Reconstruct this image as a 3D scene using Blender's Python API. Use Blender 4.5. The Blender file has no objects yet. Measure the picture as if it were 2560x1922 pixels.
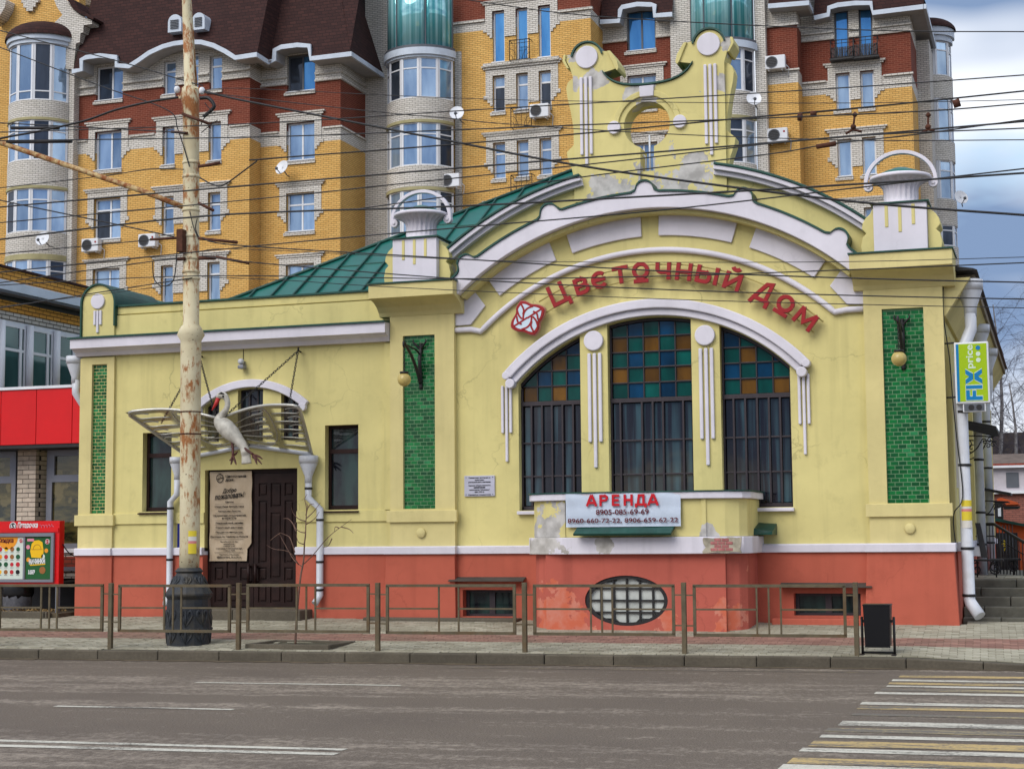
import bpy, bmesh, math, random
from mathutils import Vector, Matrix
R = math.radians
random.seed(7)
S = bpy.context.scene
COL = S.collection

# ---------------------------------------------------------------- camera, sky, sun, exposure
cam = bpy.data.cameras.new('camera'); cam.sensor_width = 36; cam.lens = 56.25
cam.clip_start = .1; cam.clip_end = 3000
co = bpy.data.objects.new('camera', cam); COL.objects.link(co); S.camera = co
TH, PH, RO = R(18.7), math.atan(.094), .0085
_d = Vector((-math.sin(TH)*math.cos(PH), math.cos(TH)*math.cos(PH), math.sin(PH)))
_r = Vector((math.cos(TH), math.sin(TH), 0)); _u = _r.cross(_d)
_up = _u*math.cos(RO)+_r*math.sin(RO); _rt = _r*math.cos(RO)-_u*math.sin(RO)
m = Matrix((_rt, _up, -_d)).transposed().to_4x4(); m.translation = (0, -26.4, 1.85)
co.matrix_world = m

SUN_EL, SUN_AZ = 42, 203          # azimuth clockwise from +Y (sun behind the viewer, a little to the left)
w = bpy.data.worlds.new('World'); S.world = w; w.use_nodes = True
nt = w.node_tree; nt.nodes.clear()
def N(nt, t, **k):
    n = nt.nodes.new(t)
    for a, b in k.items():
        if a[0] == '_': n.inputs[int(a[1:]) if a[1:].isdigit() else a[1:].replace('_', ' ')].default_value = b
        else: setattr(n, a, b)
    return n
L = lambda nt, a, b: nt.links.new(a, b)
sky = N(nt, 'ShaderNodeTexSky', sky_type='NISHITA', sun_disc=False, sun_elevation=R(SUN_EL), sun_rotation=R(SUN_AZ), air_density=1.2, dust_density=1.0)
bg1 = N(nt, 'ShaderNodeBackground', _Strength=.11); L(nt, sky.outputs[0], bg1.inputs[0])
tc = N(nt, 'ShaderNodeTexCoord'); mp = N(nt, 'ShaderNodeMapping'); mp.inputs['Scale'].default_value = (1.6, 1.6, 4.2); mp.inputs['Location'].default_value = (1.4163, 0.619, 2.3763)
L(nt, tc.outputs['Generated'], mp.inputs[0])
nz = N(nt, 'ShaderNodeTexNoise', _Scale=2.3, _Detail=5.0, _Roughness=.55); L(nt, mp.outputs[0], nz.inputs['Vector'])
cr = N(nt, 'ShaderNodeValToRGB'); cr.color_ramp.elements[0].position = .26; cr.color_ramp.elements[1].position = .44
L(nt, nz.outputs[0], cr.inputs[0])
nz2 = N(nt, 'ShaderNodeTexNoise', _Scale=1.4, _Detail=4.0); L(nt, mp.outputs[0], nz2.inputs['Vector'])
cc = N(nt, 'ShaderNodeValToRGB'); cc.color_ramp.elements[0].color = (.17, .245, .39, 1); cc.color_ramp.elements[1].color = (.95, .97, 1, 1)
cc.color_ramp.elements[0].position = .43; cc.color_ramp.elements[1].position = .63
L(nt, nz2.outputs[0], cc.inputs[0])
bg2 = N(nt, 'ShaderNodeBackground', _Strength=.9); L(nt, cc.outputs[0], bg2.inputs[0])
mx = N(nt, 'ShaderNodeMixShader'); L(nt, cr.outputs[0], mx.inputs[0]); L(nt, bg1.outputs[0], mx.inputs[1]); L(nt, bg2.outputs[0], mx.inputs[2])
ow = N(nt, 'ShaderNodeOutputWorld'); L(nt, mx.outputs[0], ow.inputs[0])

sl = bpy.data.lights.new('sun', 'SUN'); sl.energy = 1.5; sl.angle = R(40); sl.color = (1, .95, .87)
so = bpy.data.objects.new('sun', sl); COL.objects.link(so)
az, el = R(SUN_AZ), R(SUN_EL)
sd = Vector((math.sin(az)*math.cos(el), math.cos(az)*math.cos(el), math.sin(el)))
so.rotation_euler = sd.to_track_quat('Z', 'Y').to_euler(); so.location = sd*40
V = S.view_settings; V.view_transform = 'Standard'; V.look = 'None'; V.gamma = 1; V.exposure = .68; V.use_curve_mapping = False
S.render.engine = 'CYCLES'; S.cycles.use_denoising = True; S.cycles.max_bounces = 5; S.cycles.diffuse_bounces = 2
S.cycles.transparent_max_bounces = 12; S.cycles.caustics_reflective = False; S.cycles.caustics_refractive = False

# ---------------------------------------------------------------- mesh and object helpers
def cyc(n): return [(math.cos(2*math.pi*i/n), math.sin(2*math.pi*i/n)) for i in range(n)]
class MB:
    def __init__(s): s.v = []; s.f = []; s.sm = []
    def add(s, v, f, sm=False):
        b = len(s.v); s.v += [tuple(p) for p in v]; s.f += [tuple(i+b for i in q) for q in f]; s.sm += [sm]*len(f); return s
    def box(s, x0, x1, y0, y1, z0, z1):
        if x0 > x1: x0, x1 = x1, x0
        if y0 > y1: y0, y1 = y1, y0
        if z0 > z1: z0, z1 = z1, z0
        return s.add([(x0,y0,z0),(x1,y0,z0),(x1,y1,z0),(x0,y1,z0),(x0,y0,z1),(x1,y0,z1),(x1,y1,z1),(x0,y1,z1)],
              [(0,3,2,1),(4,5,6,7),(0,1,5,4),(1,2,6,5),(2,3,7,6),(3,0,4,7)])
    def hexa(s, a, b):     # two quads (bottom, top), each four points counter-clockwise from above
        return s.add(list(a)+list(b), [(0,3,2,1),(4,5,6,7),(0,1,5,4),(1,2,6,5),(2,3,7,6),(3,0,4,7)])
    def prism(s, poly, y0, y1):   # polygon in x,z extruded in y
        ar = sum(poly[i-1][0]*poly[i][1]-poly[i][0]*poly[i-1][1] for i in range(len(poly)))
        if ar < 0: poly = poly[::-1]
        n = len(poly); y0, y1 = min(y0, y1), max(y0, y1)
        return s.add([(x,y0,z) for x,z in poly]+[(x,y1,z) for x,z in poly],
              [tuple(range(n)), tuple(range(2*n-1, n-1, -1))]+[(i,i+n,(i+1)%n+n,(i+1)%n) for i in range(n)])
    def zprism(s, poly, z0, z1):  # polygon in x,y extruded in z
        ar = sum(poly[i-1][0]*poly[i][1]-poly[i][0]*poly[i-1][1] for i in range(len(poly)))
        if ar < 0: poly = poly[::-1]
        n = len(poly)
        return s.add([(x,y,z0) for x,y in poly]+[(x,y,z1) for x,y in poly],
              [tuple(range(n-1,-1,-1)), tuple(range(n, 2*n))]+[(i,(i+1)%n,(i+1)%n+n,i+n) for i in range(n)])
    def xprism(s, poly, x0, x1):  # polygon in y,z extruded in x
        ar = sum(poly[i-1][0]*poly[i][1]-poly[i][0]*poly[i-1][1] for i in range(len(poly)))
        if ar < 0: poly = poly[::-1]
        n = len(poly)
        return s.add([(x0,y,z) for y,z in poly]+[(x1,y,z) for y,z in poly],
              [tuple(range(n-1,-1,-1)), tuple(range(n, 2*n))]+[(i,(i+1)%n,(i+1)%n+n,i+n) for i in range(n)])
    def band(s, A, B, y0, y1, sm=False):  # strip between two x,z polylines of equal length, extruded in y
        n = len(A); v = []
        for (a, b) in zip(A, B): v += [(a[0],y0,a[1]),(b[0],y0,b[1]),(b[0],y1,b[1]),(a[0],y1,a[1])]
        f = []
        for i in range(n-1):
            for k in range(4): f.append((4*i+k, 4*i+4+k, 4*i+4+(k+1)%4, 4*i+(k+1)%4))
        f += [(0,1,2,3), (4*n-1,4*n-2,4*n-3,4*n-4)]
        return s.add(v, f, sm)
    def sweep(s, path, prof, closed=False):  # profile points (list of offsets per path index) -> rings
        pass
    def rings(s, rings, cap=True, sm=True, closed=False):
        n = len(rings[0]); v = [p for r in rings for p in r]; f = []; k = len(rings)
        for i in range(k if closed else k-1):
            a, b = i*n, ((i+1) % k)*n
            for j in range(n): f.append((a+j, a+(j+1)%n, b+(j+1)%n, b+j))
        s.add(v, f, sm)
        if cap and not closed:
            b = len(s.v)-len(v); s.f += [tuple(range(b+n-1, b-1, -1)), tuple(range(b+(k-1)*n, b+k*n))]; s.sm += [False]*2
        return s
    def tube(s, pts, r, n=8, cap=True, sm=True, closed=False):
        P = [Vector(p) for p in pts]; rr = r if isinstance(r, (list, tuple)) else [r]*len(P); rings = []; up = None
        for i, p in enumerate(P):
            if closed: t = (P[(i+1) % len(P)]-P[i-1])
            else: t = (P[min(i+1, len(P)-1)]-P[max(i-1, 0)])
            t.normalize()
            if up is None:
                up = Vector((0,0,1)) if abs(t.z) < .9 else Vector((0,1,0))
            a = up-t*up.dot(t)
            if a.length < 1e-4: a = Vector((1,0,0))-t*t.x
            a.normalize(); up = a; b = t.cross(a)
            rings.append([tuple(p+(a*c+b*d)*rr[i]) for c, d in cyc(n)])
        return s.rings(rings, cap, sm, closed)
    def lathe(s, prof, cx, cy, n=16, sm=True, z0=0):
        return s.rings([[(cx+r*c, cy+r*d, z0+z) for c, d in cyc(n)] for r, z in prof], True, sm)
    def disc(s, x, z, r, y0, y1, n=28):
        return s.prism([(x+r*c, z+r*d) for c, d in cyc(n)], y0, y1)
    def ball(s, c, r, n=12, m=8, sc=(1,1,1)):
        rings = []
        for j in range(1, m):
            a = math.pi*j/m
            rings.append([(c[0]+r*sc[0]*math.sin(a)*x, c[1]+r*sc[1]*math.sin(a)*y, c[2]-r*sc[2]*math.cos(a)) for x, y in cyc(n)])
        return s.rings(rings)
    def quad(s, *p): return s.add(p, [tuple(range(len(p)))])
    def mesh(s, name, mats):
        me = bpy.data.meshes.new(name); me.from_pydata(s.v, [], s.f); me.polygons.foreach_set('use_smooth', s.sm)
        for q in (mats if isinstance(mats, list) else [mats]): me.materials.append(q)
        me.update(); return me
    def obj(s, name, mats, parent=None, bevel=0, **k): return link(name, s.mesh(name, mats), parent, bevel, **k)

def link(name, me, parent=None, bevel=0, label=None, cat=None, group=None, kind=None, loc=None):
    o = bpy.data.objects.new(name, me); COL.objects.link(o)
    if parent is not None:
        o.parent = parent
        o.matrix_parent_inverse = wm(parent).inverted()
    if bevel:
        b = o.modifiers.new('b', 'BEVEL'); b.width = bevel; b.segments = 2; b.limit_method = 'ANGLE'; b.angle_limit = R(40)
    return tag(o, label, cat, group, kind)
def wm(o):
    m = Matrix.LocRotScale(o.location, o.rotation_euler, o.scale)
    return wm(o.parent) @ o.matrix_parent_inverse @ m if o.parent else m
def tag(o, label=None, cat=None, group=None, kind=None):
    for k, v in (('label', label), ('category', cat), ('group', group), ('kind', kind)):
        if v: o[k] = v
    return o
def thing(name, loc, label, cat, group=None):
    o = bpy.data.objects.new(name, None); o.location = loc; o.empty_display_size = .2; COL.objects.link(o)
    return tag(o, label, cat, group)
def copyto(src, parent, M=None, name=None):   # one more object on the same mesh data, placed by M
    o = bpy.data.objects.new(name or src.name, src if isinstance(src, bpy.types.Mesh) else src.data); COL.objects.link(o)
    if M is not None: o.matrix_basis = M
    if parent is not None:
        o.parent = parent; o.matrix_parent_inverse = wm(parent).inverted()
    return o
def curve_mesh(splines, depth):     # closed 2D outlines, inner ones become holes; returns verts (X, Z, Y), faces
    cu = bpy.data.curves.new('c', 'CURVE'); cu.dimensions = '2D'; cu.fill_mode = 'BOTH'; cu.extrude = depth/2
    for pts in splines:
        sp = cu.splines.new('POLY'); sp.points.add(len(pts)-1); sp.use_cyclic_u = True
        for q, p in zip(sp.points, pts): q.co = (p[0], p[1], 0, 1)
    o = bpy.data.objects.new('c', cu); me = bpy.data.meshes.new_from_object(o)
    bpy.data.objects.remove(o); bpy.data.curves.remove(cu); return me
def plate(name, splines, y0, y1, mat, parent=None, bevel=0, **k):   # outline(s) in x,z with thickness y0..y1
    me = curve_mesh(splines, abs(y1-y0)); ym = (y0+y1)/2
    for v in me.vertices: v.co = (v.co.x, ym+v.co.z, v.co.y)
    me.flip_normals(); me.name = name; me.materials.clear(); me.materials.append(mat)
    return link(name, me, parent, bevel, **k)
def text_mesh(body, size, depth=0, off=0, align='CENTER', shear=0, space=1):
    cu = bpy.data.curves.new('t', 'FONT'); cu.body = body; cu.size = size; cu.extrude = depth/2; cu.offset = off; cu.align_x = align; cu.shear = shear
    cu.space_character = space; cu.resolution_u = 4
    o = bpy.data.objects.new('t', cu); me = bpy.data.meshes.new_from_object(o)
    bpy.data.objects.remove(o); bpy.data.curves.remove(cu); return me
def text(name, body, size, x, z, y, mat, parent, depth=.004, off=0, align='CENTER', rot=0, shear=0, width=None, height=None, space=1, M=None):
    me = text_mesh(body, size, depth, off, align, shear, space)
    sx = sz = 1
    if width and me.vertices:
        xs = [v.co.x for v in me.vertices]; sx = width/(max(xs)-min(xs))
    if height and me.vertices:
        ys = [v.co.y for v in me.vertices]; sz = height/(max(ys)-min(ys))
    c, s_ = math.cos(rot), math.sin(rot)
    for v in me.vertices:
        X, Y2 = v.co.x*sx, v.co.y*sz
        q = Vector((x+X*c-Y2*s_, y+v.co.z, z+X*s_+Y2*c)) if M is None else M @ Vector((X, v.co.z, Y2))
        v.co = q
    me.flip_normals(); me.name = name; me.materials.clear(); me.materials.append(mat)
    return link(name, me, parent)
def arc(cx, cz, r, a0, a1, n): return [(cx+r*math.cos(R(a0+(a1-a0)*i/(n-1))), cz+r*math.sin(R(a0+(a1-a0)*i/(n-1)))) for i in range(n)]
def lerp(a, b, t): return tuple(p+(q-p)*t for p, q in zip(a, b))
def bez(P, n):     # Catmull-Rom through the points
    P = [Vector(p) for p in P]; out = []
    for i in range(len(P)-1):
        a, b, c, d = P[max(i-1,0)], P[i], P[i+1], P[min(i+2, len(P)-1)]
        for k in range(n):
            t = k/n; out.append(tuple(.5*((2*b)+(c-a)*t+(2*a-5*b+4*c-d)*t*t+(3*b-a-3*c+d)*t**3)))
    return out+[tuple(P[-1])]
def rect(x0, x1, z0, z1): return [(x0,z0),(x1,z0),(x1,z1),(x0,z1)]

# ---------------------------------------------------------------- materials
MT = {}
def rgb(r, g, b):
    f = lambda c: (c/255/12.92) if c/255 <= .04045 else ((c/255+.055)/1.055)**2.4
    return (f(r), f(g), f(b), 1)
def base(name):
    m = bpy.data.materials.new(name); m.use_nodes = True; nt = m.node_tree; nt.nodes.clear()
    o = N(nt, 'ShaderNodeOutputMaterial'); b = N(nt, 'ShaderNodeBsdfPrincipled'); L(nt, b.outputs[0], o.inputs[0]); MT[name] = m
    return m, nt, b
def mixc(nt, fac, a, b, mode='MIX'):
    n = N(nt, 'ShaderNodeMix', data_type='RGBA', blend_type=mode)
    for i, q in ((0, fac), (6, a), (7, b)):
        if isinstance(q, (float, int, tuple)): n.inputs[i].default_value = q
        else: L(nt, q, n.inputs[i])
    return n.outputs[2]
def ramp(nt, x, p0, p1, c0=0, c1=1):
    n = N(nt, 'ShaderNodeMapRange', _1=p0, _2=p1, _3=c0, _4=c1); L(nt, x, n.inputs[0]); return n.outputs[0]
def noise(nt, vec, scale, detail=3, sc=None, rough=.5, out=0):
    n = N(nt, 'ShaderNodeTexNoise', _Scale=scale, _Detail=float(detail), _Roughness=rough)
    if sc:
        q = N(nt, 'ShaderNodeMapping'); q.inputs['Scale'].default_value = sc; L(nt, vec, q.inputs[0]); vec = q.outputs[0]
    L(nt, vec, n.inputs['Vector']); return n.outputs[out]
def pos(nt): return N(nt, 'ShaderNodeNewGeometry').outputs['Position']
def math_(nt, op, a, b=None, c=None):
    n = N(nt, 'ShaderNodeMath', operation=op)
    for i, q in enumerate((a, b, c)):
        if q is None: continue
        if isinstance(q, (float, int)): n.inputs[i].default_value = q
        else: L(nt, q, n.inputs[i])
    return n.outputs[0]
def bump(nt, b, h, strength, dist=.01):
    n = N(nt, 'ShaderNodeBump', _Strength=strength, _Distance=dist); L(nt, h, n.inputs['Height']); L(nt, n.outputs[0], b.inputs['Normal']); return n
def mat(name, col, rough=.75, var=.1, scale=1.5, bmp=.15, bscale=80, metal=0, spec=.4, streak=.0, rnd=0, dirt=None, dirtamt=0):
    m, nt, b = base(name); p = pos(nt)
    dk = tuple(c*(1-var*1.6) for c in col[:3])+(1,); lt = tuple(min(1, c*(1+var)) for c in col[:3])+(1,)
    c = mixc(nt, ramp(nt, noise(nt, p, scale, 5, rough=.6), .3, .7), dk, lt)
    if streak:
        c = mixc(nt, ramp(nt, noise(nt, p, 1, 4, (4, 4, .35)), .5, .8, 0, streak), c, tuple(q*.45 for q in col[:3])+(1,))
    if dirt: c = mixc(nt, ramp(nt, noise(nt, p, 2.3, 6, rough=.65), .52, .68, 0, dirtamt), c, dirt)
    if rnd:
        oi = N(nt, 'ShaderNodeObjectInfo'); h = N(nt, 'ShaderNodeHueSaturation'); L(nt, ramp(nt, oi.outputs['Random'], 0, 1, 1-rnd, 1+rnd), h.inputs['Value']); L(nt, c, h.inputs['Color']); c = h.outputs[0]
    L(nt, c, b.inputs['Base Color']); b.inputs['Roughness'].default_value = rough; b.inputs['Metallic'].default_value = metal
    b.inputs['Specular IOR Level'].default_value = spec
    if bmp: bump(nt, b, noise(nt, p, bscale, 3), bmp, .004)
    return m
def stucco(name, col, crack=.25, peel=None, stain=.16, pcol=(rgb(200, 197, 194), rgb(164, 161, 158))):
    m, nt, b = base(name); p = pos(nt)
    dk = tuple(c*.86 for c in col[:3])+(1,); lt = tuple(min(1, c*1.05) for c in col[:3])+(1,)
    c = mixc(nt, ramp(nt, noise(nt, p, .9, 4, rough=.6), .3, .7), dk, lt)
    c = mixc(nt, ramp(nt, noise(nt, p, 1.0, 5, (5, 5, .3)), .52, .8, 0, stain*2), c, tuple(q*.62 for q in col[:3])+(1,))
    c = mixc(nt, ramp(nt, noise(nt, p, 3.1, 4, rough=.7), .56, .72, 0, stain*1.6), c, tuple(q*.7 for q in col[:3])+(1,))
    v = N(nt, 'ShaderNodeTexVoronoi', feature='DISTANCE_TO_EDGE', _Scale=.85)
    wv = N(nt, 'ShaderNodeVectorMath', operation='ADD'); nv = N(nt, 'ShaderNodeTexNoise', _Scale=2.5, _Detail=5.0); L(nt, p, nv.inputs['Vector'])
    sc = N(nt, 'ShaderNodeVectorMath', operation='SCALE', _Scale=.55); L(nt, nv.outputs['Color'], sc.inputs[0]); L(nt, p, wv.inputs[0]); L(nt, sc.outputs[0], wv.inputs[1]); L(nt, wv.outputs[0], v.inputs['Vector'])
    ck = math_(nt, 'MULTIPLY', ramp(nt, v.outputs['Distance'], .0, .012, 1, 0), ramp(nt, noise(nt, p, .8, 3), .48, .62, 0, crack))
    c = mixc(nt, ck, c, tuple(q*.4 for q in col[:3])+(1,))
    h = noise(nt, p, 70, 4)
    if peel:     # patches of fallen paint: list of (centre, radius)
        tot = None
        for (q, rad) in peel:
            dv = N(nt, 'ShaderNodeVectorMath', operation='DISTANCE', _1=q); L(nt, p, dv.inputs[0])
            k = ramp(nt, dv.outputs['Value'], 0, rad, 1, 0); tot = k if tot is None else math_(nt, 'MAXIMUM', tot, k)
        n1 = noise(nt, p, 2.6, 6, rough=.62)
        pm = ramp(nt, math_(nt, 'ADD', n1, math_(nt, 'MULTIPLY', tot, .42)), .70, .715)
        pc = mixc(nt, ramp(nt, noise(nt, p, 5, 5), .4, .65), pcol[0], pcol[1])
        c = mixc(nt, pm, c, pc)
        h = math_(nt, 'SUBTRACT', h, math_(nt, 'MULTIPLY', pm, 1.5))
    L(nt, c, b.inputs['Base Color']); b.inputs['Roughness'].default_value = .9; b.inputs['Specular IOR Level'].default_value = .2
    bump(nt, b, h, .22, .006); return m
def brick(name, c1, c2, mortar, bw=.25, bh=.085, ms=.011, curved=None, dark=.0):
    m, nt, b = base(name)
    if curved:
        tcn = N(nt, 'ShaderNodeTexCoord'); sp = N(nt, 'ShaderNodeSeparateXYZ'); L(nt, tcn.outputs['Object'], sp.inputs[0])
        u = math_(nt, 'MULTIPLY', math_(nt, 'ARCTAN2', sp.outputs[0], math_(nt, 'MULTIPLY', sp.outputs[1], -1)), curved); zz = sp.outputs[2]
    else:
        sp = N(nt, 'ShaderNodeSeparateXYZ'); L(nt, pos(nt), sp.inputs[0]); u = math_(nt, 'ADD', sp.outputs[0], sp.outputs[1]); zz = sp.outputs[2]
    cb = N(nt, 'ShaderNodeCombineXYZ'); L(nt, u, cb.inputs[0]); L(nt, zz, cb.inputs[1])
    t = N(nt, 'ShaderNodeTexBrick', offset=.5, _Color1=c1, _Color2=c2, _Mortar=mortar, _Scale=1.0, _Mortar_Size=ms, _Mortar_Smooth=.1, _Bias=0.0, _Brick_Width=bw, _Row_Height=bh)
    L(nt, cb.outputs[0], t.inputs['Vector'])
    c = mixc(nt, ramp(nt, noise(nt, pos(nt), .35, 5), .35, .7, 0, .35), t.outputs[0], mixc(nt, 1.0, t.outputs[0], (.72,.70,.68,1), 'MULTIPLY'))
    L(nt, c, b.inputs['Base Color']); b.inputs['Roughness'].default_value = .85; b.inputs['Specular IOR Level'].default_value = .25
    n = bump(nt, b, t.outputs['Fac'], .6, .02); n.invert = True
    return m
def glass(name, tint, rough=.03, inner=None, spec=1.0, trans=0.0, wave=.0):
    # opaque coated pane: a tinted, dim room behind a reflective surface
    m, nt, b = base(name); p = pos(nt)
    c = mixc(nt, ramp(nt, noise(nt, p, .9, 3, (3, 3, .5)), .35, .65), tint, inner or tint)
    L(nt, c, b.inputs['Base Color']); b.inputs['Roughness'].default_value = rough; b.inputs['Specular IOR Level'].default_value = spec
    b.inputs['IOR'].default_value = 1.5; b.inputs['Coat Weight'].default_value = .6; b.inputs['Coat Roughness'].default_value = .02
    if wave: bump(nt, b, noise(nt, p, 1.1, 2), wave, .03)
    return m
def flat(name, col, rough=.6, spec=.3, metal=0, emit=0):
    m, nt, b = base(name); b.inputs['Base Color'].default_value = col; b.inputs['Roughness'].default_value = rough; b.inputs['Specular IOR Level'].default_value = spec; b.inputs['Metallic'].default_value = metal
    if emit: b.inputs['Emission Color'].default_value = col; b.inputs['Emission Strength'].default_value = emit
    return m
YEL = rgb(219, 207, 142); SAL = rgb(188, 98, 79); WHT = rgb(224, 220, 230)
stucco('yellow', YEL, .5, None, .24)
stucco('yellow_pale', rgb(220, 206, 146), .12)
stucco('yellow_peel', YEL, .2, [((-7.2,0,7.85),.5), ((-5.7,0,7.9),.7), ((-6.5,0,7.75),.8), ((-7.9,0,9.6),.5), ((-5.1,0,9.4),.5), ((-6.5,0,9.4),.45), ((-7.3,0,9.75),.4), ((-7.7,0,10.2),.35), ((-5.0,0,10.1),.35), ((-9.95,0,6.5),.35)])
stucco('yellow_bay', YEL, .25, [((-8.0,-1.3,1.85),.7), ((-7.7,-1.4,2.2),.5), ((-5.2,-1.4,1.85),.3)])
stucco('salmon', SAL, .25, None, .22)
stucco('salmon_bay', rgb(188, 98, 84), .3, [((-7.9,-1.4,.6),.8), ((-5.0,-1.4,.5),.6), ((-5.9,-1.4,.4),.4), ((-7.3,-1.4,.4),.5)], .3, (rgb(202, 106, 80), rgb(204, 132, 114)))
stucco('trim', WHT, .12, None, .12)
stucco('trim_bay', WHT, .4, [((-8.0,-1.3,1.65),.6), ((-6.9,-1.4,1.65),.3)], .25, (rgb(204, 200, 196), rgb(166, 162, 156)))
mat('green_roof', rgb(20, 98, 88), .38, .12, 2, .05, 30, spec=.5)
mat('green_edge', rgb(22, 72, 62), .45, .2, 3, .1, 40)
def tile_mat():
    m, nt, b = base('tile'); oi = N(nt, 'ShaderNodeObjectInfo')
    n = N(nt, 'ShaderNodeValToRGB'); e = n.color_ramp.elements; e[0].color = rgb(3, 70, 28); e[1].color = rgb(48, 142, 84); e[1].position = 1
    q = e.new(.45); q.color = rgb(5, 100, 42); q = e.new(.8); q.color = rgb(10, 118, 52)
    gi = N(nt, 'ShaderNodeNewGeometry'); L(nt, math_(nt, 'FRACT', math_(nt, 'ADD', oi.outputs['Random'], gi.outputs['Random Per Island'])), n.inputs[0])
    c = mixc(nt, ramp(nt, noise(nt, pos(nt), 9, 3), .35, .65, 0, .5), n.outputs[0], rgb(10, 70, 42))
    L(nt, c, b.inputs['Base Color']); b.inputs['Roughness'].default_value = .2; b.inputs['Specular IOR Level'].default_value = .35
    bump(nt, b, noise(nt, pos(nt), 12, 2), .15, .004)
tile_mat()
mat('grout', rgb(124, 160, 122), .9, .1)
mat('dark_wood', rgb(44, 26, 24), .5, .25, 6, .1, 40, spec=.2, streak=.3)
mat('door_wood', rgb(42, 25, 22), .5, .3, 5, .12, 40, spec=.2, streak=.3)
mat('iron', rgb(36, 34, 36), .5, .2, 6, .2, 60)
mat('dark_frame', rgb(52, 44, 50), .5, .15, 5, .1, 60)
mat('white_metal', rgb(205, 208, 216), .35, .06, 3, .05, 40, dirt=rgb(150, 140, 125), dirtamt=.3)
mat('red_sign', rgb(152, 7, 17), .45, .05, 3, 0)
mat('sign_edge', rgb(178, 118, 104), .5, .05, 3, 0)
mat('sign_rail', rgb(176, 160, 96), .6, .1, 3, 0)
mat('sign_white', rgb(205, 222, 236), .3, .03, 3, 0)
mat('plaque', rgb(186, 186, 202), .4, .06, 6, .05, 40)
flat('ink', rgb(24, 20, 22)); flat('white_paint', rgb(226, 226, 228)); flat('red_ink', rgb(196, 22, 36)); flat('dark_red_ink', rgb(96, 16, 28))

# ---------------------------------------------------------------- ground, road, kerb, pavement
def ky(x): return -4.42+.083*(x+7.476)              # line of the kerb's foot
def walk_z(x, y):
    k = ky(x)+.16
    return .15+.25*max(0, min(1, (y-k)/(-.02-k)))
def kerb_drop(x): return max(0, min(1, (x+1.85)/2.1))*.11
def asphalt():
    m, nt, b = base('asphalt'); p = pos(nt)
    c = mixc(nt, ramp(nt, noise(nt, p, 60, 3, rough=.7), .36, .66), rgb(72, 63, 55), rgb(130, 118, 105))
    # pale, polished wheel tracks that follow the lanes, broken up along the road
    rt = N(nt, 'ShaderNodeMapping'); rt.inputs['Rotation'].default_value = (0, 0, -.083); L(nt, p, rt.inputs[0])
    lanes = ramp(nt, noise(nt, rt.outputs[0], 1, 3, (.04, .85, 1)), .40, .62); mid = noise(nt, rt.outputs[0], 1, 5, (1.6, 3.6, 1), .65); spk = noise(nt, rt.outputs[0], 1, 4, (13, 8, 1), .75)
    f = math_(nt, 'ADD', math_(nt, 'MULTIPLY', lanes, .55), math_(nt, 'MULTIPLY', math_(nt, 'SUBTRACT', mid, .5), 1.3))
    f2 = ramp(nt, math_(nt, 'ADD', f, math_(nt, 'MULTIPLY', math_(nt, 'SUBTRACT', spk, .5), 1.8)), .36, .85, 0, .8)
    c = mixc(nt, f2, c, rgb(160, 148, 134))
    c = mixc(nt, ramp(nt, noise(nt, p, .5, 4), .45, .75, 0, .35), c, rgb(80, 70, 63))
    L(nt, c, b.inputs['Base Color']); b.inputs['Roughness'].default_value = .82; b.inputs['Specular IOR Level'].default_value = .35
    bump(nt, b, noise(nt, p, 150, 3), .5, .006)
asphalt()
mat('earth', rgb(96, 84, 66), .95, .3, 2, .5, 30)
def kerb_mat():
    m, nt, b = base('kerb'); p = pos(nt); oi = N(nt, 'ShaderNodeObjectInfo')
    c = mixc(nt, noise(nt, p, 26, 5, rough=.7), rgb(70, 63, 52), rgb(112, 104, 90))
    c = mixc(nt, ramp(nt, noise(nt, p, 1.5, 5), .4, .7, 0, .55), c, rgb(62, 56, 46))
    h = N(nt, 'ShaderNodeHueSaturation'); L(nt, ramp(nt, oi.outputs['Random'], 0, 1, .85, 1.1), h.inputs['Value']); L(nt, c, h.inputs['Color'])
    L(nt, h.outputs[0], b.inputs['Base Color']); b.inputs['Roughness'].default_value = .9; bump(nt, b, noise(nt, p, 50, 4), .5, .008)
kerb_mat()
def paver_mat():
    m, nt, b = base('paver'); p = pos(nt); g = N(nt, 'ShaderNodeNewGeometry'); oi = N(nt, 'ShaderNodeObjectInfo')
    sp = N(nt, 'ShaderNodeSeparateXYZ'); L(nt, p, sp.inputs[0])
    rnd = math_(nt, 'FRACT', math_(nt, 'ADD', g.outputs['Random Per Island'], oi.outputs['Random']))
    c = mixc(nt, rnd, rgb(150, 145, 126), rgb(188, 183, 164))
    d = math_(nt, 'SUBTRACT', sp.outputs[1], math_(nt, 'MULTIPLY', sp.outputs[0], .055))    # a red course laid along the walk
    red = math_(nt, 'MULTIPLY', ramp(nt, d, -1.62, -1.58), ramp(nt, d, -2.5, -2.46, 0, 1))
    red = math_(nt, 'MULTIPLY', ramp(nt, d, -2.60, -2.56), ramp(nt, d, -1.72, -1.68, 1, 0))
    c = mixc(nt, red, c, mixc(nt, rnd, rgb(132, 92, 82), rgb(164, 122, 108)))
    c = mixc(nt, ramp(nt, noise(nt, p, .8, 6, rough=.65), .42, .72, 0, .55), c, rgb(110, 102, 84))
    c = mixc(nt, ramp(nt, noise(nt, p, 60, 3), .3, .7, 0, .3), c, rgb(96, 90, 76))
    L(nt, c, b.inputs['Base Color']); b.inputs['Roughness'].default_value = .9; bump(nt, b, noise(nt, p, 90, 3), .35, .004)
paver_mat()
mat('joint', rgb(84, 80, 64), .95, .3, 6, .3, 60)
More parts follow.
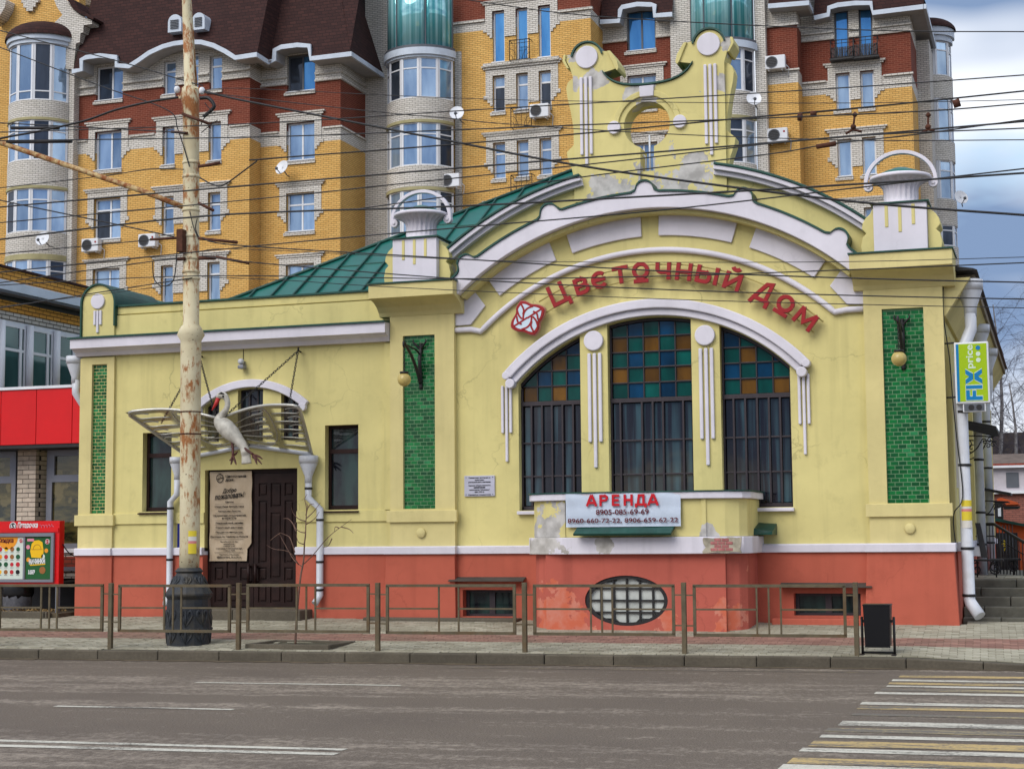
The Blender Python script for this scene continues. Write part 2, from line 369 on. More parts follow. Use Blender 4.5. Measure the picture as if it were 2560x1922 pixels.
def paint_mat(name, col, keep):
    m, nt, b = base(name); p = pos(nt)
    wear = math_(nt, 'ADD', math_(nt, 'MULTIPLY', noise(nt, p, 1, 5, (.7, 3, 1), .7), .55), math_(nt, 'MULTIPLY', noise(nt, p, 34, 4, (.6, 1.6, 1), .75), .45))
    k = ramp(nt, wear, keep, keep+.07)
    c = mixc(nt, k, col, rgb(104, 98, 90)); c = mixc(nt, ramp(nt, noise(nt, p, 90, 2), .4, .75, 0, .35), c, rgb(112, 106, 96))
    L(nt, c, b.inputs['Base Color']); b.inputs['Roughness'].default_value = .75; bump(nt, b, noise(nt, p, 120, 2), .3, .004)
paint_mat('paint_white', rgb(208, 204, 190), .50); paint_mat('paint_yellow', rgb(196, 168, 108), .475); paint_mat('paint_worn', rgb(176, 158, 112), .43)

def sheet(name, x0, x1, y0f, y1f, zf, nx, ny, m, **k):
    b = MB(); vs = []
    for i in range(nx+1):
        x = x0+(x1-x0)*i/nx
        for j in range(ny+1):
            y = y0f(x)+(y1f(x)-y0f(x))*j/ny; vs.append((x, y, zf(x, y)))
    b.add(vs, [(i*(ny+1)+j, (i+1)*(ny+1)+j, (i+1)*(ny+1)+j+1, i*(ny+1)+j+1) for i in range(nx) for j in range(ny)])
    return b.obj(name, m, **k)
MB().quad((-700,-300,-.06),(700,-300,-.06),(700,1200,-.06),(-700,1200,-.06)).obj('ground', MT['earth'], kind='structure')
road = MB().quad((-120,-90,0),(120,-90,0),(120,ky(120)+.1,0),(-120,ky(-120)+.1,0)).obj('road', MT['asphalt'], kind='structure')
walk = sheet('pavement', -42, 26, lambda x: ky(x)+.13, lambda x: 22 if x > -1.4 else 2.5, lambda x, y: (walk_z(x, y)-kerb_drop(x)*max(0, 1-(y-ky(x))/2.2) if y < 0 else .40)-.012, 68, 40, MT['joint'], kind='structure')
# pavers: 0.2 x 0.1 m blocks laid askew on the left and square by the crossing
PB = MB(); pv = []
def paver(x, y, a, wx, wy):
    c, s_ = math.cos(a), math.sin(a); q = []
    for dx, dy in ((-1,-1),(1,-1),(1,1),(-1,1)):
        X = x+(dx*wx*c-dy*wy*s_)/2; Y = y+(dx*wx*s_+dy*wy*c)/2; q.append((X, Y))
    if any(Y < ky(X)+.165 for X, Y in q): return
    if any(Y > -.03 and X < -1.5 for X, Y in q): return
    if -11.72 < x < -10.5 and ky(-11)+.42 < y < ky(-11)+1.28: return
    dz = random.uniform(-.004, .004)
    zt = [walk_z(X, Y)-kerb_drop(X)*max(0, 1-(Y-ky(X))/2.2)+dz if Y < 0 else .40+dz for X, Y in q]
    pv.append((y, x, [(X, Y, z_-.05) for (X, Y), z_ in zip(q, zt)], [(X, Y, z_) for (X, Y), z_ in zip(q, zt)]))
ang = .04
for i in range(-190, 60):
    for j in range(-60, 24):
        u = i*.205+(.1 if j % 2 else 0); v = j*.105
        x = u*math.cos(ang)-v*math.sin(ang)-2; y = u*math.sin(ang)*1.6+v-.4
        if -21 < x < 3.2 and ky(x) < y < (.05 if x < -1.5 else .72): paver(x, y, ang*1.6, .196, .097)
pv.sort(key=lambda q: (q[0]-.6*q[1]))       # nearest to the viewer first
for k, (y, x, a, b_) in enumerate(pv):
    if k < 300:
        o = MB().hexa(a, b_).obj('paver', MT['paver'], walk)
    else: PB.hexa(a, b_)
PB.obj('paver_field', MT['paver'], walk, kind='stuff')
# kerb stones, about one metre each
kerb = thing('kerb', (-7.5, ky(-7.5), 0), None, None); kerb['kind'] = 'structure'
x = -40
while x < 22:
    x1 = x+1.0-.008
    q = lambda xx, dy: (xx, ky(xx)+dy)
    zt = lambda xx: .15-kerb_drop(xx)
    a = [(*q(x,0),-.05),(*q(x1,0),-.05),(*q(x1,.16),-.05),(*q(x,.16),-.05)]
    bt = [(*q(x,.0),zt(x)-.0),(*q(x1,.0),zt(x1)),(*q(x1,.16),zt(x1)),(*q(x,.16),zt(x))]
    o = MB().hexa(a, bt).obj('kerb_stone', MT['kerb'], kerb, bevel=.018)
    o.location.y += random.uniform(-.008, .008); o.location.z += random.uniform(-.006, .003)
    x += 1.0
# gutter dirt
b = MB()
for i in range(160):
    xx = -30+i*.3; wd = .06+.14*random.random()
    b.quad((xx, ky(xx)-wd, .006), (xx+.3, ky(xx+.3)-wd*.8, .006), (xx+.3, ky(xx+.3), .012), (xx, ky(xx), .012))
b.obj('gutter_dirt', MT['earth'], road, kind='stuff')
# markings, each a thin sheet of paint on the road
RS = .083
def mark(x0, x1, y, wd, m, z=.004, slope=RS):
    f = lambda x: y+slope*(x-x0)
    MB().quad((x0, f(x0)-wd/2, z), (x1, f(x1)-wd/2, z), (x1, f(x1)+wd/2, z), (x0, f(x0)+wd/2, z)).obj('road_marking', MT[m], road)
for x0 in (-22.5, -16.6, -10.55): mark(x0, x0+2.75, -7.99+RS*(x0+10.48), .10, 'paint_white')
for x0 in (-22.6, -16.6, -10.62): mark(x0, x0+2.12 if x0 > -11 else x0+2.4, -10.95+.1*(x0+10.61), .11, 'paint_white')
mark(-30, -5.95, -13.70-.075*20.7, .13, 'paint_white', slope=.075); mark(-30, -5.9, -14.01-.09*20.9, .15, 'paint_white', slope=.09)
mark(-8.2, -2.3, ky(-8.2)-.62, .05, 'paint_worn')
for i, (y, wd, m) in enumerate([(-5.07,.30,'paint_yellow'),(-5.66,.24,'paint_white'),(-6.1,.26,'paint_yellow'),(-6.47,.2,'paint_white'),(-6.92,.26,'paint_worn'),(-7.33,.24,'paint_white'),
        (-8.5,.26,'paint_white'),(-8.93,.34,'paint_yellow'),(-9.6,.2,'paint_worn'),(-10.4,.38,'paint_white'),(-10.95,.3,'paint_worn'),(-11.45,.22,'paint_white'),(-11.98,.40,'paint_yellow'),(-12.42,.24,'paint_white'),
        (-13.1,.36,'paint_yellow'),(-13.5,.36,'paint_white'),(-14.2,.4,'paint_yellow'),(-14.8,.4,'paint_white')]):
    mark(-2.0+.018*(y+5)+random.uniform(-.03,.03), 3.2, y, wd, m, slope=.06)

# ---------------------------------------------------------------- the flower hall
CX, CZ = -6.4, 2.2
hall = thing('flower_hall', (CX, 0, .4), 'yellow art nouveau hall with arched gable, salmon plinth and green metal roof', 'building')
Yw, Yp, Tr, Sa = MT['yellow'], MT['yellow_pale'], MT['trim'], MT['salmon']
def arcz(x, r): return CZ+math.sqrt(max(0, r*r-(x-CX)**2))
RW = 3.33
def arch_hole(x0, x1, z0): return [(x0,z0),(x1,z0)]+[(x1+(x0-x1)*i/12, arcz(x1+(x0-x1)*i/12, RW)) for i in range(13)]
WL, WC, WR = (-8.82,-7.69), (-7.2,-5.735), (-5.25,-4.085)
holes = [arch_hole(*q, 2.27) for q in (WL, WC, WR)]
top = arc(CX, CZ, 5.86, 50.5, 129.5, 40)
plate('wall', [[(-11.15,1.6),(-1.68,1.6),(-1.68,6.2)]+[(-2.66,6.6)]+top+[(-10.14,6.6),(-11.15,6.2)]]+holes, 0, .35, Yw, hall)
# gable
tw = [(-7.74,7.6),(-7.74,9.82),(-7.79,9.99),(-7.86,10.13),(-7.855,10.23),(-7.75,10.235)]+arc(-7.48,10.15,.255,160,15,14)+[(-7.19,10.235),(-7.11,10.225),(-7.02,10.02),(-6.97,9.9),(-7.2,9.85)]+[(-7.115,9.74),(-7.04,9.68),(-6.95,9.63),(-6.82,9.585),(-6.68,9.56),(-6.54,9.55)]
mir = [(2*CX-x, z) for x, z in tw[::-1]]
key = [(-6.56,7.88),(-6.31,7.88)]+arc(-6.425,8.86,.405,-73,253,40)
plate('gable', [tw+[(CX,9.545)]+mir, key[::-1]], -.06, .4, MT['yellow_peel'], hall, bevel=.012)
for sx in (-1, 1):
    q = [(-7.74,7.9),(-7.80,8.2),(-7.88,8.42),(-7.89,8.52),(-7.80,8.60),(-7.745,8.66),(-7.76,8.9),(-7.815,9.25),(-7.87,9.5),(-7.89,9.66),(-7.86,9.76),(-7.79,9.82),(-7.735,9.83),(-7.735,7.9)]
    if sx == 1: q = [(2*CX-x, z) for x, z in q]
    MB().prism(q, .02, .34).obj('gable_scroll', Yw, hall, bevel=.012)
    q = [(-6.97,9.9),(-7.02,10.02),(-7.11,10.225),(-7.05,10.22),(-6.93,10.03),(-6.9,9.9),(-6.93,9.85)]
    q2 = [(-7.855,10.235),(-7.87,10.12),(-7.80,9.98),(-7.84,9.98),(-7.92,10.12),(-7.9,10.23)]
    for e in (q, q2):
        if sx == 1: e = [(2*CX-x, z) for x, z in e]
        MB().prism(e, -.10, .44).obj('gable_bracket', Yw, hall, bevel=.01)
    x = CX+sx*1.08
    MB().disc(x, 10.152, .2, -.10, -.05).obj('ornament_disc', Tr, hall, bevel=.01)
    for dx, z0 in ((-.085,8.42),(0,8.225),(.085,8.42)):
        MB().box(x+.02*sx+dx-.026, x+.02*sx+dx+.026, -.105, -.055, z0, 9.80).obj('ornament_rod', Tr, hall, bevel=.012)
    x = CX-.02+sx*.58
    MB().disc(x, 8.85, .115, -.12, -.05).obj('ornament_disc', Tr, hall, bevel=.01)
    e = [(x_-.0, z_) for x_, z_ in arc(CX-sx*-1.08, 10.152, .262, 172, 8, 16)]
    MB().band(e, [(a+(a-(CX+sx*1.08))*.12, b+(b-10.152)*.12) for a, b in e], -.1, .45).obj('metal_coping', MT['green_edge'], hall)
MB().band(arc(-6.425,8.86,.50,8,172,30), arc(-6.425,8.86,.60,8,172,30), -.095, -.05).obj('moulding', Yw, hall, bevel=.012)
MB().prism([(-6.53,9.34),(-6.29,9.34),(-6.28,9.53),(-6.54,9.53)], -.12, -.05).obj('keystone', Tr, hall, bevel=.01)
q = [(-7.2,9.86),(-7.115,9.75),(-7.04,9.69),(-6.95,9.64),(-6.82,9.595),(-6.68,9.57),(-6.54,9.56),(-6.4,9.555)]; q = q+[(2*CX-x, z) for x, z in q[-2::-1]]
MB().band(q, [(x, z+.03) for x, z in q], -.1, .43).obj('metal_coping', MT['green_edge'], hall)
# tulip ironwork in the slot under the round opening
b = MB(); b.tube([(-6.425,.12,7.88),(-6.425,.12,8.72)], .017, 8)
for s_ in (-1, 1):
    b.tube([(-6.425+s_*.075,.12,7.88),(-6.425+s_*.075,.12,8.3)]+[(-6.425+s_*(.075+.055-.055*math.cos(a)), .12, 8.3+.055*math.sin(a)*1.3) for a in [R(15*i) for i in range(1, 14)]], .015, 8)
b.box(-6.555,-6.315,.1,.14,7.98,8.02); b.obj('iron_ornament', MT['white_metal'], hall)
# pediment cornice on both sides of the gable, with the metal edge of the roof
for a0, a1 in ((51.2, 78.8), (101.6, 129)):
    MB().band(arc(CX,CZ,5.79,a0,a1,26), arc(CX,CZ,5.865,a0,a1,26), -.13, 0.02).obj('pediment_cornice', Tr, hall, bevel=.01)
    MB().band(arc(CX,CZ,5.866,a0,a1,26), arc(CX,CZ,5.94,a0,a1,26), -.22, .36).obj('pediment_cornice', Tr, hall, bevel=.01)
    MB().band(arc(CX,CZ,5.942,a0,a1,26), arc(CX,CZ,5.985,a0,a1,26), -.25, .8).obj('metal_coping', MT['green_edge'], hall, bevel=.01)
# arched cornice with five humps
def hump(r0):
    pts = []; HW = {i: a for i, a in enumerate((126.3, 108.1, 90, 72.1, 53.8))}
    for i in range(241):
        a = 131.4-82.8*i/240; r = r0
        for c in HW.values():
            d = abs(a-c)*math.pi/180*5.4
            if d < .16: r = r0+.19*math.sqrt(max(0, 1-(d/.16)**2))**.8
            elif d < .24: r = max(r, r0+.035*(1-(d-.16)/.08))
        pts.append((CX+r*math.cos(R(a)), CZ+r*math.sin(R(a))))
    return pts
hp = hump(5.40); lo = arc(CX,CZ,5.13,131.4,48.6,241)
clipx = lambda P: [(max(-9.82, min(-2.98, x)), z) for x, z in P]
MB().band(hp, lo, -.42, 0.02).obj('arch_cornice', Tr, hall, bevel=.012)
MB().band([(x+(x-CX)*.006, z+(z-CZ)*.006) for x, z in hp], hp, -.45, .02).obj('metal_coping', MT['green_edge'], hall)
MB().band(arc(CX,CZ,5.129,131.4,48.6,60), arc(CX,CZ,5.06,131.4,48.6,60), -.28, .01).obj('arch_cornice_step', Yw, hall, bevel=.01)
# white panels under it
def apanel(a0, a1): return [(CX+r*math.cos(R(a)), CZ+r*math.sin(R(a))) for r, a in [(4.72, a0+(a1-a0)*i/14) for i in range(15)]+[(5.08, a1+(a0-a1)*i/14) for i in range(15)]]
for a0, a1 in ((91.9,107.2),(111.0,125.5),(54.3,69.0),(72.8,88.3)):
    MB().prism(apanel(a0, a1), -.05, .0).obj('arch_panel', Tr, hall, bevel=.012)
for sx in (-1, 1):
    q = [(-9.975,5.95),(-9.86,5.975),(-9.617,6.152),(-9.41,5.88),(-9.686,5.556),(-9.975,5.55)]
    if sx == 1: q = [(2*CX-x, z) for x, z in q]
    MB().prism(q, -.05, .0).obj('arch_panel', Tr, hall, bevel=.012)
A_ = [R(a) for a in range(42, 139)]
P3 = [(-2.85,-.04,5.47),(-3.12,-.04,5.47)]+[(CX+4.47*math.cos(a), -.04, CZ+4.47*math.sin(a)) for a in [R(46.5+.9*i) for i in range(98)]]+[(-9.68,-.04,5.47),(-9.98,-.04,5.47)]
MB().tube(P3, .052, 8).obj('torus_moulding', Tr, hall)
# window hood, two steps and scroll ends
ends = (43.2, 136.8)
MB().band(arc(CX,CZ,3.345,*ends,60), arc(CX,CZ,3.46,*ends,60), -.09, .02).obj('window_hood', Tr, hall, bevel=.015)
MB().band(arc(CX,CZ,3.461,*ends,60), arc(CX,CZ,3.62,*ends,60), -.16, .02).obj('window_hood', Tr, hall, bevel=.02)
for a in (ends[0]-1.2, ends[1]+1.2):
    for r, rr, d in ((3.40,.085,0),(3.55,.07,.9)):
        s_ = 1 if a > 90 else -1
        MB().disc(CX+r*math.cos(R(a-s_*d)), CZ+r*math.sin(R(a-s_*d)), rr, -.165, .0, 20).obj('hood_scroll', Tr, hall, bevel=.015)
for x in (-7.435, -5.49):
    MB().disc(x, 5.165, .172, -.07, 0.0).obj('ornament_disc', Tr, hall, bevel=.015)
    for dx, z0 in ((-.095,3.42),(0,2.98),(.095,3.42)):
        MB().box(x+.01+dx-.03, x+.01+dx+.03, -.05, .0, z0, 4.95).obj('ornament_rod', Tr, hall, bevel=.015)
for x in (-9.03, -3.86):
    for dx, z0 in ((-.075,3.62),(0,3.12),(.075,3.62)):
        MB().box(x+dx-.024, x+dx+.024, -.05, .0, z0, 4.45).obj('ornament_rod', Tr, hall, bevel=.014)
# ---- big arched windows
def stained(name, c):
    m, nt, b = base(name); p = pos(nt); oi = N(nt, 'ShaderNodeObjectInfo')
    k = mixc(nt, ramp(nt, noise(nt, p, 1.3, 3, (3, 1, 1)), .3, .7), tuple(q*.42 for q in c[:3])+(1,), c)
    h = N(nt, 'ShaderNodeHueSaturation'); L(nt, ramp(nt, oi.outputs['Random'], 0, 1, .5, 1.15), h.inputs['Value']); L(nt, k, h.inputs['Color'])
    L(nt, h.outputs[0], b.inputs['Base Color']); b.inputs['Roughness'].default_value = .08; b.inputs['Specular IOR Level'].default_value = .3
    bump(nt, b, noise(nt, p, 6, 2), .12, .01)
stained('glass_green', rgb(8, 88, 80)); stained('glass_blue', rgb(8, 66, 104)); stained('glass_amber', rgb(124, 84, 18))
def dark_glass():
    m, nt, b = base('dark_glass'); p = pos(nt)
    st = noise(nt, p, 1, 4, (9, 1, .25)); k = mixc(nt, ramp(nt, st, .44, .6), rgb(24, 22, 32), rgb(64, 92, 102))
    k = mixc(nt, ramp(nt, noise(nt, p, 1, 3, (2.5, 1, .6)), .35, .6, 0, .7), k, rgb(30, 28, 36))
    L(nt, k, b.inputs['Base Color']); b.inputs['Roughness'].default_value = .05; b.inputs['Specular IOR Level'].default_value = .5
    bump(nt, b, noise(nt, p, 2, 2), .08, .02)
dark_glass()
FR = MT['dark_frame']
def clip(x0, x1, z0, z1, r):
    if max(arcz(x0, r), arcz(x1, r)) <= z0+.02: return None
    P = [(x0, z0), (x1, z0)] if min(arcz(x0, r), arcz(x1, r)) > z0 else None
    xs = [x1+(x0-x1)*i/10 for i in range(11)]
    tp = [(x, min(z1, arcz(x, r))) for x in xs]
    if P is None:
        tp = [(x, z) for x, z in tp if z > z0+.001]
        if len(tp) < 2: return None
        return [(tp[-1][0], z0), (tp[0][0], z0)]+tp
    return P+tp
RI = 3.27; ZT = 4.165; rowh = (5.48-ZT)/5-.0
PAT = [{0:'GBGBG',1:'OGOGO'}, ]
def big_window(x0, x1, cols, low, pats, lab):
    wn = thing('window', ((x0+x1)/2, .18, 2.27), None, None); wn.parent = hall; wn.matrix_parent_inverse = wm(hall).inverted()
    y0, y1 = .16, .23; f = MB()
    f.box(x0, x0+.035, y0-.02, y1, 2.27, min(arcz(x0, RI), 9)); f.box(x1-.035, x1, y0-.02, y1, 2.27, arcz(x1, RI))
    f.box(x0, x1, y0-.02, y1, 2.27, 2.34); f.box(x0, x1, y0-.03, y1, ZT-.075, ZT)
    f.band([(x0+(x1-x0)*i/14, arcz(x0+(x1-x0)*i/14, RW+.01)) for i in range(15)], [(x0+(x1-x0)*i/14, arcz(x0+(x1-x0)*i/14, RW-.05)) for i in range(15)], y0-.02, y1)
    n = cols; pw = (x1-x0-.07)/n
    for i in range(n):
        a, b_ = x0+.035+i*pw, x0+.035+(i+1)*pw
        if i: f.box(a-.011, a+.011, y0, y1, ZT, min(5.6, arcz(a, RI)))
        for j in range(5):
            z0, z1 = ZT+j*.265, ZT+(j+1)*.265
            if j == 4: z1 = 6
            p = clip(a+.011, b_-.011, z0+.011, z1-.011, RI)
            if not p: continue
            ch = pats[j][i]
            MB().prism(p, y0+.03, y0+.045).obj('pane', MT[{'G':'glass_green','B':'glass_blue','O':'glass_amber'}[ch]], wn)
    for j in range(1, 5):
        z_ = ZT+j*.265; dx = math.sqrt(max(0, RI*RI-(z_-CZ)**2)); a, b_ = max(x0, CX-dx), min(x1, CX+dx)
        if b_ > a: f.box(a, b_, y0, y1, z_-.011, z_+.011)
    # lower lights: vertical bars at given fractions, two horizontal bars
    xs = [x0+.035]+[x0+t*(x1-x0) for t in low]+[x1-.035]; zs = [2.34, 2.86, 3.44, ZT-.075]
    for i, x in enumerate(xs[1:-1]): f.box(x-.017, x+.017, y0-.03, y1, 2.34, ZT-.075)
    for z_ in zs[1:-1]: f.box(x0, x1, y0-.012, y1, z_-.014, z_+.014)
    for i in range(len(xs)-1):
        for j in range(3):
            MB().box(xs[i]+.018, xs[i+1]-.018, y0+.03, y0+.045, zs[j]+.015, zs[j+1]-.015).obj('pane', MT['dark_glass'], wn)
    f.obj('frame', FR, wn, bevel=.004)
    MB().box(x0-.02, x1+.02, -.09, .2, 2.2, 2.26).obj('sill', MT['trim'], wn, bevel=.01)
big_window(*WL, 4, (.17,.34,.5,.67,.84), ['OGOG','GBGB','BGOG','GBGB','OGOG'], '')
big_window(*WC, 5, (.12,.38,.51,.63,.87), ['GBGBG','OGOGO','GBGBG','OGOGO','GBGBG'], '')
big_window(*WR, 4, (.16,.33,.5,.67,.83), ['GOGO','BGBG','GOGB','BGBO','GOGB'], '')
# a dim hall behind the glass
MB().box(-11.1,-1.75,.4,.42,.4,6).obj('inner_wall', FR, hall)
# ---- pilasters with tiled panels
def tiles(x0, x1, z0, z1, y, single, pw, ph, pil):
    tp = thing('tile_panel', ((x0+x1)/2, y, z0), None, None); tp.parent = hall; tp.matrix_parent_inverse = wm(hall).inverted()
    MB().box(x0-.012, x1+.012, y+.006, y+.06, z0-.012, z1+.012).obj('grout', MT['grout'], tp)
    j = 0; z_ = z0+.004; big = MB(); cache = {}
    while z_+ph*.7 < z1:
        off = (0, .5)[j % 2]*pw+random.uniform(-.006,.006); x = x0-off; h = min(ph-.013, z1-z_-.003)
        while x < x1-.012:
            a, b_ = max(x, x0)+.006, min(x+pw, x1)-.006
            if b_-a > .02:
                d = random.uniform(-.0025, .0025); wkey = round(b_-a, 2)
                if single:
                    if wkey not in cache: cache[wkey] = MB().box(-.5, .5, 0, .016, 0, 1).mesh('tile', MT['tile'])
                    copyto(cache[wkey], tp, Matrix.Translation((( a+b_)/2, y+d, z_)) @ Matrix.Rotation(random.uniform(-.006,.006), 4, 'Y') @ Matrix.Diagonal((b_-a, 1, h, 1)), 'tile')
                else: big.box(a, b_, y+d, y+.016, z_, z_+h)
            x += pw
        z_ += ph; j += 1
    if not single: big.obj('tile_field', MT['tile'], tp, kind='stuff')
def pilaster(x0, x1, tx0, tx1, tz0, tz1, ztop, yf, base_y, single, pw, ph, m=Yp):
    plate('pilaster', [rect(x0, x1, 1.66, ztop), rect(tx0, tx1, tz0, tz1)], yf, .02, m, hall, bevel=.008)
    MB().box(x0-.05, x1+.05, yf-.05, yf+.04, 2.09, 2.295).obj('pilaster_band', m, hall, bevel=.008)
    tiles(tx0, tx1, tz0, tz1, yf+.055, single, pw, ph, None)
pilaster(-2.85, -1.6, -2.56, -1.905, 2.305, 5.44, 6.0, -.12, 0, True, .128, .0675)
pilaster(-11.2, -9.97, -10.95, -10.34, 2.325, 5.405, 6.0, -.12, 0, False, .124, .0657)
pilaster(-17.68, -16.93, -17.42, -17.09, 2.325, 5.17, 5.3, -.06, 0, False, .12, .0645)
for x in (-2.22, -10.6): MB().lathe([(.0,0),(.085,.0),(.085,.03),(.07,.045),(0.0,.05)], 0, 0, 20).obj('plaster_boss', Yp, hall).matrix_basis = Matrix.Translation((x, -.125, 1.9)) @ Matrix.Rotation(R(90), 4, 'X')
# pilaster cornices with a cove below, blocks, urns
for sx in (-1, 1):
    xc = CX+sx*4.2; hw = .8
    MB().xprism([(-.62,6.28),(-.62,6.03),(-.56,6.03),(-.40,5.99),(-.26,5.92),(-.17,5.83),(-.13,5.76),(.15,5.76),(.35,6.28)], xc-hw, xc+hw).obj('pilaster_cornice', Yp, hall, bevel=.008)
    MB().box(xc-hw-.02, xc+hw+.02, -.65, .4, 6.281, 6.305).obj('metal_coping', MT['green_edge'], hall)
    MB().box(xc-.42, xc+.42, -.42, .3, 6.306, 7.1).obj('block', Tr, hall, bevel=.012)
    for dx, z0 in ((-.21,6.72),(0,6.63),(.21,6.74)):
        MB().box(xc+dx-.027, xc+dx+.027, -.432, -.41, z0, 7.075).obj('block_groove', MT['yellow'], hall, bevel=.01)
    MB().box(xc-.46, xc+.46, -.46, .34, 7.101, 7.125).obj('metal_coping', MT['green_edge'], hall)
    for s2 in (-1, 1):
        q = [(.421,6.306),(.62,6.306),(.64,6.45),(.61,6.6),(.55,6.66),(.62,6.74),(.60,6.84),(.55,6.92),(.48,6.98),(.45,7.05),(.421,7.07)]
        MB().prism([(xc+s2*a, b_) for a, b_ in q], -.3, .3).obj('block_scroll', MT['yellow_peel'], hall, bevel=.012)
    # basket urn with fluted bell, rolled rim, lid and tall handle
    uz = 7.125; yb = -.08; n = 96; rings = []
    for r, z_, fl in ((.30,0,0),(.29,.03,0),(.27,.05,.0),(.262,.12,.012),(.258,.22,.014),(.268,.28,.016),(.30,.33,.02),(.36,.37,.022),(.43,.40,.02),(.455,.415,0)):
        rings.append([(xc+(r+fl*1.4*math.cos(20*2*math.pi*i/n))*math.cos(2*math.pi*i/n), yb+(r+fl*1.4*math.cos(20*2*math.pi*i/n))*math.sin(2*math.pi*i/n), uz+z_) for i in range(n)])
    MB().rings(rings).obj('urn', Tr, hall)
    MB().lathe([(.44,.40),(.485,.41),(.50,.435),(.485,.465),(.46,.475),(.43,.47)], xc, yb, 36, z0=uz).obj('urn_rim', Tr, hall)
    MB().lathe([(.43,.472),(.3,.54),(.12,.61),(.02,.635)], xc, yb, 24, z0=uz).obj('urn_lid', MT['green_roof'], hall)
    hn = [(xc+.555*math.cos(R(a)), yb, uz+.38+.50*math.sin(R(a))) for a in range(-8, 189, 6)]
    b = MB(); rg = []
    for i, p in enumerate(hn):
        t = Vector((0,0,1)); c = (Vector((p[0]-xc, 0, p[2]-uz-.38))).normalized()
        rg.append([tuple(Vector(p)+c*u_+Vector((0, v_, 0))) for u_, v_ in ((-.03,-.05),(.03,-.05),(.03,.05),(-.03,.05))])
    b.rings(rg, sm=False)
    for s2 in (-1, 1):
        e = (xc+s2*.545, uz+.335)
        b.disc(e[0]-s2*.03, e[1], .075, yb-.055, yb+.055, 18)
        b.disc(e[0]-s2*.03, e[1], .03, yb-.075, yb+.075, 12)
    b.obj('urn_handle', Tr, hall, bevel=.008)
# ---- left wing
door = rect(-14.985, -13.085, 1.5, 3.1)
wlp, wrp = rect(-16.32, -15.70, 2.345, 3.83), rect(-12.53, -11.87, 2.33, 3.86)
DXC = -14.035
DR = 1.66; DZ = 4.62-DR        # arch over the door
dz_ = lambda x: DZ+math.sqrt(max(0, DR*DR-(x-DXC)**2))
def dar(x0, x1, z0): return [(x0,z0),(x1,z0)]+[(x1+(x0-x1)*i/8, dz_(x1+(x0-x1)*i/8)-.03) for i in range(9)]
dw = [(-15.0,-14.70,3.62),(-14.31,-13.79,3.62),(-13.42,-13.06,3.62)]
plate('wall', [[(-17.68,1.6),(-14.985,1.6),(-14.985,3.1),(-13.085,3.1),(-13.085,1.6),(-11.15,1.6),(-11.15,6.1),(-17.68,6.1)], wlp, wrp]+[dar(*q) for q in dw], 0, .35, Yw, hall)
for a, b_ in ((-16.93,-14.985),(-13.085,-11.2)):
    MB().box(a, b_, -.035, .0, 2.115, 2.315).obj('wall_band', Yw, hall, bevel=.006)
MB().box(-11.34,-11.2,-.05,.0,2.32,5.3).obj('pilaster_return', Yw, hall)
# cornice, parapet
MB().xprism([(-.05,5.33),(-.10,5.33),(-.16,5.40),(-.24,5.44),(-.24,5.45),(-.32,5.46),(-.32,5.645),(0.02,5.66),(.02,5.33)], -17.75, -11.21).obj('cornice', Tr, hall, bevel=.006)
MB().xprism([(-.36,5.645),(-.36,5.675),(.0,5.72),(.0,5.66),(-.3,5.646)], -17.79, -11.21).obj('metal_coping', MT['green_edge'], hall)
MB().box(-16.95,-11.21,.06,.4,5.66,6.12).obj('parapet', Yw, hall)
MB().box(-16.93,-11.21,.02,.44,6.121,6.265).obj('parapet_cap', Yw, hall, bevel=.01)
MB().box(-16.93,-11.21,-.02,.5,6.266,6.30).obj('metal_coping', MT['green_edge'], hall)
q = [(-17.66,5.68),(-16.95,5.68),(-16.95,6.35)]+arc(-17.305,6.35,.355,0,180,20)
MB().prism(q, -.05, .42).obj('end_pier', Yw, hall, bevel=.01)
e = [(-16.95,5.9)]+arc(-17.305,6.35,.356,0,180,20)+[(-17.661,5.7)]
MB().band(e, [(x+(.03 if x > -17.0 else -.03 if x < -17.6 else (x+17.305)*.085), z+(z-6.35)*.085*(z > 6.35)) for x, z in e], -.09, 1.6).obj('metal_coping', MT['green_edge'], hall)
MB().prism([(-16.96,6.2)]+arc(-17.305,6.35,.34,0,180,16)+[(-17.65,6.2)], .43, 2.3).obj('barrel_roof', MT['green_roof'], hall)
MB().disc(-17.31, 6.39, .15, -.09, -.04).obj('ornament_disc', Tr, hall, bevel=.012)
for dx, z0 in ((-.065,5.93),(0,5.78),(.065,5.93)): MB().box(-17.31+dx-.024, -17.31+dx+.024, -.085, -.04, z0, 6.21).obj('ornament_rod', Tr, hall, bevel=.01)
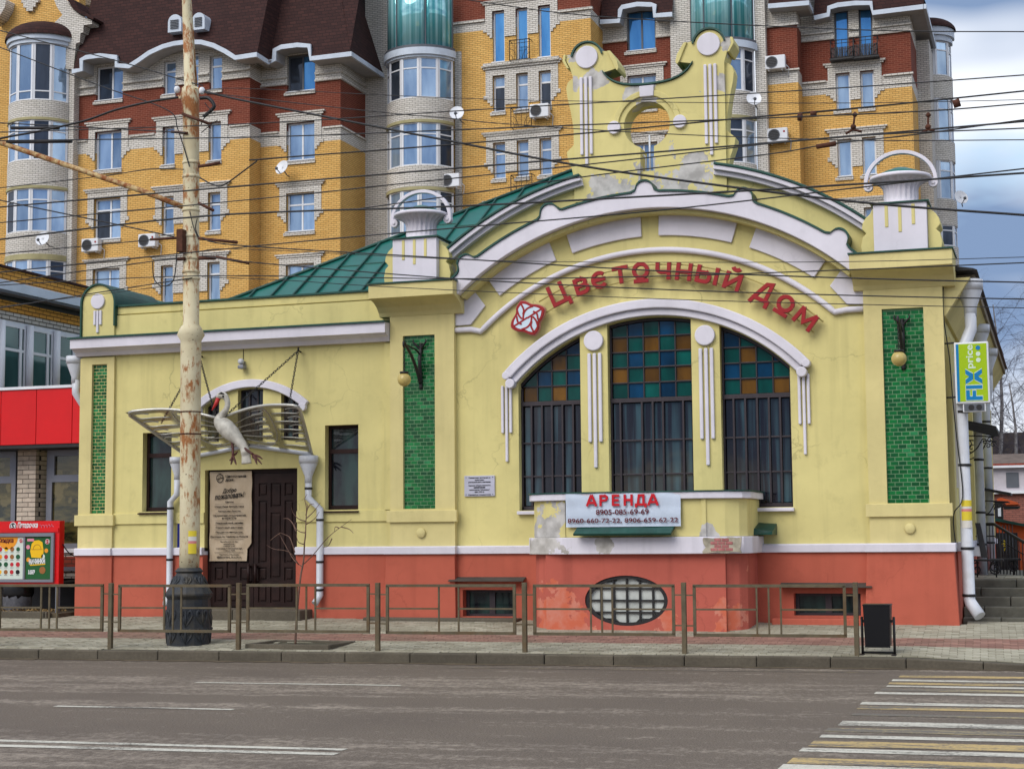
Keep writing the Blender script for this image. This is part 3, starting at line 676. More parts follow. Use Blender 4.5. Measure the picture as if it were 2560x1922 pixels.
# door arch hood
MB().band(arc(DXC,DZ,DR-.01,48,132,30), arc(DXC,DZ,DR+.135,48.5,131.5,30), -.09, .0).obj('door_hood', Tr, hall, bevel=.012)
for s_ in (-1, 1): MB().disc(DXC+s_*1.075, DZ+1.245, .075, -.1, .0, 18).obj('hood_scroll', Tr, hall, bevel=.012)
for x0, x1, z0 in dw:
    wn = thing('window', ((x0+x1)/2, .15, z0), None, None); wn.parent = hall; wn.matrix_parent_inverse = wm(hall).inverted()
    f = MB(); f.box(x0, x0+.03, .12, .2, z0, dz_(x0)); f.box(x1-.03, x1, .12, .2, z0, dz_(x1)); f.box(x0, x1, .12, .2, z0, z0+.03)
    f.band([(x0+(x1-x0)*i/8, dz_(x0+(x1-x0)*i/8)) for i in range(9)], [(x0+(x1-x0)*i/8, dz_(x0+(x1-x0)*i/8)-.06) for i in range(9)], .12, .2)
    nb = 2 if x1-x0 > .45 else 1
    for i in range(1, nb+1): x = x0+(x1-x0)*i/(nb+1); f.box(x-.012, x+.012, .13, .2, z0, dz_(x)-.03)
    f.box(x0, x1, .13, .2, 4.22, 4.245); f.box(x0, x1, .13, .2, 3.92, 3.945); f.obj('frame', FR, wn)
    MB().prism([(x0,z0),(x1,z0)]+[(x1+(x0-x1)*i/8, dz_(x1+(x0-x1)*i/8)-.02) for i in range(9)], .16, .17).obj('pane', MT['dark_glass'], wn)
# rectangular windows either side of the door
def glass_dim():
    m, nt, b = base('dim_glass'); p = pos(nt); sp = N(nt, 'ShaderNodeSeparateXYZ'); L(nt, p, sp.inputs[0])
    k = mixc(nt, ramp(nt, noise(nt, p, 1, 4, (4, 1, 1.2)), .4, .65), rgb(16, 20, 28), rgb(40, 62, 60))
    L(nt, k, b.inputs['Base Color']); b.inputs['Roughness'].default_value = .04; b.inputs['Specular IOR Level'].default_value = .4; bump(nt, b, noise(nt, p, 2.2, 2), .06, .02)
glass_dim()
mat('curtain', rgb(120, 142, 130), .9, .15, 8, .2, 20)
for x0, x1, z0, z1 in ((-16.32,-15.70,2.345,3.83), (-12.53,-11.87,2.33,3.86)):
    wn = thing('window', ((x0+x1)/2, .15, z0), None, None); wn.parent = hall; wn.matrix_parent_inverse = wm(hall).inverted()
    plate('frame', [rect(x0, x1, z0, z1), rect(x0+.055, x1-.055, z0+.08, z0+1.02), rect(x0+.055, x1-.055, z0+1.1, z1-.06)], .15, .23, MT['dark_wood'], wn, bevel=.004)
    MB().box(x0+.05, x1-.05, .185, .195, z0+.07, z0+1.03).obj('pane', MT['dim_glass'], wn); MB().box(x0+.05, x1-.05, .185, .195, z0+1.09, z1-.05).obj('pane', MT['dim_glass'], wn)
    MB().hexa([(x0-.05,-.08,z0-.05),(x1+.03,-.08,z0-.05),(x1+.03,.16,z0-.05),(x0-.05,.16,z0-.05)], [(x0-.05,-.08,z0-.03),(x1+.03,-.08,z0-.03),(x1+.03,.16,z0+.01),(x0-.05,.16,z0+.01)]).obj('sill', MT['dark_wood'], wn)
# ---- double door of panelled dark wood
dd = thing('double_door', (DXC, .12, .57), None, None); dd.parent = hall; dd.matrix_parent_inverse = wm(hall).inverted()
DW = MT['door_wood']
plate('frame', [rect(-14.985,-13.085,.57,3.1), rect(-14.93,-13.14,.57,3.03)], .13, .24, DW, dd)
for s_ in (0, 1):
    x0 = -14.93 if s_ == 0 else -14.03; x1 = -14.04 if s_ == 0 else -13.14
    cols = [(x0+.09, x0+.27), (x0+.335, x0+.555), (x0+.62, x0+.80)]; hs = []
    for i, (a, b_) in enumerate(cols):
        for z0, z1 in ([(.66,.98),(1.06,1.30),(1.38,2.52),(2.60,2.84)] if i != 1 else [(.66,.98),(1.10,2.30),(2.40,2.84)]): hs.append((a, b_, z0+.0, z1))
    plate('door_leaf', [rect(x0, x1, .58, 3.02)]+[rect(a, b_, z0, z1) for a, b_, z0, z1 in hs], .14, .19, DW, dd, bevel=.008)
    for a, b_, z0, z1 in hs:
        MB().hexa([(a,.165,z0),(b_,.165,z0),(b_,.19,z0),(a,.19,z0)], [(a,.165,z1),(b_,.165,z1),(b_,.19,z1),(a,.19,z1)]).obj('door_panel', DW, dd)
        MB().box(a+.03, b_-.03, .145, .17, z0+.03, z1-.03).obj('door_panel', DW, dd, bevel=.012)
    hx = -14.10 if s_ == 0 else -13.96
    MB().tube([(hx,.06,1.0),(hx,.06,1.36)], .028, 10).box(hx-.02, hx+.02, .05, .16, 1.02, 1.05).box(hx-.02, hx+.02, .05, .16, 1.30, 1.33).obj('handle', MT['dark_wood'], dd)
MB().box(-14.98,-13.09,.195,.21,.5,3.08).obj('backing', FR, dd)
st = MT['kerb']
MB().box(-15.45,-14.1,-.55,.13,.3,.56).obj('door_step', st, hall, bevel=.02); MB().box(-14.09,-12.75,-.55,.13,.3,.555).obj('door_step', st, hall, bevel=.02)
# ---- plinth
def plinth(x0, x1, yf, m=Sa, zt=1.53, batter=.0, cells=()):
    if cells: plate('plinth', [rect(x0, x1, .2, zt)]+[rect(*c) for c in cells], yf, .3, m, hall, bevel=.006)
    else: MB().hexa([(x0-batter,yf-batter,.2),(x1+batter,yf-batter,.2),(x1+batter,.3,.2),(x0-batter,.3,.2)], [(x0,yf,zt),(x1,yf,zt),(x1,.3,zt),(x0,.3,zt)]).obj('plinth', m, hall, bevel=.01)
    MB().xprism([(yf-.05,1.53),(yf-.055,1.655),(yf-.02,1.67),(.2,1.67),(.2,1.53)], x0-(.03 if batter else 0), x1+(.03 if batter else 0)).obj('plinth_band', Tr, hall, bevel=.008)
plinth(-17.70, -16.9, -.10); plinth(-16.9, -14.985, -.05); plinth(-13.085, -11.25, -.05)
plinth(-11.25, -9.95, -.2, batter=.03); plinth(-9.95, -8.1, -.08, cells=[(-9.85,-8.88,.45,.91)]); plinth(-4.85, -2.9, -.08, cells=[(-4.1,-3.03,.51,.87)])
plinth(-2.9, -1.55, -.2, batter=.06)
mat('slab', rgb(74, 70, 64), .9, .2, 4, .3, 40)
for x0, x1, z0, z1, zc in ((-9.85,-8.88,.45,.91,1.07),(-4.1,-3.03,.51,.87,.98)):
    wn = thing('cellar_window', ((x0+x1)/2, .1, z0), None, None); wn.parent = hall; wn.matrix_parent_inverse = wm(hall).inverted()
    xm = (x0+x1)/2
    plate('frame', [rect(x0, x1, z0, z1), rect(x0+.06, xm-.05, z0+.04, z1-.05), rect(xm+.05, x1-.06, z0+.04, z1-.05)], .1, .16, FR, wn)
    MB().box(x0+.02, x1-.02, .13, .14, z0, z1).obj('pane', MT['dim_glass'], wn)
    MB().hexa([(x0-.2,-.27,zc-.012),(x1+.2,-.27,zc-.012),(x1+.2,-.05,zc+.055),(x0-.2,-.05,zc+.055)], [(x0-.2,-.27,zc),(x1+.2,-.27,zc),(x1+.2,-.05,zc+.07),(x0-.2,-.05,zc+.07)]).obj('hood_sheet', MT['slab'], wn)
MB().box(-11.6,-8.75,-.42,-.1,.28,.435).obj('edging_block', st, hall, bevel=.02)
MB().box(-4.42,-2.86,-.36,-.1,.33,.475).obj('edging_block', Sa, hall, bevel=.015)
# ---- bay under the big window, with the oval cellar window
YB = -1.4; bx0, bx1 = -8.22, -4.66
def bayp(inset, yfr): return [(bx0+inset, .1), (bx0+inset, YB+.38+inset*.5), (bx0+.10+inset, YB+.22+inset), (bx0+.30, YB+.09+yfr+inset), (bx0+.62, YB+inset+.0)] + [(bx1-.62, YB+inset), (bx1-.30, YB+.09+yfr+inset), (bx1-.10-inset, YB+.22+inset), (bx1-inset, YB+.38+inset*.5), (bx1-inset, .1)]
ov = [( -6.58+.685*c, .79+.40*s_) for c, s_ in cyc(48)]
lowp = [(bx0+.02,.1),(bx0+.02,YB+.35),(bx0+.05,YB+.12),(bx0+.35,YB+.12),(bx0+.36,YB+.02)]
q = bayp(.02, 0)
MB().zprism(q[:4]+[(bx0+.30,.1)], .2, 1.53).obj('bay_plinth', MT['salmon_bay'], hall, bevel=.01)
MB().zprism([(bx1-.30,.1)]+q[6:], .2, 1.53).obj('bay_plinth', MT['salmon_bay'], hall, bevel=.01)
plate('bay_plinth', [rect(bx0+.301, bx1-.301, .2, 1.53), ov[::-1]], YB+.04, YB+.34, MT['salmon_bay'], hall, bevel=.012)
MB().zprism(bayp(-.08, 0), 1.531, 1.80).obj('bay_band', MT['trim_bay'], hall, bevel=.012)
MB().zprism(bayp(.0, 0), 1.801, 2.40).obj('bay_wall', MT['yellow_bay'], hall, bevel=.01)
MB().zprism(bayp(-.07, 0), 2.401, 2.51).obj('bay_cap', MT['trim_bay'], hall, bevel=.01)
MB().zprism(bayp(-.09, 0), 2.511, 2.53).obj('metal_coping', MT['green_edge'], hall)
for x in (bx0+.62, bx1-.62): MB().box(x-.04, x+.04, YB-.02, YB+.2, 1.801, 2.40).obj('bay_pilaster', MT['yellow_bay'], hall, bevel=.01)
# broken patch with bare brick
mat('bare_brick', rgb(176, 112, 110), .95, .25, 8, .6, 40); mat('rubble', rgb(172, 164, 146), .95, .3, 6, .8, 30)
bx_a, bx_b = -5.28, -4.688; rr_ = random.Random(4); n_ = 9
bm = [(bx_a+(bx_b-bx_a)*t/n_+rr_.uniform(-.02,.02), 1.535+rr_.uniform(0,.025)) for t in range(n_+1)]+[(bx_b+rr_.uniform(-.03,.02), 1.6+t*.05) for t in range(4)]+[(bx_b-(bx_b-bx_a)*t/n_+rr_.uniform(-.02,.02), 1.795-rr_.uniform(0,.03)) for t in range(n_+1)]+[(bx_a+rr_.uniform(-.02,.05), 1.75-t*.06) for t in range(4)]
MB().prism(bm, YB-.086, YB-.05).obj('broken_plaster', MT['rubble'], hall)
for k_ in range(4):
    for i in range(2 if k_ % 2 else 3):
        xx = (bx_a+bx_b)/2-.18+(.06 if k_ % 2 else 0)+i*.12; MB().box(xx, xx+.112, YB-.094+.004*rr_.random(), YB-.06, 1.575+k_*.05, 1.62+k_*.05).obj('brick', MT['bare_brick'], hall, bevel=.006)
wn = thing('oval_window', (-6.545, YB+.2, .4), None, None); wn.parent = hall; wn.matrix_parent_inverse = wm(hall).inverted()
mat('glass_brick', rgb(196, 200, 196), .25, .12, 5, .1, 10)
ox, oz = -6.58, .79
MB().band([(ox+.685*c, oz+.40*s_) for c, s_ in cyc(48)+[(1,0)]], [(ox+.62*c, oz+.35*s_) for c, s_ in cyc(48)+[(1,0)]], YB+.07, YB+.2).obj('frame', MT['iron'], wn)
for i in range(-2, 3): x = ox+i*.215; hh = .38*math.sqrt(1-((x-ox)/.66)**2); MB().box(x-.014, x+.014, YB+.09, YB+.13, oz-hh, oz+hh).obj('bar', MT['iron'], wn)
for i in (-1, 0, 1): z_ = oz+i*.19; hh = .65*math.sqrt(1-((z_-oz)/.39)**2); MB().box(ox-hh, ox+hh, YB+.095, YB+.125, z_-.012, z_+.012).obj('bar', MT['iron'], wn)
for i in range(6):
    for j in range(4):
        x = ox-.645+i*.215; z_ = oz-.38+j*.19
        P = [(a, b_) for a, b_ in [(x+.016+(.183)*u_, z_+.014+.162*v_) for u_, v_ in ((0,0),(.5,0),(1,0),(1,.5),(1,1),(.5,1),(0,1),(0,.5))] if ((a-ox)/.655)**2+((b_-oz)/.38)**2 < 1]
        if len(P) >= 3: MB().prism(P, YB+.135, YB+.15).obj('pane', MT['glass_brick'], wn)
MB().box(-7.3,-5.85,YB+.205,YB+.25,.35,1.25).obj('backing', MT['glass_brick'], wn)
# green metal tray under the banner and at the bay's corner
MB().xprism([(YB-.28,1.83),(YB-.30,1.86),(YB-.02,1.98),(YB+.02,1.98),(YB+.02,1.94)], -7.35, -5.75).obj('metal_tray', MT['green_edge'], hall)
MB().hexa([(bx1-.02,-.5,1.82),(bx1+.30,-.5,1.82),(bx1+.30,.0,1.82),(bx1-.02,.0,1.82)], [(bx1-.02,-.45,1.92),(bx1+.30,-.45,1.87),(bx1+.30,0.,2.0),(bx1-.02,0.,2.02)]).obj('metal_tray', MT['green_edge'], hall)
# ---- roof: hip with standing seams
RSL = .645
def rz(y): return 6.30+RSL*(y-.3)
hipx = lambda y: -14.75+1.13*(y-.3)
yr = 5.3
rf = MB().quad((-14.75,.3,6.28),(-9.05,.3,6.28),(-9.05,yr,rz(yr)-.02),(hipx(yr),yr,rz(yr)-.02)).quad((-9.05,.3,6.28),(-7.4,.3,6.1),(-7.4,yr,6.1),(-9.05,yr,rz(yr)-.02)).obj('roof', MT['green_roof'], hall)
MB().quad((-14.75,.3,6.28),(hipx(yr),yr,rz(yr)-.02),(hipx(yr),11,rz(yr)-.02),(-14.75,14,6.28)).obj('roof_slope', MT['green_roof'], rf)
x = -14.3
while x < -9.1:
    yt = min(yr, .3+(x+14.75)/1.13)
    MB().hexa([(x-.014,.3,6.28),(x+.014,.3,6.28),(x+.014,yt,rz(yt)-.02),(x-.014,yt,rz(yt)-.02)], [(x-.014,.3,6.335),(x+.014,.3,6.335),(x+.014,yt,rz(yt)+.035),(x-.014,yt,rz(yt)+.035)]).obj('roof_seam', MT['green_edge'], rf)
    k = 1.05+.3*random.random()
    for j in range(4):
        yy = .3+k+j*1.35
        if yy < yt-.1: MB().box(x+.03, x+.43, yy-.01, yy+.01, rz(yy)-.03, rz(yy)-.004).obj('roof_seam', MT['green_edge'], rf)
    x += .465
MB().tube([(-14.75,.3,6.30),(hipx(yr),yr,rz(yr)+.01)], .035, 6).obj('roof_hip', MT['green_edge'], rf)
MB().box(-11.7,-11.1,.35,.4,6,6.29).obj('roof_apron', MT['green_edge'], rf)
MB().box(-17.68,-11.2,.3,14,5.0,6.25).obj('wing_roof_deck', MT['green_edge'], hall)
# ---- right-hand flank, receding from the street
XF = -1.62
MB().box(XF-.3, XF, .36, 17, 1.67, 5.3).obj('flank_wall', Yw, hall)
MB().box(XF-.3, XF+.1, .31, 17, .2, 1.53).obj('flank_plinth', Sa, hall); MB().box(XF-.3, XF+.15, .31, 17, 1.531, 1.67).obj('flank_band', Tr, hall)
for y in (.0,2.9,3.9,6.6,7.6,10.2,11.2,14,15,16.6): MB().box(XF-.01, XF+.09, y+.36, y+.80, 1.671, 5.0).obj('flank_pilaster', Yp, hall, bevel=.008)
for y in (1.9,5.6,9.3,12.9):
    for dy in (.45,.65): MB().box(XF-.01, XF+.04, y+dy, y+dy+.06, 2.6, 4.6).obj('ornament_rod', Tr, hall)
MB().hexa([(XF-.3,.0,5.3),(XF+.05,.0,5.3),(XF+.05,17,5.3),(XF-.3,17,5.3)], [(XF-.3,.0,5.9),(XF+.45,.0,5.9),(XF+.45,17,5.9),(XF-.3,17,5.9)]).obj('flank_cornice', Yp, hall)
mat('eave_brick', rgb(150, 138, 122), .9, .2, 6, .3, 30)
MB().box(XF-.3, XF+.5, .6, 17, 5.901, 6.03).obj('flank_cornice_top', MT['eave_brick'], hall)
MB().hexa([(XF-.3,.1,6.031),(XF+.56,.1,6.031),(XF+.56,17,6.031),(XF-.3,17,6.031)], [(XF-.3,.1,6.2),(XF+.50,.1,6.06),(XF+.50,17,6.06),(XF-.3,17,6.2)]).obj('metal_coping', MT['iron'], hall)
MB().box(-17.67,-17.4,.36,14,.3,6).obj('flank_wall', Yw, hall)
# ---- downpipes
def pipe(name, pts, r, hop=None, cl=(), hoppery=None, spout=True):
    b = MB().tube(pts, r, 14)
    if hop:
        x, y, z_, s_ = hop
        b.lathe([(r*1.05,-.36*s_),(r*1.05,-.24*s_),(.17*s_,-.0),(.17*s_,.02),(.185*s_,.02),(.185*s_,.16*s_),(.165*s_,.16*s_),(.05,.1*s_)], x, y, 18, z0=z_)
    o = b.obj(name, MT['white_metal'], hall)
    for p, d in cl:
        MB().lathe([(r*1.12,-.02),(r*1.12,.02)], p[0], p[1], 14, z0=p[2]).box(p[0]-.012, p[0]+.012, p[1], p[1]+d, p[2]-.012, p[2]+.012).obj('pipe_clamp', MT['iron'], o)
    return o
px_, py_ = -1.36, .12
pipe('downpipe', [(-1.2,.35,5.35),(-1.2,.34,5.1),(px_-.02,.12,4.62),(px_-.02,py_,4.4),(px_,py_,.78),(px_+.02,py_-.02,.72),(px_+.16,py_-.14,.52)], .095, (-1.2,.36,5.72,1.15), [((px_,py_,z_),.3) for z_ in (4.25,3.75,2.9,1.58,.84)])
for y in (5.3, 9.6): pipe('downpipe', [(XF+.34,y,5.3),(XF+.34,y,4.9),(XF+.26,y,4.5),(XF+.26,y,.6)], .085, (XF+.34,y,5.6,1.1), [((XF+.26,y,z_),.2) for z_ in (4.2,3.2,2.2,1.6)])
pipe('downpipe', [(-15.5,-.12,2.95),(-15.5,-.12,2.66),(-15.64,-.12,2.52),(-15.64,-.12,.85),(-15.67,-.2,.72)], .06, (-15.5,-.12,3.22,.8), [((-15.64,-.12,z_),.12) for z_ in (2.4,1.45)])
pipe('downpipe', [(-12.80,-.12,2.85),(-12.80,-.12,2.55),(-12.57,-.12,2.35),(-12.57,-.12,.8),(-12.62,-.22,.66)], .065, (-12.80,-.12,3.16,.95), [((-12.80,-.12,2.72),.12),((-12.57,-.12,2.15),.12),((-12.57,-.12,1.4),.12),((-12.57,-.12,.9),.12)])
pipe('downpipe', [(-17.85,.05,4.9),(-17.85,.05,4.65),(-17.72,.2,4.35),(-17.72,.3,4.2)], .075, (-17.86,.05,5.2,1.0), [])

# ---------------------------------------------------------------- apartment block behind
apt = thing('apartment_building', (-24, 38, 0), 'tall yellow, white and red brick apartment block with round bays and mansard roof', 'building')
brick('brick_yellow', rgb(231, 186, 110), rgb(219, 171, 96), rgb(154, 120, 72), ms=.009)
brick('brick_red', rgb(124, 61, 46), rgb(109, 53, 40), rgb(160, 108, 88), ms=.006)
brick('brick_white', rgb(226, 221, 214), rgb(210, 205, 196), rgb(140, 134, 128), ms=.010)
brick('brick_bay', rgb(224, 219, 212), rgb(208, 203, 194), rgb(140, 134, 128), ms=.010, curved=1.6)
brick('shingle', rgb(66, 40, 37), rgb(52, 31, 30), rgb(40, 25, 25), .32, .16, .012)
mat('pvc', rgb(222, 224, 230), .4, .04, 2, 0); mat('eave_white', rgb(196, 206, 220), .5, .08, 2, .05, 20); mat('soffit', rgb(176, 176, 180), .7, .08, 2, .05, 20)
mat('beige_band', rgb(168, 160, 120), .8, .12, 2, .1, 30); mat('grey_frame', rgb(88, 92, 100), .5, .08, 2, 0)
def sky_glass(name, c1, c2, metal=.55):
    m, nt, b = base(name); p = pos(nt); oi = N(nt, 'ShaderNodeObjectInfo')
    k = mixc(nt, ramp(nt, noise(nt, p, 1, 3, (2.5, 1, .5)), .35, .65), c1, c2)
    h = N(nt, 'ShaderNodeHueSaturation'); L(nt, ramp(nt, oi.outputs['Random'], 0, 1, .75, 1.2), h.inputs['Value']); L(nt, k, h.inputs['Color'])
    L(nt, h.outputs[0], b.inputs['Base Color']); b.inputs['Metallic'].default_value = metal; b.inputs['Roughness'].default_value = .06
    bump(nt, b, noise(nt, p, .8, 2), .05, .05)
sky_glass('sky_glass', rgb(164, 188, 214), rgb(128, 154, 186)); sky_glass('sky_glass_dark', rgb(70, 78, 92), rgb(50, 56, 66), .3)
sky_glass('sky_glass_blue', rgb(92, 156, 212), rgb(70, 132, 192), .6)
def teal():
    m, nt, b = base('teal_glass'); tcn = N(nt, 'ShaderNodeTexCoord'); p = pos(nt)
    k = mixc(nt, ramp(nt, noise(nt, p, 1, 3, (7, 7, .1)), .35, .65), rgb(70, 158, 166), rgb(176, 228, 236))
    L(nt, k, b.inputs['Base Color']); b.inputs['Metallic'].default_value = .25; b.inputs['Roughness'].default_value = .07
teal()
BW, BR, BY = MT['brick_white'], MT['brick_red'], MT['brick_yellow']
def part_empty(name, loc, par=apt):
    o = thing(name, loc, None, None); o.parent = par; o.matrix_parent_inverse = wm(par).inverted(); return o
def wall(x0, x1, y, zones, wins=(), t=.3):
    cuts = sorted({x0, x1}|{q for w_ in wins for q in w_[:2]})
    for z0, z1, m in zones:
        b = MB(); nb = 0
        for a, c in zip(cuts[:-1], cuts[1:]):
            if nb and len(b.v) == nb: b.obj('wall', MT[m], apt); b = MB()
            nb = len(b.v)
            xm_ = (a+c)/2; sp = sorted((max(w_[2], z0), min(w_[3], z1)) for w_ in wins if w_[0] < xm_ < w_[1] and w_[3] > z0 and w_[2] < z1); z_ = z0
            for p, q in sp:
                if p > z_+.001: b.box(a, c, y, y+t, z_, p)
                z_ = q
            if z1 > z_+.001: b.box(a, c, y, y+t, z_, z1)
        if b.v: b.obj('wall', MT[m], apt)
def win(x0, x1, z0, z1, y, mull=(), trans=None, glassm='sky_glass', fm='pvc', sill=True, dark=None, arch=0):
    w_ = part_empty('window', ((x0+x1)/2, y+.18, z0)); yf = y+.15; ft = .075
    xs = [x0]+[x0+t*(x1-x0) for t in mull]+[x1]; zs = [z0]+([z0+trans*(z1-z0)] if trans else [])+[z1]; hs = []
    for i in range(len(xs)-1):
        for j in range(len(zs)-1):
            hs.append((xs[i]+(ft if i == 0 else ft/2), xs[i+1]-(ft if i == len(xs)-2 else ft/2), zs[j]+(ft if j == 0 else ft/2), zs[j+1]-(ft if j == len(zs)-2 else ft/2)))
    plate('frame', [rect(x0, x1, z0, z1)]+[rect(*h) for h in hs], yf, yf+.07, MT[fm], w_)
    for k, h in enumerate(hs):
        g = glassm if dark is None or k not in dark else 'sky_glass_dark'
        MB().box(h[0]-.01, h[1]+.01, yf+.03, yf+.04, h[2]-.01, h[3]+.01).obj('pane', MT[g], w_)
    if sill: MB().box(x0-.12, x1+.03, y-.07, y+.12, z0-.17, z0-.04).obj('sill', BW, w_); MB().box(x0-.03, x1+.03, y-.1, y+.14, z0-.035, z0).obj('sill', MT['pvc'], w_)
    return w_
def surround(x0, x1, z0, z1, y, e=.32, low=.42, capx=.5, holes=None):
    h = z1-z0; zl = z0+low*h; top = z1+.38
    L_ = [(x0, zl-.28),(x0-.12, zl-.28),(x0-.12, zl-.14),(x0-.24, zl-.14),(x0-.24, zl),(x0-e-.1, zl),(x0-e-.1, zl+.17),(x0-e, zl+.17),(x0-e, top)]
    Rr = [(x1+x0-a+0, b_) for a, b_ in L_[::-1]]
    poly = L_+Rr
    hs = [rect(a, b_, zl-.5, min(d, top-.1)) for a, b_, c, d in holes] if holes else None
    # U shape: window opening(s) cut from below
    inner = []
    ws = sorted(holes or [(x0, x1, z0, z1)])
    pts = L_+Rr[:-1]+[(x1, zl-.28)]
    for a, b_, c, d in ws[::-1]:
        if pts[-1] != (b_, zl-.28): pts.append((b_, zl-.28))
        pts += [(b_, d), (a, d)]
        if a != x0: pts.append((a, zl-.28))
    plate('window_surround', [pts], y-.05, y+.02, BW, apt)
    MB().box(x0-capx, x1+capx, y-.13, y+.02, top, top+.07).box(x0-capx+.08, x1+capx-.08, y-.09, y+.02, top-.09, top-.001).obj('lintel', BW, apt)
def course(x0, x1, y, z_, d=.08, skip=()):
    for (p, q) in sorted(skip):
        if p > x0: MB().box(x0, min(p, x1), y, y+.16, z_, z_+d).obj('string_course', BW, apt)
        x0 = max(x0, q)
    if x1 > x0: MB().box(x0, x1, y, y+.16, z_, z_+d).obj('string_course', BW, apt)
# --- left block
ra = [(21.3,22.85),(18.14,19.88),(15.02,16.84),(11.95,13.69)]; rb = [(21.25,22.75),(18.1,19.8),(15.02,16.7),(11.98,13.65)]
xa, xb, xm, xc_ = (-39.97,-38.6), (-36.53,-35.93), (-35.4,-34.8), (-34.25,-33.64)
W1w = [(*xa, *r) for r in ra]+[(*xb, *r) for r in rb]+[(*xc_, *r) for r in rb]+[(*xm, 21.25, 22.95)]
wall(-40.85, -32.27, 34, [(0,18.94,'brick_yellow'),(18.94,19.56,'brick_white'),(19.56,21.6,'brick_red'),(21.6,24.6,'brick_white')], W1w)
for i, r in enumerate(ra):
    win(*xa, *r, 34, (.56,), None if i < 2 else (.72 if i == 2 else .45), 'sky_glass', dark=((0,) if i in (0, 2) else ()))
    if i: surround(*xa, *r, 34)
for i, r in enumerate(rb):
    for q in (xb, xc_): win(*q, *r, 34, (), (.7 if i != 1 else None), 'sky_glass' if i != 3 else 'sky_glass')
    if i: surround(xb[0], xc_[1], *r, 34, holes=[(*xb, *r), (*xc_, *r)])
win(*xm, 21.25, 22.95, 34, (), .7)
for z_ in (21.6, 21.92): course(-40.86, -32.26, 33.9, z_, .08, [(x0-.02, x1+.02) for x0, x1 in (xa, xb, xm, xc_)])
course(-40.86, -32.26, 33.92, 19.5, .08, [(xa[0]-.4, xa[1]+.4), (xb[0]-.4, xc_[1]+.4)])
MB().box(-32.4,-32.265,34.3,35.3,0,18.94).obj('wall', BY, apt); MB().box(-32.4,-32.265,34.3,35.3,18.94,19.56).obj('wall', BW, apt); MB().box(-32.4,-32.265,34.3,35.3,19.56,21.6).obj('wall', BR, apt); MB().box(-32.4,-32.265,34.3,35.3,21.6,24.5).obj('wall', BW, apt)
r2 = [(21.08,22.69),(18.03,19.70),(14.92,16.61),(11.89,13.5)]; x2 = (-31.0,-29.66)
wall(-32.3, -28.45, 35, [(0,18.76,'brick_yellow'),(18.76,19.37,'brick_white'),(19.37,21.4,'brick_red'),(21.4,24.4,'brick_white')], [(*x2, *r) for r in r2])
for i, r in enumerate(r2):
    win(*x2, *r, 35, (.52,), None if i < 2 else .7, 'sky_glass_blue' if i == 0 else 'sky_glass', fm='grey_frame' if i == 0 else 'pvc', dark=((0,) if i == 0 else ()))
    if i: surround(*x2, *r, 35)
for z_, y0, d in ((21.4,34.9,.08),(21.72,34.9,.08),(19.31,34.92,.08)): course(-32.26, -28.36, y0, z_, d, [(x2[0]-(.4 if z_ < 20 else .02), x2[1]+(.4 if z_ < 20 else .02))]); MB().box(-28.5,-28.36,35.06,38,z_,z_+d).obj('string_course', BW, apt)
for z0, z1, m in ((0,18.76,BY),(18.76,19.37,BW),(19.37,21.4,BR),(21.4,24.4,BW)): MB().box(-28.7,-28.445,35.3,38.4,z0,z1).obj('wall', m, apt)
# --- middle block
r3 = [(22.37,24.66),(20.17,21.76),(17.2,18.8),(14.2,15.8)]; x3 = [(-22.56,-22.0),(-21.48,-20.94),(-20.45,-19.9)]
wall(-24.6, -18.1, 38, [(0,23.86,'brick_yellow'),(23.86,24.3,'brick_white'),(24.3,29,'brick_red')], [(*x, *r) for x in x3 for r in r3])
for i, r in enumerate(r3):
    for k, q in enumerate(x3): win(*q, *r, 38, (), None if i == 0 else .7, 'sky_glass_blue' if i == 0 else 'sky_glass', fm='pvc', dark=((0,) if i == 1 and k != 1 else ()))
    surround(x3[0][0], x3[2][1], *r, 38, low=.35 if i else .6, holes=[(*q, *r) for q in x3])
for x0, x1 in ((-21.98,-21.5),(-20.92,-20.47)):
    for r in r3: MB().box(x0, x1, 37.96, 38.02, r[0]+.55*(r[1]-r[0]), r[1]+.3).obj('window_surround', BW, apt)
MB().box(-24.6,-22.9,37.9,38.05,24.24,24.34).obj('string_course', BW, apt); MB().box(-19.55,-18.0,37.9,38.05,24.24,24.34).obj('string_course', BW, apt)
for z0, z1, m in ((0,23.86,BY),(23.86,24.3,BW),(24.3,29,BR)): MB().box(-18.3,-18.095,38.3,40.3,z0,z1).obj('wall', m, apt)
MB().box(-22.95,-19.5,37.8,38.02,22.15,22.3).box(-22.85,-19.6,37.88,38.02,22.05,22.149).obj('string_course', BW, apt)
# --- recessed dark red bay
r4 = [(22.82,24.62),(20.2,21.72),(17.1,18.7)]; x4 = (-17.0,-15.71)
wall(-18.2, -14.6, 39.9, [(0,20.35,'brick_yellow'),(20.35,20.95,'brick_white'),(20.95,23.27,'brick_red'),(23.27,25.2,'brick_white')], [(*x4, *r) for r in r4])
for i, r in enumerate(r4):
    win(*x4, *r, 39.9, (.5,), None, 'sky_glass_blue' if i == 0 else 'sky_glass', fm='grey_frame' if i == 0 else 'pvc')
    if i: surround(*x4, *r, 39.9)
course(-18.1, -14.7, 39.8, 23.27, .08, [x4])
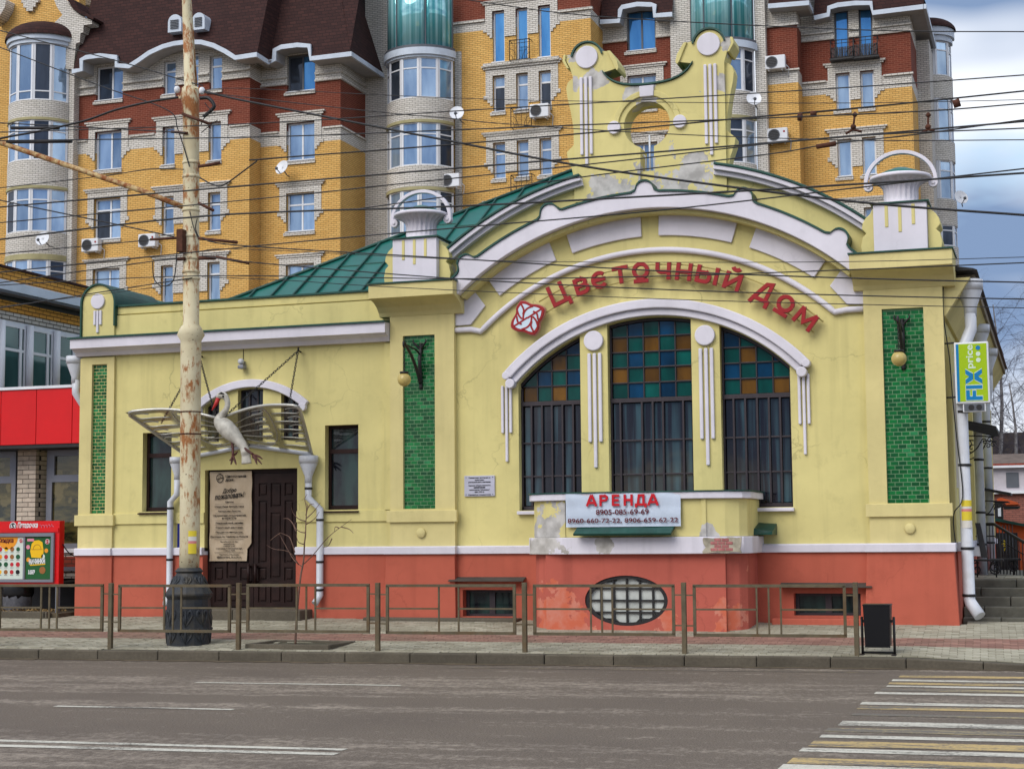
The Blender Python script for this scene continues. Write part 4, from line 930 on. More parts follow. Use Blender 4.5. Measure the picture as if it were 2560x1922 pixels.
# --- right block
wall(-10.95, -9.62, 40, [(0,20.74,'brick_yellow'),(20.74,21.31,'brick_white'),(21.31,23.2,'brick_red'),(23.2,25,'brick_white')])
MB().box(-10.95,-9.55,39.9,40.03,23.2,23.28).obj('string_course', BW, apt); MB().box(-10.95,-9.55,39.9,40.03,21.25,21.33).obj('string_course', BW, apt)
for z0, z1, m in ((0,20.74,BY),(20.74,21.31,BW),(21.31,23.2,BR),(23.2,25,BW)): MB().box(-9.8,-9.615,40.3,41.4,z0,z1).obj('wall', m, apt)
r6 = [(21.7,24.0),(19.67,21.25),(16.8,18.4),(13.8,15.4)]; x6 = [(-8.2,-7.6),(-7.17,-6.6)]
wall(-9.7, -5.05, 41.1, [(0,20.4,'brick_yellow'),(20.4,20.98,'brick_white'),(20.98,22.75,'brick_red'),(22.75,25,'brick_white')], [(*q, *r) for q in x6 for r in r6])
for i, r in enumerate(r6):
    for q in x6: win(*q, *r, 41.1, (), None, 'sky_glass_blue' if i == 0 else 'sky_glass', fm='grey_frame' if i == 0 else 'pvc')
    if i: surround(x6[0][0], x6[1][1], *r, 41.1, holes=[(*q, *r) for q in x6])
for z_ in (22.75, 23.05, 20.92): course(-9.6, -4.98, 41.0, z_, .08, [(-8.6, -6.2)] if z_ < 21 else [(q[0]-.02, q[1]+.02) for q in x6])
for z0, z1, m in ((0,20.4,BY),(20.4,20.98,BW),(20.98,22.75,BR),(22.75,25,BW)): MB().box(-5.3,-5.045,41.4,44,z0,z1).obj('wall', m, apt)
MB().box(-5.4,-4.5,44,60,0,23.2).obj('wall', BW, apt)
# --- pillars of pale brick beside the bays
for x0, x1, y, zt in ((-41.6,-40.84,33.6,24.9),(-28.45,-27.25,37.6,30),(-24.3,-24.0,37.9,23),(-15.0,-14.1,39.6,30),(-11.35,-10.9,39.6,30)):
    MB().box(x0, x1, y, y+2.2, 0, zt).obj('pillar', BW, apt)
# --- round bays
def bay(cx, cyf, r, half, zones, nl=5, ang=75, brickr=None):
    cy = cyf+r; bo = part_empty('bay', (cx, cy, 0))
    def pt(a, rr, z_): return (rr*math.sin(R(a)), -rr*math.cos(R(a)), z_)
    def shell(name, z0, z1, r0, m, par, n=24, a0=-ang, a1=ang):
        b = MB(); ra_ = [a0+(a1-a0)*i/n for i in range(n+1)]
        b.rings([[pt(a, r0, z0), pt(a, r0, z1), pt(a, r0-.25, z1), pt(a, r0-.25, z0)] for a in ra_], sm=False)
        me = b.mesh(name, m)
        o = bpy.data.objects.new(name, me); COL.objects.link(o); o.parent = par; return o
    for z0, z1, kind in zones:
        if kind == 'brick': shell('bay_wall', z0, z1, r, MT['brick_bay'], bo)
        elif kind == 'white': shell('bay_fascia', z0, z1, r+.14, MT['eave_white'], bo)
        elif kind == 'step': shell('bay_fascia', z0, z1, r+.05, MT['eave_white'], bo)
        elif kind == 'beige': shell('bay_band', z0, z1, r+.03, MT['beige_band'], bo)
        elif kind == 'darkring': shell('bay_band', z0, z1, r+.1, MT['grey_frame'], bo)
        elif kind == 'dome':
            b = MB(); H = z1-z0
            b.rings([[((r+.22)*math.cos(R(t))*math.sin(R(a)), -(r+.22)*math.cos(R(t))*math.cos(R(a)), z0+H*math.sin(R(t))) for a in [-100+200*i/24 for i in range(25)]] for t in range(0, 91, 9)], cap=False)
            o = bpy.data.objects.new('bay_dome', b.mesh('bay_dome', MT['shingle'])); COL.objects.link(o); o.parent = bo
        elif kind in ('win', 'tall', 'teal'):
            n = nl if kind != 'teal' else 3; step = 2*ang/n; f = MB(); fw = .055 if kind != 'teal' else .035
            wo = thing('bay_window', (0,0,z0), None, None); wo.parent = bo
            rr = r-.04; zt = z0+(z1-z0)*(.74 if kind == 'win' else .16)
            for i in range(n):
                if kind == 'teal':
                    sub = 8
                    b = MB(); aa = [-ang+step*i+step*(.012+.976*j/sub) for j in range(sub+1)]
                    b.rings([[pt(a, rr, z0-z0), pt(a, rr, z1-z0), pt(a, rr-.03, z1-z0), pt(a, rr-.03, 0)] for a in aa], sm=True)
                    o = bpy.data.objects.new('pane', b.mesh('pane', MT['teal_glass'])); COL.objects.link(o); o.parent = wo; continue
                a0, a1 = -ang+step*i, -ang+step*(i+1)
                A, B = Vector(pt(a0, rr, 0)), Vector(pt(a1, rr, 0)); t = (B-A).normalized(); nn = Vector((t.y, -t.x, 0)); ln = (B-A).length
                def slab(u0, u1, v0, v1, d0, d1):
                    return [tuple(A+t*u+nn*d+Vector((0,0,v))) for u, v, d in ((u0,v0,d0),(u1,v0,d0),(u1,v0,d1),(u0,v0,d1))], [tuple(A+t*u+nn*d+Vector((0,0,v))) for u, v, d in ((u0,v1,d0),(u1,v1,d0),(u1,v1,d1),(u0,v1,d1))]
                H = z1-z0; zm = zt-z0
                for u0, u1, v0, v1 in ((0,fw*1.7,0,H),(ln-fw*1.7,ln,0,H),(fw*1.7,ln-fw*1.7,0,fw),(fw*1.7,ln-fw*1.7,H-fw,H),(fw*1.7,ln-fw*1.7,zm-fw/2,zm+fw/2)): f.hexa(*slab(u0, u1, v0, v1, .03, -.05))
                for v0, v1 in ((fw, zm-fw/2), (zm+fw/2, H-fw)):
                    g = 'sky_glass_dark' if (i*7+int(z0*3)) % 4 == 0 else 'sky_glass'
                    o = bpy.data.objects.new('pane', MB().hexa(*slab(fw*1.7-.01, ln-fw*1.7+.01, v0-.01, v1+.01, -.0, -.02)).mesh('pane', MT[g])); COL.objects.link(o); o.parent = wo
            if kind == 'teal':
                for i in range(n+1):
                    a = -ang+step*i; f.hexa([pt(a-.9, rr+.03, 0), pt(a+.9, rr+.03, 0), pt(a+.9, rr-.06, 0), pt(a-.9, rr-.06, 0)], [pt(a-.9, rr+.03, z1-z0), pt(a+.9, rr+.03, z1-z0), pt(a+.9, rr-.06, z1-z0), pt(a-.9, rr-.06, z1-z0)])
            o = bpy.data.objects.new('frame', f.mesh('frame', MT['pvc' if kind != 'teal' else 'grey_frame'])); COL.objects.link(o); o.parent = wo
    return bo
bay(-25.7, 36.1, 1.62, 0, [(22.93,26.5,'teal'),(22.8,22.93,'darkring'),(22.5,22.8,'white'),(22.4,22.5,'step'),(20.62,22.4,'win'),(19.66,20.62,'brick'),(19.53,19.66,'beige'),(17.66,19.53,'win'),(16.72,17.66,'brick'),(16.58,16.72,'beige'),(14.7,16.58,'win'),(13.7,14.7,'brick'),(11,13.7,'brick')])
bay(-42.62, 32.4, 1.58, 0, [(24.15,25.1,'dome'),(23.95,24.2,'white'),(23.78,23.95,'step'),(21.2,23.78,'tall'),(20.42,21.2,'brick'),(20.3,20.42,'beige'),(18.5,20.3,'win'),(17.35,18.5,'brick'),(17.22,17.35,'beige'),(15.3,17.22,'win'),(14.3,15.3,'brick'),(14.05,14.3,'beige'),(12.2,14.05,'win'),(9,12.2,'brick')])
bay(-12.72, 38.4, 1.42, 0, [(22.52,26.5,'teal'),(22.4,22.52,'darkring'),(22.1,22.4,'white'),(20.27,22.1,'win'),(19.22,20.27,'brick'),(19.08,19.22,'beige'),(17.2,19.08,'win'),(16,17.2,'brick'),(12,16,'brick')], nl=5)
bay(-4.766, 46.1, 1.06, 0, [(24.428,25.074,'dome'),(24.051,24.428,'white'),(23.809,24.051,'step'),(22.226,23.809,'win'),(21.183,22.226,'brick'),(19.237,21.183,'win'),(18.334,19.237,'brick'),(16.584,18.334,'win'),(15.422,16.584,'brick'),(14.474,15.422,'win'),(8,14.474,'brick')], nl=5, ang=105)
# --- eaves: a white gutter board that lifts over the dormer windows, soffit behind it, shingled mansard above
def ribbon(poly, t):
    out = []
    for i, p in enumerate(poly):
        a = Vector(poly[max(i-1, 0)]); c = Vector(poly[min(i+1, len(poly)-1)]); d = (Vector((c[0]-a[0], c[1]-a[1]))).normalized()
        out.append((p[0]+d.y*t, p[1]-d.x*t))
    return out
def eave(poly, y, yw, ztop, lean=.36, t=.2):
    lo = ribbon(poly, t)
    MB().band(poly, lo, y, y+.1).obj('eave_board', MT['eave_white'], apt)
    MB().band(ribbon(poly, t*.5), ribbon(poly, t*.9), y+.1, yw+.02).obj('soffit', MT['soffit'], apt)
    z0 = min(p[1] for p in poly); f = lambda x, z_: (x, y+.04+(z_-z0)*lean, z_)
    pts = [f(x, z_) for x, z_ in poly]+[f(poly[-1][0], ztop), f(poly[0][0], ztop)]
    MB().quad(*pts).obj('mansard', MT['shingle'], apt)
def archpts(x0, x1, z0, h, n=12): return [(x0+(x1-x0)*i/n, z0+h*math.sin(math.pi*i/n)) for i in range(n+1)]
eave([(-40.646,22.582),(-40.24,22.582),(-40.26,23.015),(-39.941,23.149),(-39.23,23.158),(-38.344,22.98),(-38.326,22.603),(-37.752,22.517),(-37.348,22.708),(-36.774,23.01),(-36.086,23.22),(-35.514,23.297),(-34.944,23.301),(-34.151,23.214),(-33.53,22.993),(-32.967,22.678),(-32.492,22.348),(-31.481,22.382)], 33.1, 34, 29)
qa, qb = (-31.481,22.382), (-31.394,22.293)
MB().hexa([(qa[0],33.1,qa[1]-.2),(qb[0],34.1,qb[1]-.2),(qb[0]-.1,34.15,qb[1]-.2),(qa[0]-.1,33.15,qa[1]-.2)], [(qa[0],33.1,qa[1]),(qb[0],34.1,qb[1]),(qb[0]-.1,34.15,qb[1]),(qa[0]-.1,33.15,qa[1])]).obj('eave_board', MT['eave_white'], apt)
MB().quad((qa[0],33.14,qa[1]),(qb[0],34.14,qb[1]),(qb[0],34.14+(29-qb[1])*.36,29),(qa[0],33.14+(29-qa[1])*.36,29)).obj('mansard', MT['shingle'], apt)
MB().box(qa[0]-.5, qb[0]+.1, 34, 35, qa[1]-.14, qa[1]-.1).obj('soffit', MT['soffit'], apt)
eave([(-31.478,22.322),(-31.272,22.342),(-31.242,22.783),(-30.844,22.929),(-30.072,22.937),(-29.442,22.807),(-29.424,22.268),(-27.629,22.279)], 34.1, 35, 29)
q0, q1 = (-27.629,22.279), (-27.753,22.162)
MB().hexa([(q0[0],34.1,q0[1]-.2),(q0[0]+.1,34.1,q0[1]-.2),(q0[0]+.1,38.2,q0[1]-.2),(q0[0],38.2,q0[1]-.2)], [(q0[0],34.1,q0[1]),(q0[0]+.1,34.1,q0[1]),(q0[0]+.1,38.2,q0[1]),(q0[0],38.2,q0[1])]).obj('eave_board', MT['eave_white'], apt)
MB().box(q0[0]-.9, q0[0], 34.2, 38.2, q0[1]-.12, q0[1]-.1).obj('soffit', MT['soffit'], apt)
MB().quad((q0[0]+.05,34.14,q0[1]),(q0[0]+.05,38.3,q0[1]),(q0[0]-2.1,39.5,29),(q0[0]-2.1,36.5,29)).obj('mansard', MT['shingle'], apt)
eave([(-18.015,24.149),(-17.224,24.095),(-17.202,24.505),(-17.044,24.693),(-16.345,24.751),(-15.73,24.658),(-15.487,24.537),(-15.534,24.143),(-14.811,24.127)], 39.2, 39.9, 29)
eave([(-10.701,24.035),(-8.981,23.982)], 39.3, 40, 29)
eave([(-8.954,23.661),(-8.403,23.728),(-8.376,24.012),(-7.947,24.113),(-7.224,24.113),(-6.509,24.019),(-6.483,23.607),(-4.421,23.635)], 40.4, 41.1, 29)
q0 = (-8.981,23.982); MB().box(q0[0]-.1, q0[0], 39.4, 40.5, q0[1]-.2, q0[1]).obj('eave_board', MT['eave_white'], apt); MB().box(q0[0]-.9, q0[0]-.1, 39.4, 41, q0[1]-.14, q0[1]-.1).obj('soffit', MT['soffit'], apt)
q0 = (-4.421,23.635)
MB().box(q0[0]-.02, q0[0]+.1, 40.4, 47, q0[1]-.2, q0[1]).obj('eave_board', MT['eave_white'], apt); MB().box(q0[0]-1, q0[0], 41, 47, q0[1]-.16, q0[1]-.12).obj('soffit', MT['soffit'], apt)
MB().quad((q0[0]+.1,40.45,q0[1]),(q0[0]+.1,47,q0[1]),(q0[0]-1.5,48,29),(q0[0]-1.5,42.5,29)).obj('mansard', MT['shingle'], apt)
# dormer vents in the mansard
for R_ in ((1445,145,1560,275),(1655,125,1762,255)):
    x0, x1 = (-35.895, -35.236) if R_[0] == 1445 else (-34.695, -34.089)
    zb, zt_ = (23.762, 24.435) if R_[0] == 1445 else (23.738, 24.407)
    vo = part_empty('roof_vent', ((x0+x1)/2, 33.2, zb))
    MB().prism([(x0,zb),(x1,zb),(x1,zt_-.22)]+arc((x0+x1)/2, zt_-.22, (x1-x0)/2, 0, 180, 10)+[(x0,zt_-.22)], 33.25, 34.9).obj('vent_body', MT['eave_white'], vo)
    for k in range(6): MB().box(x0+.13, x1-.13, 33.2, 33.27, zb+.14+k*.07, zb+.175+k*.07).obj('louvre', MT['grey_frame'], vo)
# gable with curved parapet above the left bay
MB().box(-46, -41.0, 34.1, 34.6, 0, 30).obj('wall', BY, apt)
plate('parapet', [[(-41.896,26.026),(-41.287,25.954),(-40.853,25.423),(-40.485,25.141),(-39.88,24.833),(-39.877,24.663),(-40.308,24.659),(-40.32,24.326),(-40.469,24.306),(-40.491,23.884),(-40.689,23.863),(-40.798,22.709),(-41.494,22.781),(-41.537,24.834),(-41.921,24.878),(-41.424,25.249),(-41.705,25.629)]], 33.45, 34.09, BW, apt)
plate('parapet', [[(-45.185,26.414),(-44.432,26.325),(-44.516,25.955),(-44.787,25.553),(-45.157,25.324)]], 33.45, 34.09, BW, apt)
plate('parapet', [[(-43.986,26.433),(-43.05,26.323),(-43.078,26.19),(-43.203,26.205),(-43.229,25.991),(-43.353,26.005),(-43.361,25.816),(-43.71,25.857),(-43.726,26.022),(-43.864,26.037),(-43.888,26.258),(-43.982,26.269)]], 33.95, 34.09, BW, apt)
MB().prism([(-41.097,25.899),(-40.794,25.864),(-40.483,25.375),(-39.666,24.884),(-39.724,24.785),(-40.419,25.155),(-40.785,25.437)], 33.3, 34.6).obj('parapet_coping', MT['shingle'], apt)
plate('upper_wall', [[(-42.92,26.792),(-37.501,26.604),(-37.505,26.963),(-43.513,27.68)]], 36.5, 37, BW, apt)
# --- little iron balconies
def balcony(x0, x1, z0, z1, y, d=.35, solid=False):
    bo = part_empty('balcony', ((x0+x1)/2, y, z0)); b = MB(); r = .02
    for z_ in (z0, z1): b.tube([(x0,y,z_),(x0,y-d,z_),(x1,y-d,z_),(x1,y,z_)], r, 6)
    b.tube([(x0,y-d,z1-.14),(x1,y-d,z1-.14)], .014, 6)
    for x in (x0, x1): b.tube([(x,y-d,z0),(x,y-d,z1)], r, 6)
    b.obj('railing', MT['iron'], bo); g = MB(); w_ = x1-x0; h = z1-z0-.14
    for k in range(1, 4): g.tube([(x0+w_*k/4, y-d, z0),(x0+w_*k/4, y-d, z1)], .011, 5)
    for s_ in (-1, 1):
        for rr in (.35, .7): g.tube([((x0+x1)/2+s_*w_/2-s_*w_*.5*rr*math.sin(R(a)), y-d, z0+h*rr*math.cos(R(a))) for a in range(0, 91, 15)], .011, 5)
    g.obj('scrollwork', MT['iron'], bo)
    if solid:
        for k in range(14): MB().box(x0+w_*k/14, x0+w_*k/14+.05, y-d+.02, y-d+.03, z0, z1-.3).obj('slat', MT['iron'], bo)
        MB().box(x0-.05, x1+.05, y-d-.05, y, z0-.1, z0-.03).obj('floor_slab', MT['iron'], bo)
balcony(-21.673, -20.752, 22.276, 23.146, 38)
balcony(-21.627, -20.699, 19.315, 20.153, 38)
balcony(-21.654, -20.704, 16.31, 17.217, 38)
balcony(-8.311, -7.373, 21.805, 22.554, 41.1, .5, True)
balcony(-7.349, -6.371, 21.773, 22.578, 41.1, .5, True)
# --- air conditioners and satellite dishes fixed to the walls
def aircon(x, z_, y, label, logo=True, wd=.85, hd=.58):
    t = thing('air_conditioner', (x, y, z_-hd/2), label, 'air conditioner', 'air conditioners on the apartment walls')
    MB().box(x-wd/2, x+wd/2, y-.42, y-.1, z_-hd/2, z_+hd/2).obj('casing', MT['pvc'], t, bevel=.03)
    cx = x-wd*.16; MB().band(arc(cx, z_, .25, 0, 360, 25), arc(cx, z_, .215, 0, 360, 25), -.44+y, y-.42).obj('fan_ring', MT['grey_frame'], t)
    MB().disc(cx, z_, .214, y-.425, y-.42).obj('fan_guard', MT['iron'], t)
    b = MB()
    for k in range(6): b.box(cx-.2, cx+.2, y-.437, y-.428, z_-.18+k*.07, z_-.172+k*.07)
    b.obj('grille', MT['grey_frame'], t)
    if logo: MB().disc(x+wd*.34, z_+.12, .045, y-.43, y-.42, 12).obj('badge', MT['red_sign'], t)
    for s_ in (-.3, .25): MB().box(x+s_, x+s_+.05, y-.35, y+.02, z_-hd/2-.05, z_-hd/2-.001).obj('bracket', MT['pvc'], t)
    MB().tube([(x+wd/2, y-.2, z_-.1), (x+wd/2+.1, y-.05, z_-.2), (x+wd/2+.06, y-.03, z_-.6)], .018, 6).obj('hose', MT['pvc'], t)
for R_, lab, lg in (((-39.902,34,14.724), 'white air conditioner left of the lamp pole, under the wide window', True), ((-37.03,34,14.738), 'white air conditioner half hidden beside the lamp pole brackets', True),
        ((-20.339,38,19.934), 'white air conditioner beside the small iron balcony in the middle block', False), ((-24.128,37.2,17.029), 'white air conditioner at the foot of the left glazed bay', False),
        ((-10.517,40,21.59), 'white air conditioner high on the red brick at the right', False), ((-10.495,40,18.463), 'white air conditioner on the yellow brick with a red badge at the right', True)):
    aircon(R_[0], R_[2], R_[1], lab, lg)
def dish(p, r, label, az=0, arm=True):
    t = thing('satellite_dish', p, label, 'satellite dish', 'satellite dishes on the apartment walls'); x, y, z_ = p
    b = MB(); n = 20
    M = Matrix.Translation(Vector(p)) @ Matrix.Rotation(az, 4, 'Z') @ Matrix.Rotation(R(68), 4, 'X')
    b.rings([[tuple(M @ Vector((rr*r*.92*c, rr*r*s_, -h*r))) for c, s_ in cyc(n)] for rr, h in ((1,0),(.75,.1),(.4,.19),(.05,.22),(.05,.26),(.4,.23),(.75,.14),(1,.03))], cap=False)
    b.obj('reflector', MT['pvc'], t)
    MB().tube([tuple(M @ Vector((0,-r*.9,-.05))), tuple(M @ Vector((0,-r*.75,r*.8)))], .02, 6).ball(tuple(M @ Vector((0,-r*.72,r*.82))), .07).obj('feed_arm', MT['grey_frame'], t)
    MB().tube([tuple(M @ Vector((0,0,-.22*r))), (x, y+.5, z_-.25), (x, y+.9, z_-.25)], .025, 6).obj('wall_mount', MT['grey_frame'], t)
dish((-30.888,34.3,17.619), .34, 'round satellite dish on yellow brick between window rows, left block', -.2)
dish((-23.725,36.6,19.902), .34, 'satellite dish at the right edge of the left glazed bay', .2)
dish((-41.237,32,14.83), .34, 'satellite dish below the far left bay window', .1)
dish((-11.267,38.6,19.845), .34, 'pale satellite dish on the pillar by the gable scroll', .3)
dish((-3.457,46,16.549), .34, 'satellite dish sticking out against the sky at the right', .5)

# ---------------------------------------------------------------- grocery beside the hall
shop = thing('grocery_shop', (-20, 1, .4), 'low brick shop with bright red fascia panels left of the yellow hall', 'building')
mat('red_panel', rgb(214, 8, 14), .3, .05, 1.5, .03, 20); mat('alu', rgb(128, 130, 140), .4, .08, 2, .03, 40, metal=.3)
mat('shop_brick', rgb(205, 190, 172), .85, .12, 9, .3, 60, rnd=.16); mat('mortar_dark', rgb(70, 64, 60), .95, .1)
brick('brick_shop_yellow', rgb(218, 158, 72), rgb(204, 144, 64), rgb(70, 52, 34), .26, .085, .008); brick('brick_shop_white', rgb(204, 198, 190), rgb(190, 184, 176), rgb(80, 74, 70), .26, .085, .01)
def shop_glass():
    m, nt, b = base('shop_glass'); p = pos(nt)
    k = mixc(nt, ramp(nt, noise(nt, p, 1, 5, (1.5, 1, 5), .6), .42, .62), rgb(26, 34, 24), rgb(92, 84, 48))
    k = mixc(nt, ramp(nt, noise(nt, p, 3.5, 3), .55, .62, 0, .6), k, rgb(120, 108, 70))
    L(nt, k, b.inputs['Base Color']); b.inputs['Roughness'].default_value = .04; b.inputs['Specular IOR Level'].default_value = .55
shop_glass()
xs = [-27,-24.9,-22.6,-21.1,-19.65,-18.83,-18.01,-17.74]
for a, b_ in zip(xs[:-1], xs[1:]): MB().box(a+.006, b_-.006, .18, .32, 3.69, 4.77).obj('fascia_panel', MT['red_panel'], shop, bevel=.006)
MB().box(-27,-17.74,.33,1.3,3.70,4.76).obj('fascia_body', MT['red_panel'], shop); MB().box(-27,-17.9,.15,1.5,4.775,4.83).obj('fascia_flashing', MT['pvc'], shop)
MB().box(-27,-17.7,.2,1.2,3.62,3.689).obj('soffit', MT['iron'], shop)
# brick piers, each brick its own piece
ph = .0925; cache = {}
def brick_pier(x0, x1, y0, y1, z0, z1):
    pr_ = part_empty('brick_pier', ((x0+x1)/2, y0, z0), shop)
    MB().box(x0+.012, x1-.012, y0+.012, y1, z0, z1).obj('mortar_core', MT['mortar_dark'], pr_)
    z_ = z0; j = 0
    while z_ < z1-.05:
        cuts = [x0, x0+(.27 if j % 2 else .13), x1]; x = cuts[1]
        cuts = [x0]+[c for c in [x0+(.13 if j % 2 else .27)+.27*k for k in range(12)] if c < x1-.06]+[x1]
        for a, b_ in zip(cuts[:-1], cuts[1:]):
            k = round(b_-a, 3)
            if k not in cache: cache[k] = MB().box(0, b_-a-.012, 0, .11, 0, ph-.013).mesh('brick', MT['shop_brick'])
            copyto(cache[k], pr_, Matrix.Translation((a+.006, y0+random.uniform(0,.004), z_)), 'brick')
        yy = y0+.12+(0 if j % 2 else .06)
        while yy < y1-.05:
            e = min(yy+.25, y1)
            o = MB().box(x1-.1, x1, yy+.006, e-.006, z_, z_+ph-.013).obj('brick', MT['shop_brick'], pr_); yy += .262
        z_ += ph; j += 1
brick_pier(-19.69, -19.25, .8, 1.75, 1.2, 3.68)
for k, (x0, x1) in enumerate(((-19.14,-17.4),(-21.6,-19.87))):
    wn = part_empty('shop_window', ((x0+x1)/2, 1, 1.76), shop)
    plate('frame', [rect(x0, x1, 1.66, 3.66), rect(x0+.13, x1-.1, 1.76, 2.98), rect(x0+.18, x1-.14, 3.12, 3.5)], 1.0, 1.1, MT['alu'], wn, bevel=.006)
    MB().box(x0+.1, x1-.1, 1.05, 1.06, 1.7, 3.05).obj('pane', MT['shop_glass'], wn); MB().box(x0+.1, x1-.1, 1.05, 1.06, 3.05, 3.6).obj('pane', MT['shop_glass'], wn)
    MB().box(x0, x1, .9, 1.1, 1.58, 1.655).obj('sill', MT['pvc'], wn)
brick('brick_dark_red', rgb(150, 66, 50), rgb(132, 58, 44), rgb(90, 60, 50), .26, .085, .01)
for z0, z1, m, y in ((1.50,1.57,'brick_shop_white',.94),(1.30,1.499,'brick_dark_red',.9),(1.22,1.299,'alu',.86),(1.08,1.219,'brick_shop_white',.9),(.3,1.079,'iron',1.2)):
    MB().box(-27,-17.6,y,1.7,z0,z1).obj('base_course', MT[m], shop)
MB().hexa([(-18.9,.8,.98),(-17.8,.8,1.04),(-17.8,1.2,1.04),(-18.9,1.2,.98)], [(-18.9,.8,1.0),(-17.8,.8,1.10),(-17.8,1.2,1.10),(-18.9,1.2,1.0)]).obj('ramp', MT['slab'], shop)
# upper floor: a flank that recedes from the street
XS = -20.77
MB().box(XS-.25, XS-.02, .6, 13, 4.7, 6.45).obj('flank_wall', MT['pvc'], shop)
MB().box(XS-.25, XS, .6, 13, 6.45, 6.62).obj('flank_wall', MT['brick_shop_white'], shop); MB().box(XS-.25, XS+.01, .6, 13, 6.62, 6.85).obj('flank_wall', MT['brick_shop_yellow'], shop)
MB().box(XS-.3, XS+.30, .6, 13, 6.95, 6.99).obj('soffit', MT['grey_frame'], shop); MB().box(XS-.3, XS+.33, .6, 13, 6.995, 7.2).obj('cornice_sheet', MT['eave_white'], shop, bevel=.01)
MB().box(XS-.25, XS+.02, .6, 13, 6.851, 6.949).obj('flank_wall', MT['iron'], shop)
MB().box(XS-.25, XS, .6, 13, 7.2, 7.53).obj('parapet', MT['brick_shop_yellow'], shop); MB().box(XS-.3, XS+.05, .6, 13, 7.535, 7.58).obj('parapet_coping', MT['shingle'], shop)
MB().box(-27,XS-.3,.6,13,4.7,7.3).obj('upper_body', MT['brick_shop_yellow'], shop)
y = .68
for k in range(7):
    wn = part_empty('flank_window', (XS, y+.45, 5), shop); f = MB()
    for a, b_ in ((y,y+.06),(y+.60,y+.68),(y+.76,y+.80)): f.box(XS-.02, XS+.03, a, b_, 4.85, 6.35)
    f.box(XS-.02, XS+.028, y, y+.8, 5.80, 5.86); f.box(XS-.02, XS+.028, y, y+.8, 6.31, 6.36); f.obj('frame', MT['pvc'], wn)
    for z0, z1 in ((4.85,5.80),(5.86,6.31)):
        MB().box(XS-.015, XS+.005, y+.06, y+.60, z0, z1).obj('pane', MT['teal_dim'] if 'teal_dim' in MT else sky_glass('teal_dim', rgb(70,104,104), rgb(44,70,74), .25) or MT['teal_dim'], wn)
        MB().box(XS-.015, XS+.005, y+.68, y+.76, z0, z1).obj('pane', MT['teal_dim'], wn)
    MB().tube([(XS+.07,y+.89,4.8),(XS+.07,y+.89,6.40)], .085, 10).obj('column', MT['pvc'], shop)
    y += .975
# ad board on two posts
ad = thing('advert_board', (-18.7, -.14, .4), 'red framed poster board on posts beside the salmon plinth', 'advert board')
ya = -.22
plate('board', [rect(-20.4,-17.975,.985,2.195)], ya, ya+.16, MT['red_panel'], ad, bevel=.008)
MB().box(-20.4,-17.99,ya-.02,ya,1.98,2.06).obj('header_lip', MT['red_panel'], ad)
plate('poster_case', [rect(-20.1,-18.07,1.035,1.965), rect(-20.04,-18.13,1.085,1.90)], ya-.05, ya-.001, MT['alu'], ad, bevel=.006)
MB().box(-18.76,-18.72,ya-.03,ya-.002,1.09,1.895).obj('mullion', MT['alu'], ad)
flat('poster_pale', rgb(206, 214, 204)); flat('poster_green', rgb(30, 88, 44)); flat('poster_orange', rgb(232, 150, 40)); flat('poster_yellow', rgb(236, 186, 24)); flat('poster_red', rgb(190, 40, 50)); flat('poster_pink', rgb(226, 140, 160)); flat('dark_green', rgb(30, 84, 52)); flat('brownish', rgb(150, 96, 50))
MB().box(-20.03,-18.77,ya-.012,ya-.004,1.09,1.895).obj('poster', MT['poster_pale'], ad); MB().box(-18.71,-18.135,ya-.012,ya-.004,1.09,1.895).obj('poster', MT['poster_green'], ad)
MB().prism([(-19.38,1.893)]+arc(-19.13,1.893,.235,180,360,18), ya-.016, ya-.0125).obj('poster_print', MT['poster_orange'], ad)
text('lettering', 'Скидка', .12, -19.17, 1.79, ya-.02, MT['dark_red_ink'], ad, off=.003, width=.36)
cols = ['poster_red','poster_yellow','brownish','dark_green','poster_orange','poster_red','brownish','dark_green','dark_green','dark_green','poster_red','poster_red','poster_yellow','brownish','poster_red','ink']
for k in range(16):
    cx, cz = -19.29+(k % 4)*.135, 1.66-(k//4)*.145
    MB().disc(cx, cz, .04+.008*random.random(), ya-.016, ya-.0125, 9).obj('poster_print', MT[cols[k]], ad)
    MB().box(cx-.035, cx+.035, ya-.015, ya-.0125, cz-.065, cz-.058).obj('poster_print', MT['ink'], ad)
def five(x, z_, r, y):
    MB().disc(x, z_, r, y-.004, y, 20).obj('logo_disc', MT['white_paint'], ad)
    MB().band(arc(x, z_, r*.82, 0, 360, 25), arc(x, z_, r*.66, 0, 360, 25), y-.008, y-.0045).obj('logo_ring', MT['ink' if r > .06 else 'poster_red'], ad)
    text('logo_numeral', '5', r*1.5, x, z_-r*.5, y-.008, MT['ink' if r > .06 else 'poster_red'], ad, off=.004)
five(-19.02, 2.10, .078, ya-.001); five(-18.82, 1.82, .045, ya-.013); five(-18.23, 1.80, .05, ya-.013)
text('lettering', 'Пятерочка', .14, -18.69, 2.07, ya-.004, MT['white_paint'], ad, off=.004, width=.46, shear=.2)
b = MB(); pts = [(-18.42+.32*i/26, ya-.004, 2.1+.045*math.sin(i*1.9)*math.cos(i*.7)) for i in range(27)]; b.tube(pts, .005, 4); b.obj('graffiti', MT['poster_pink'], ad)
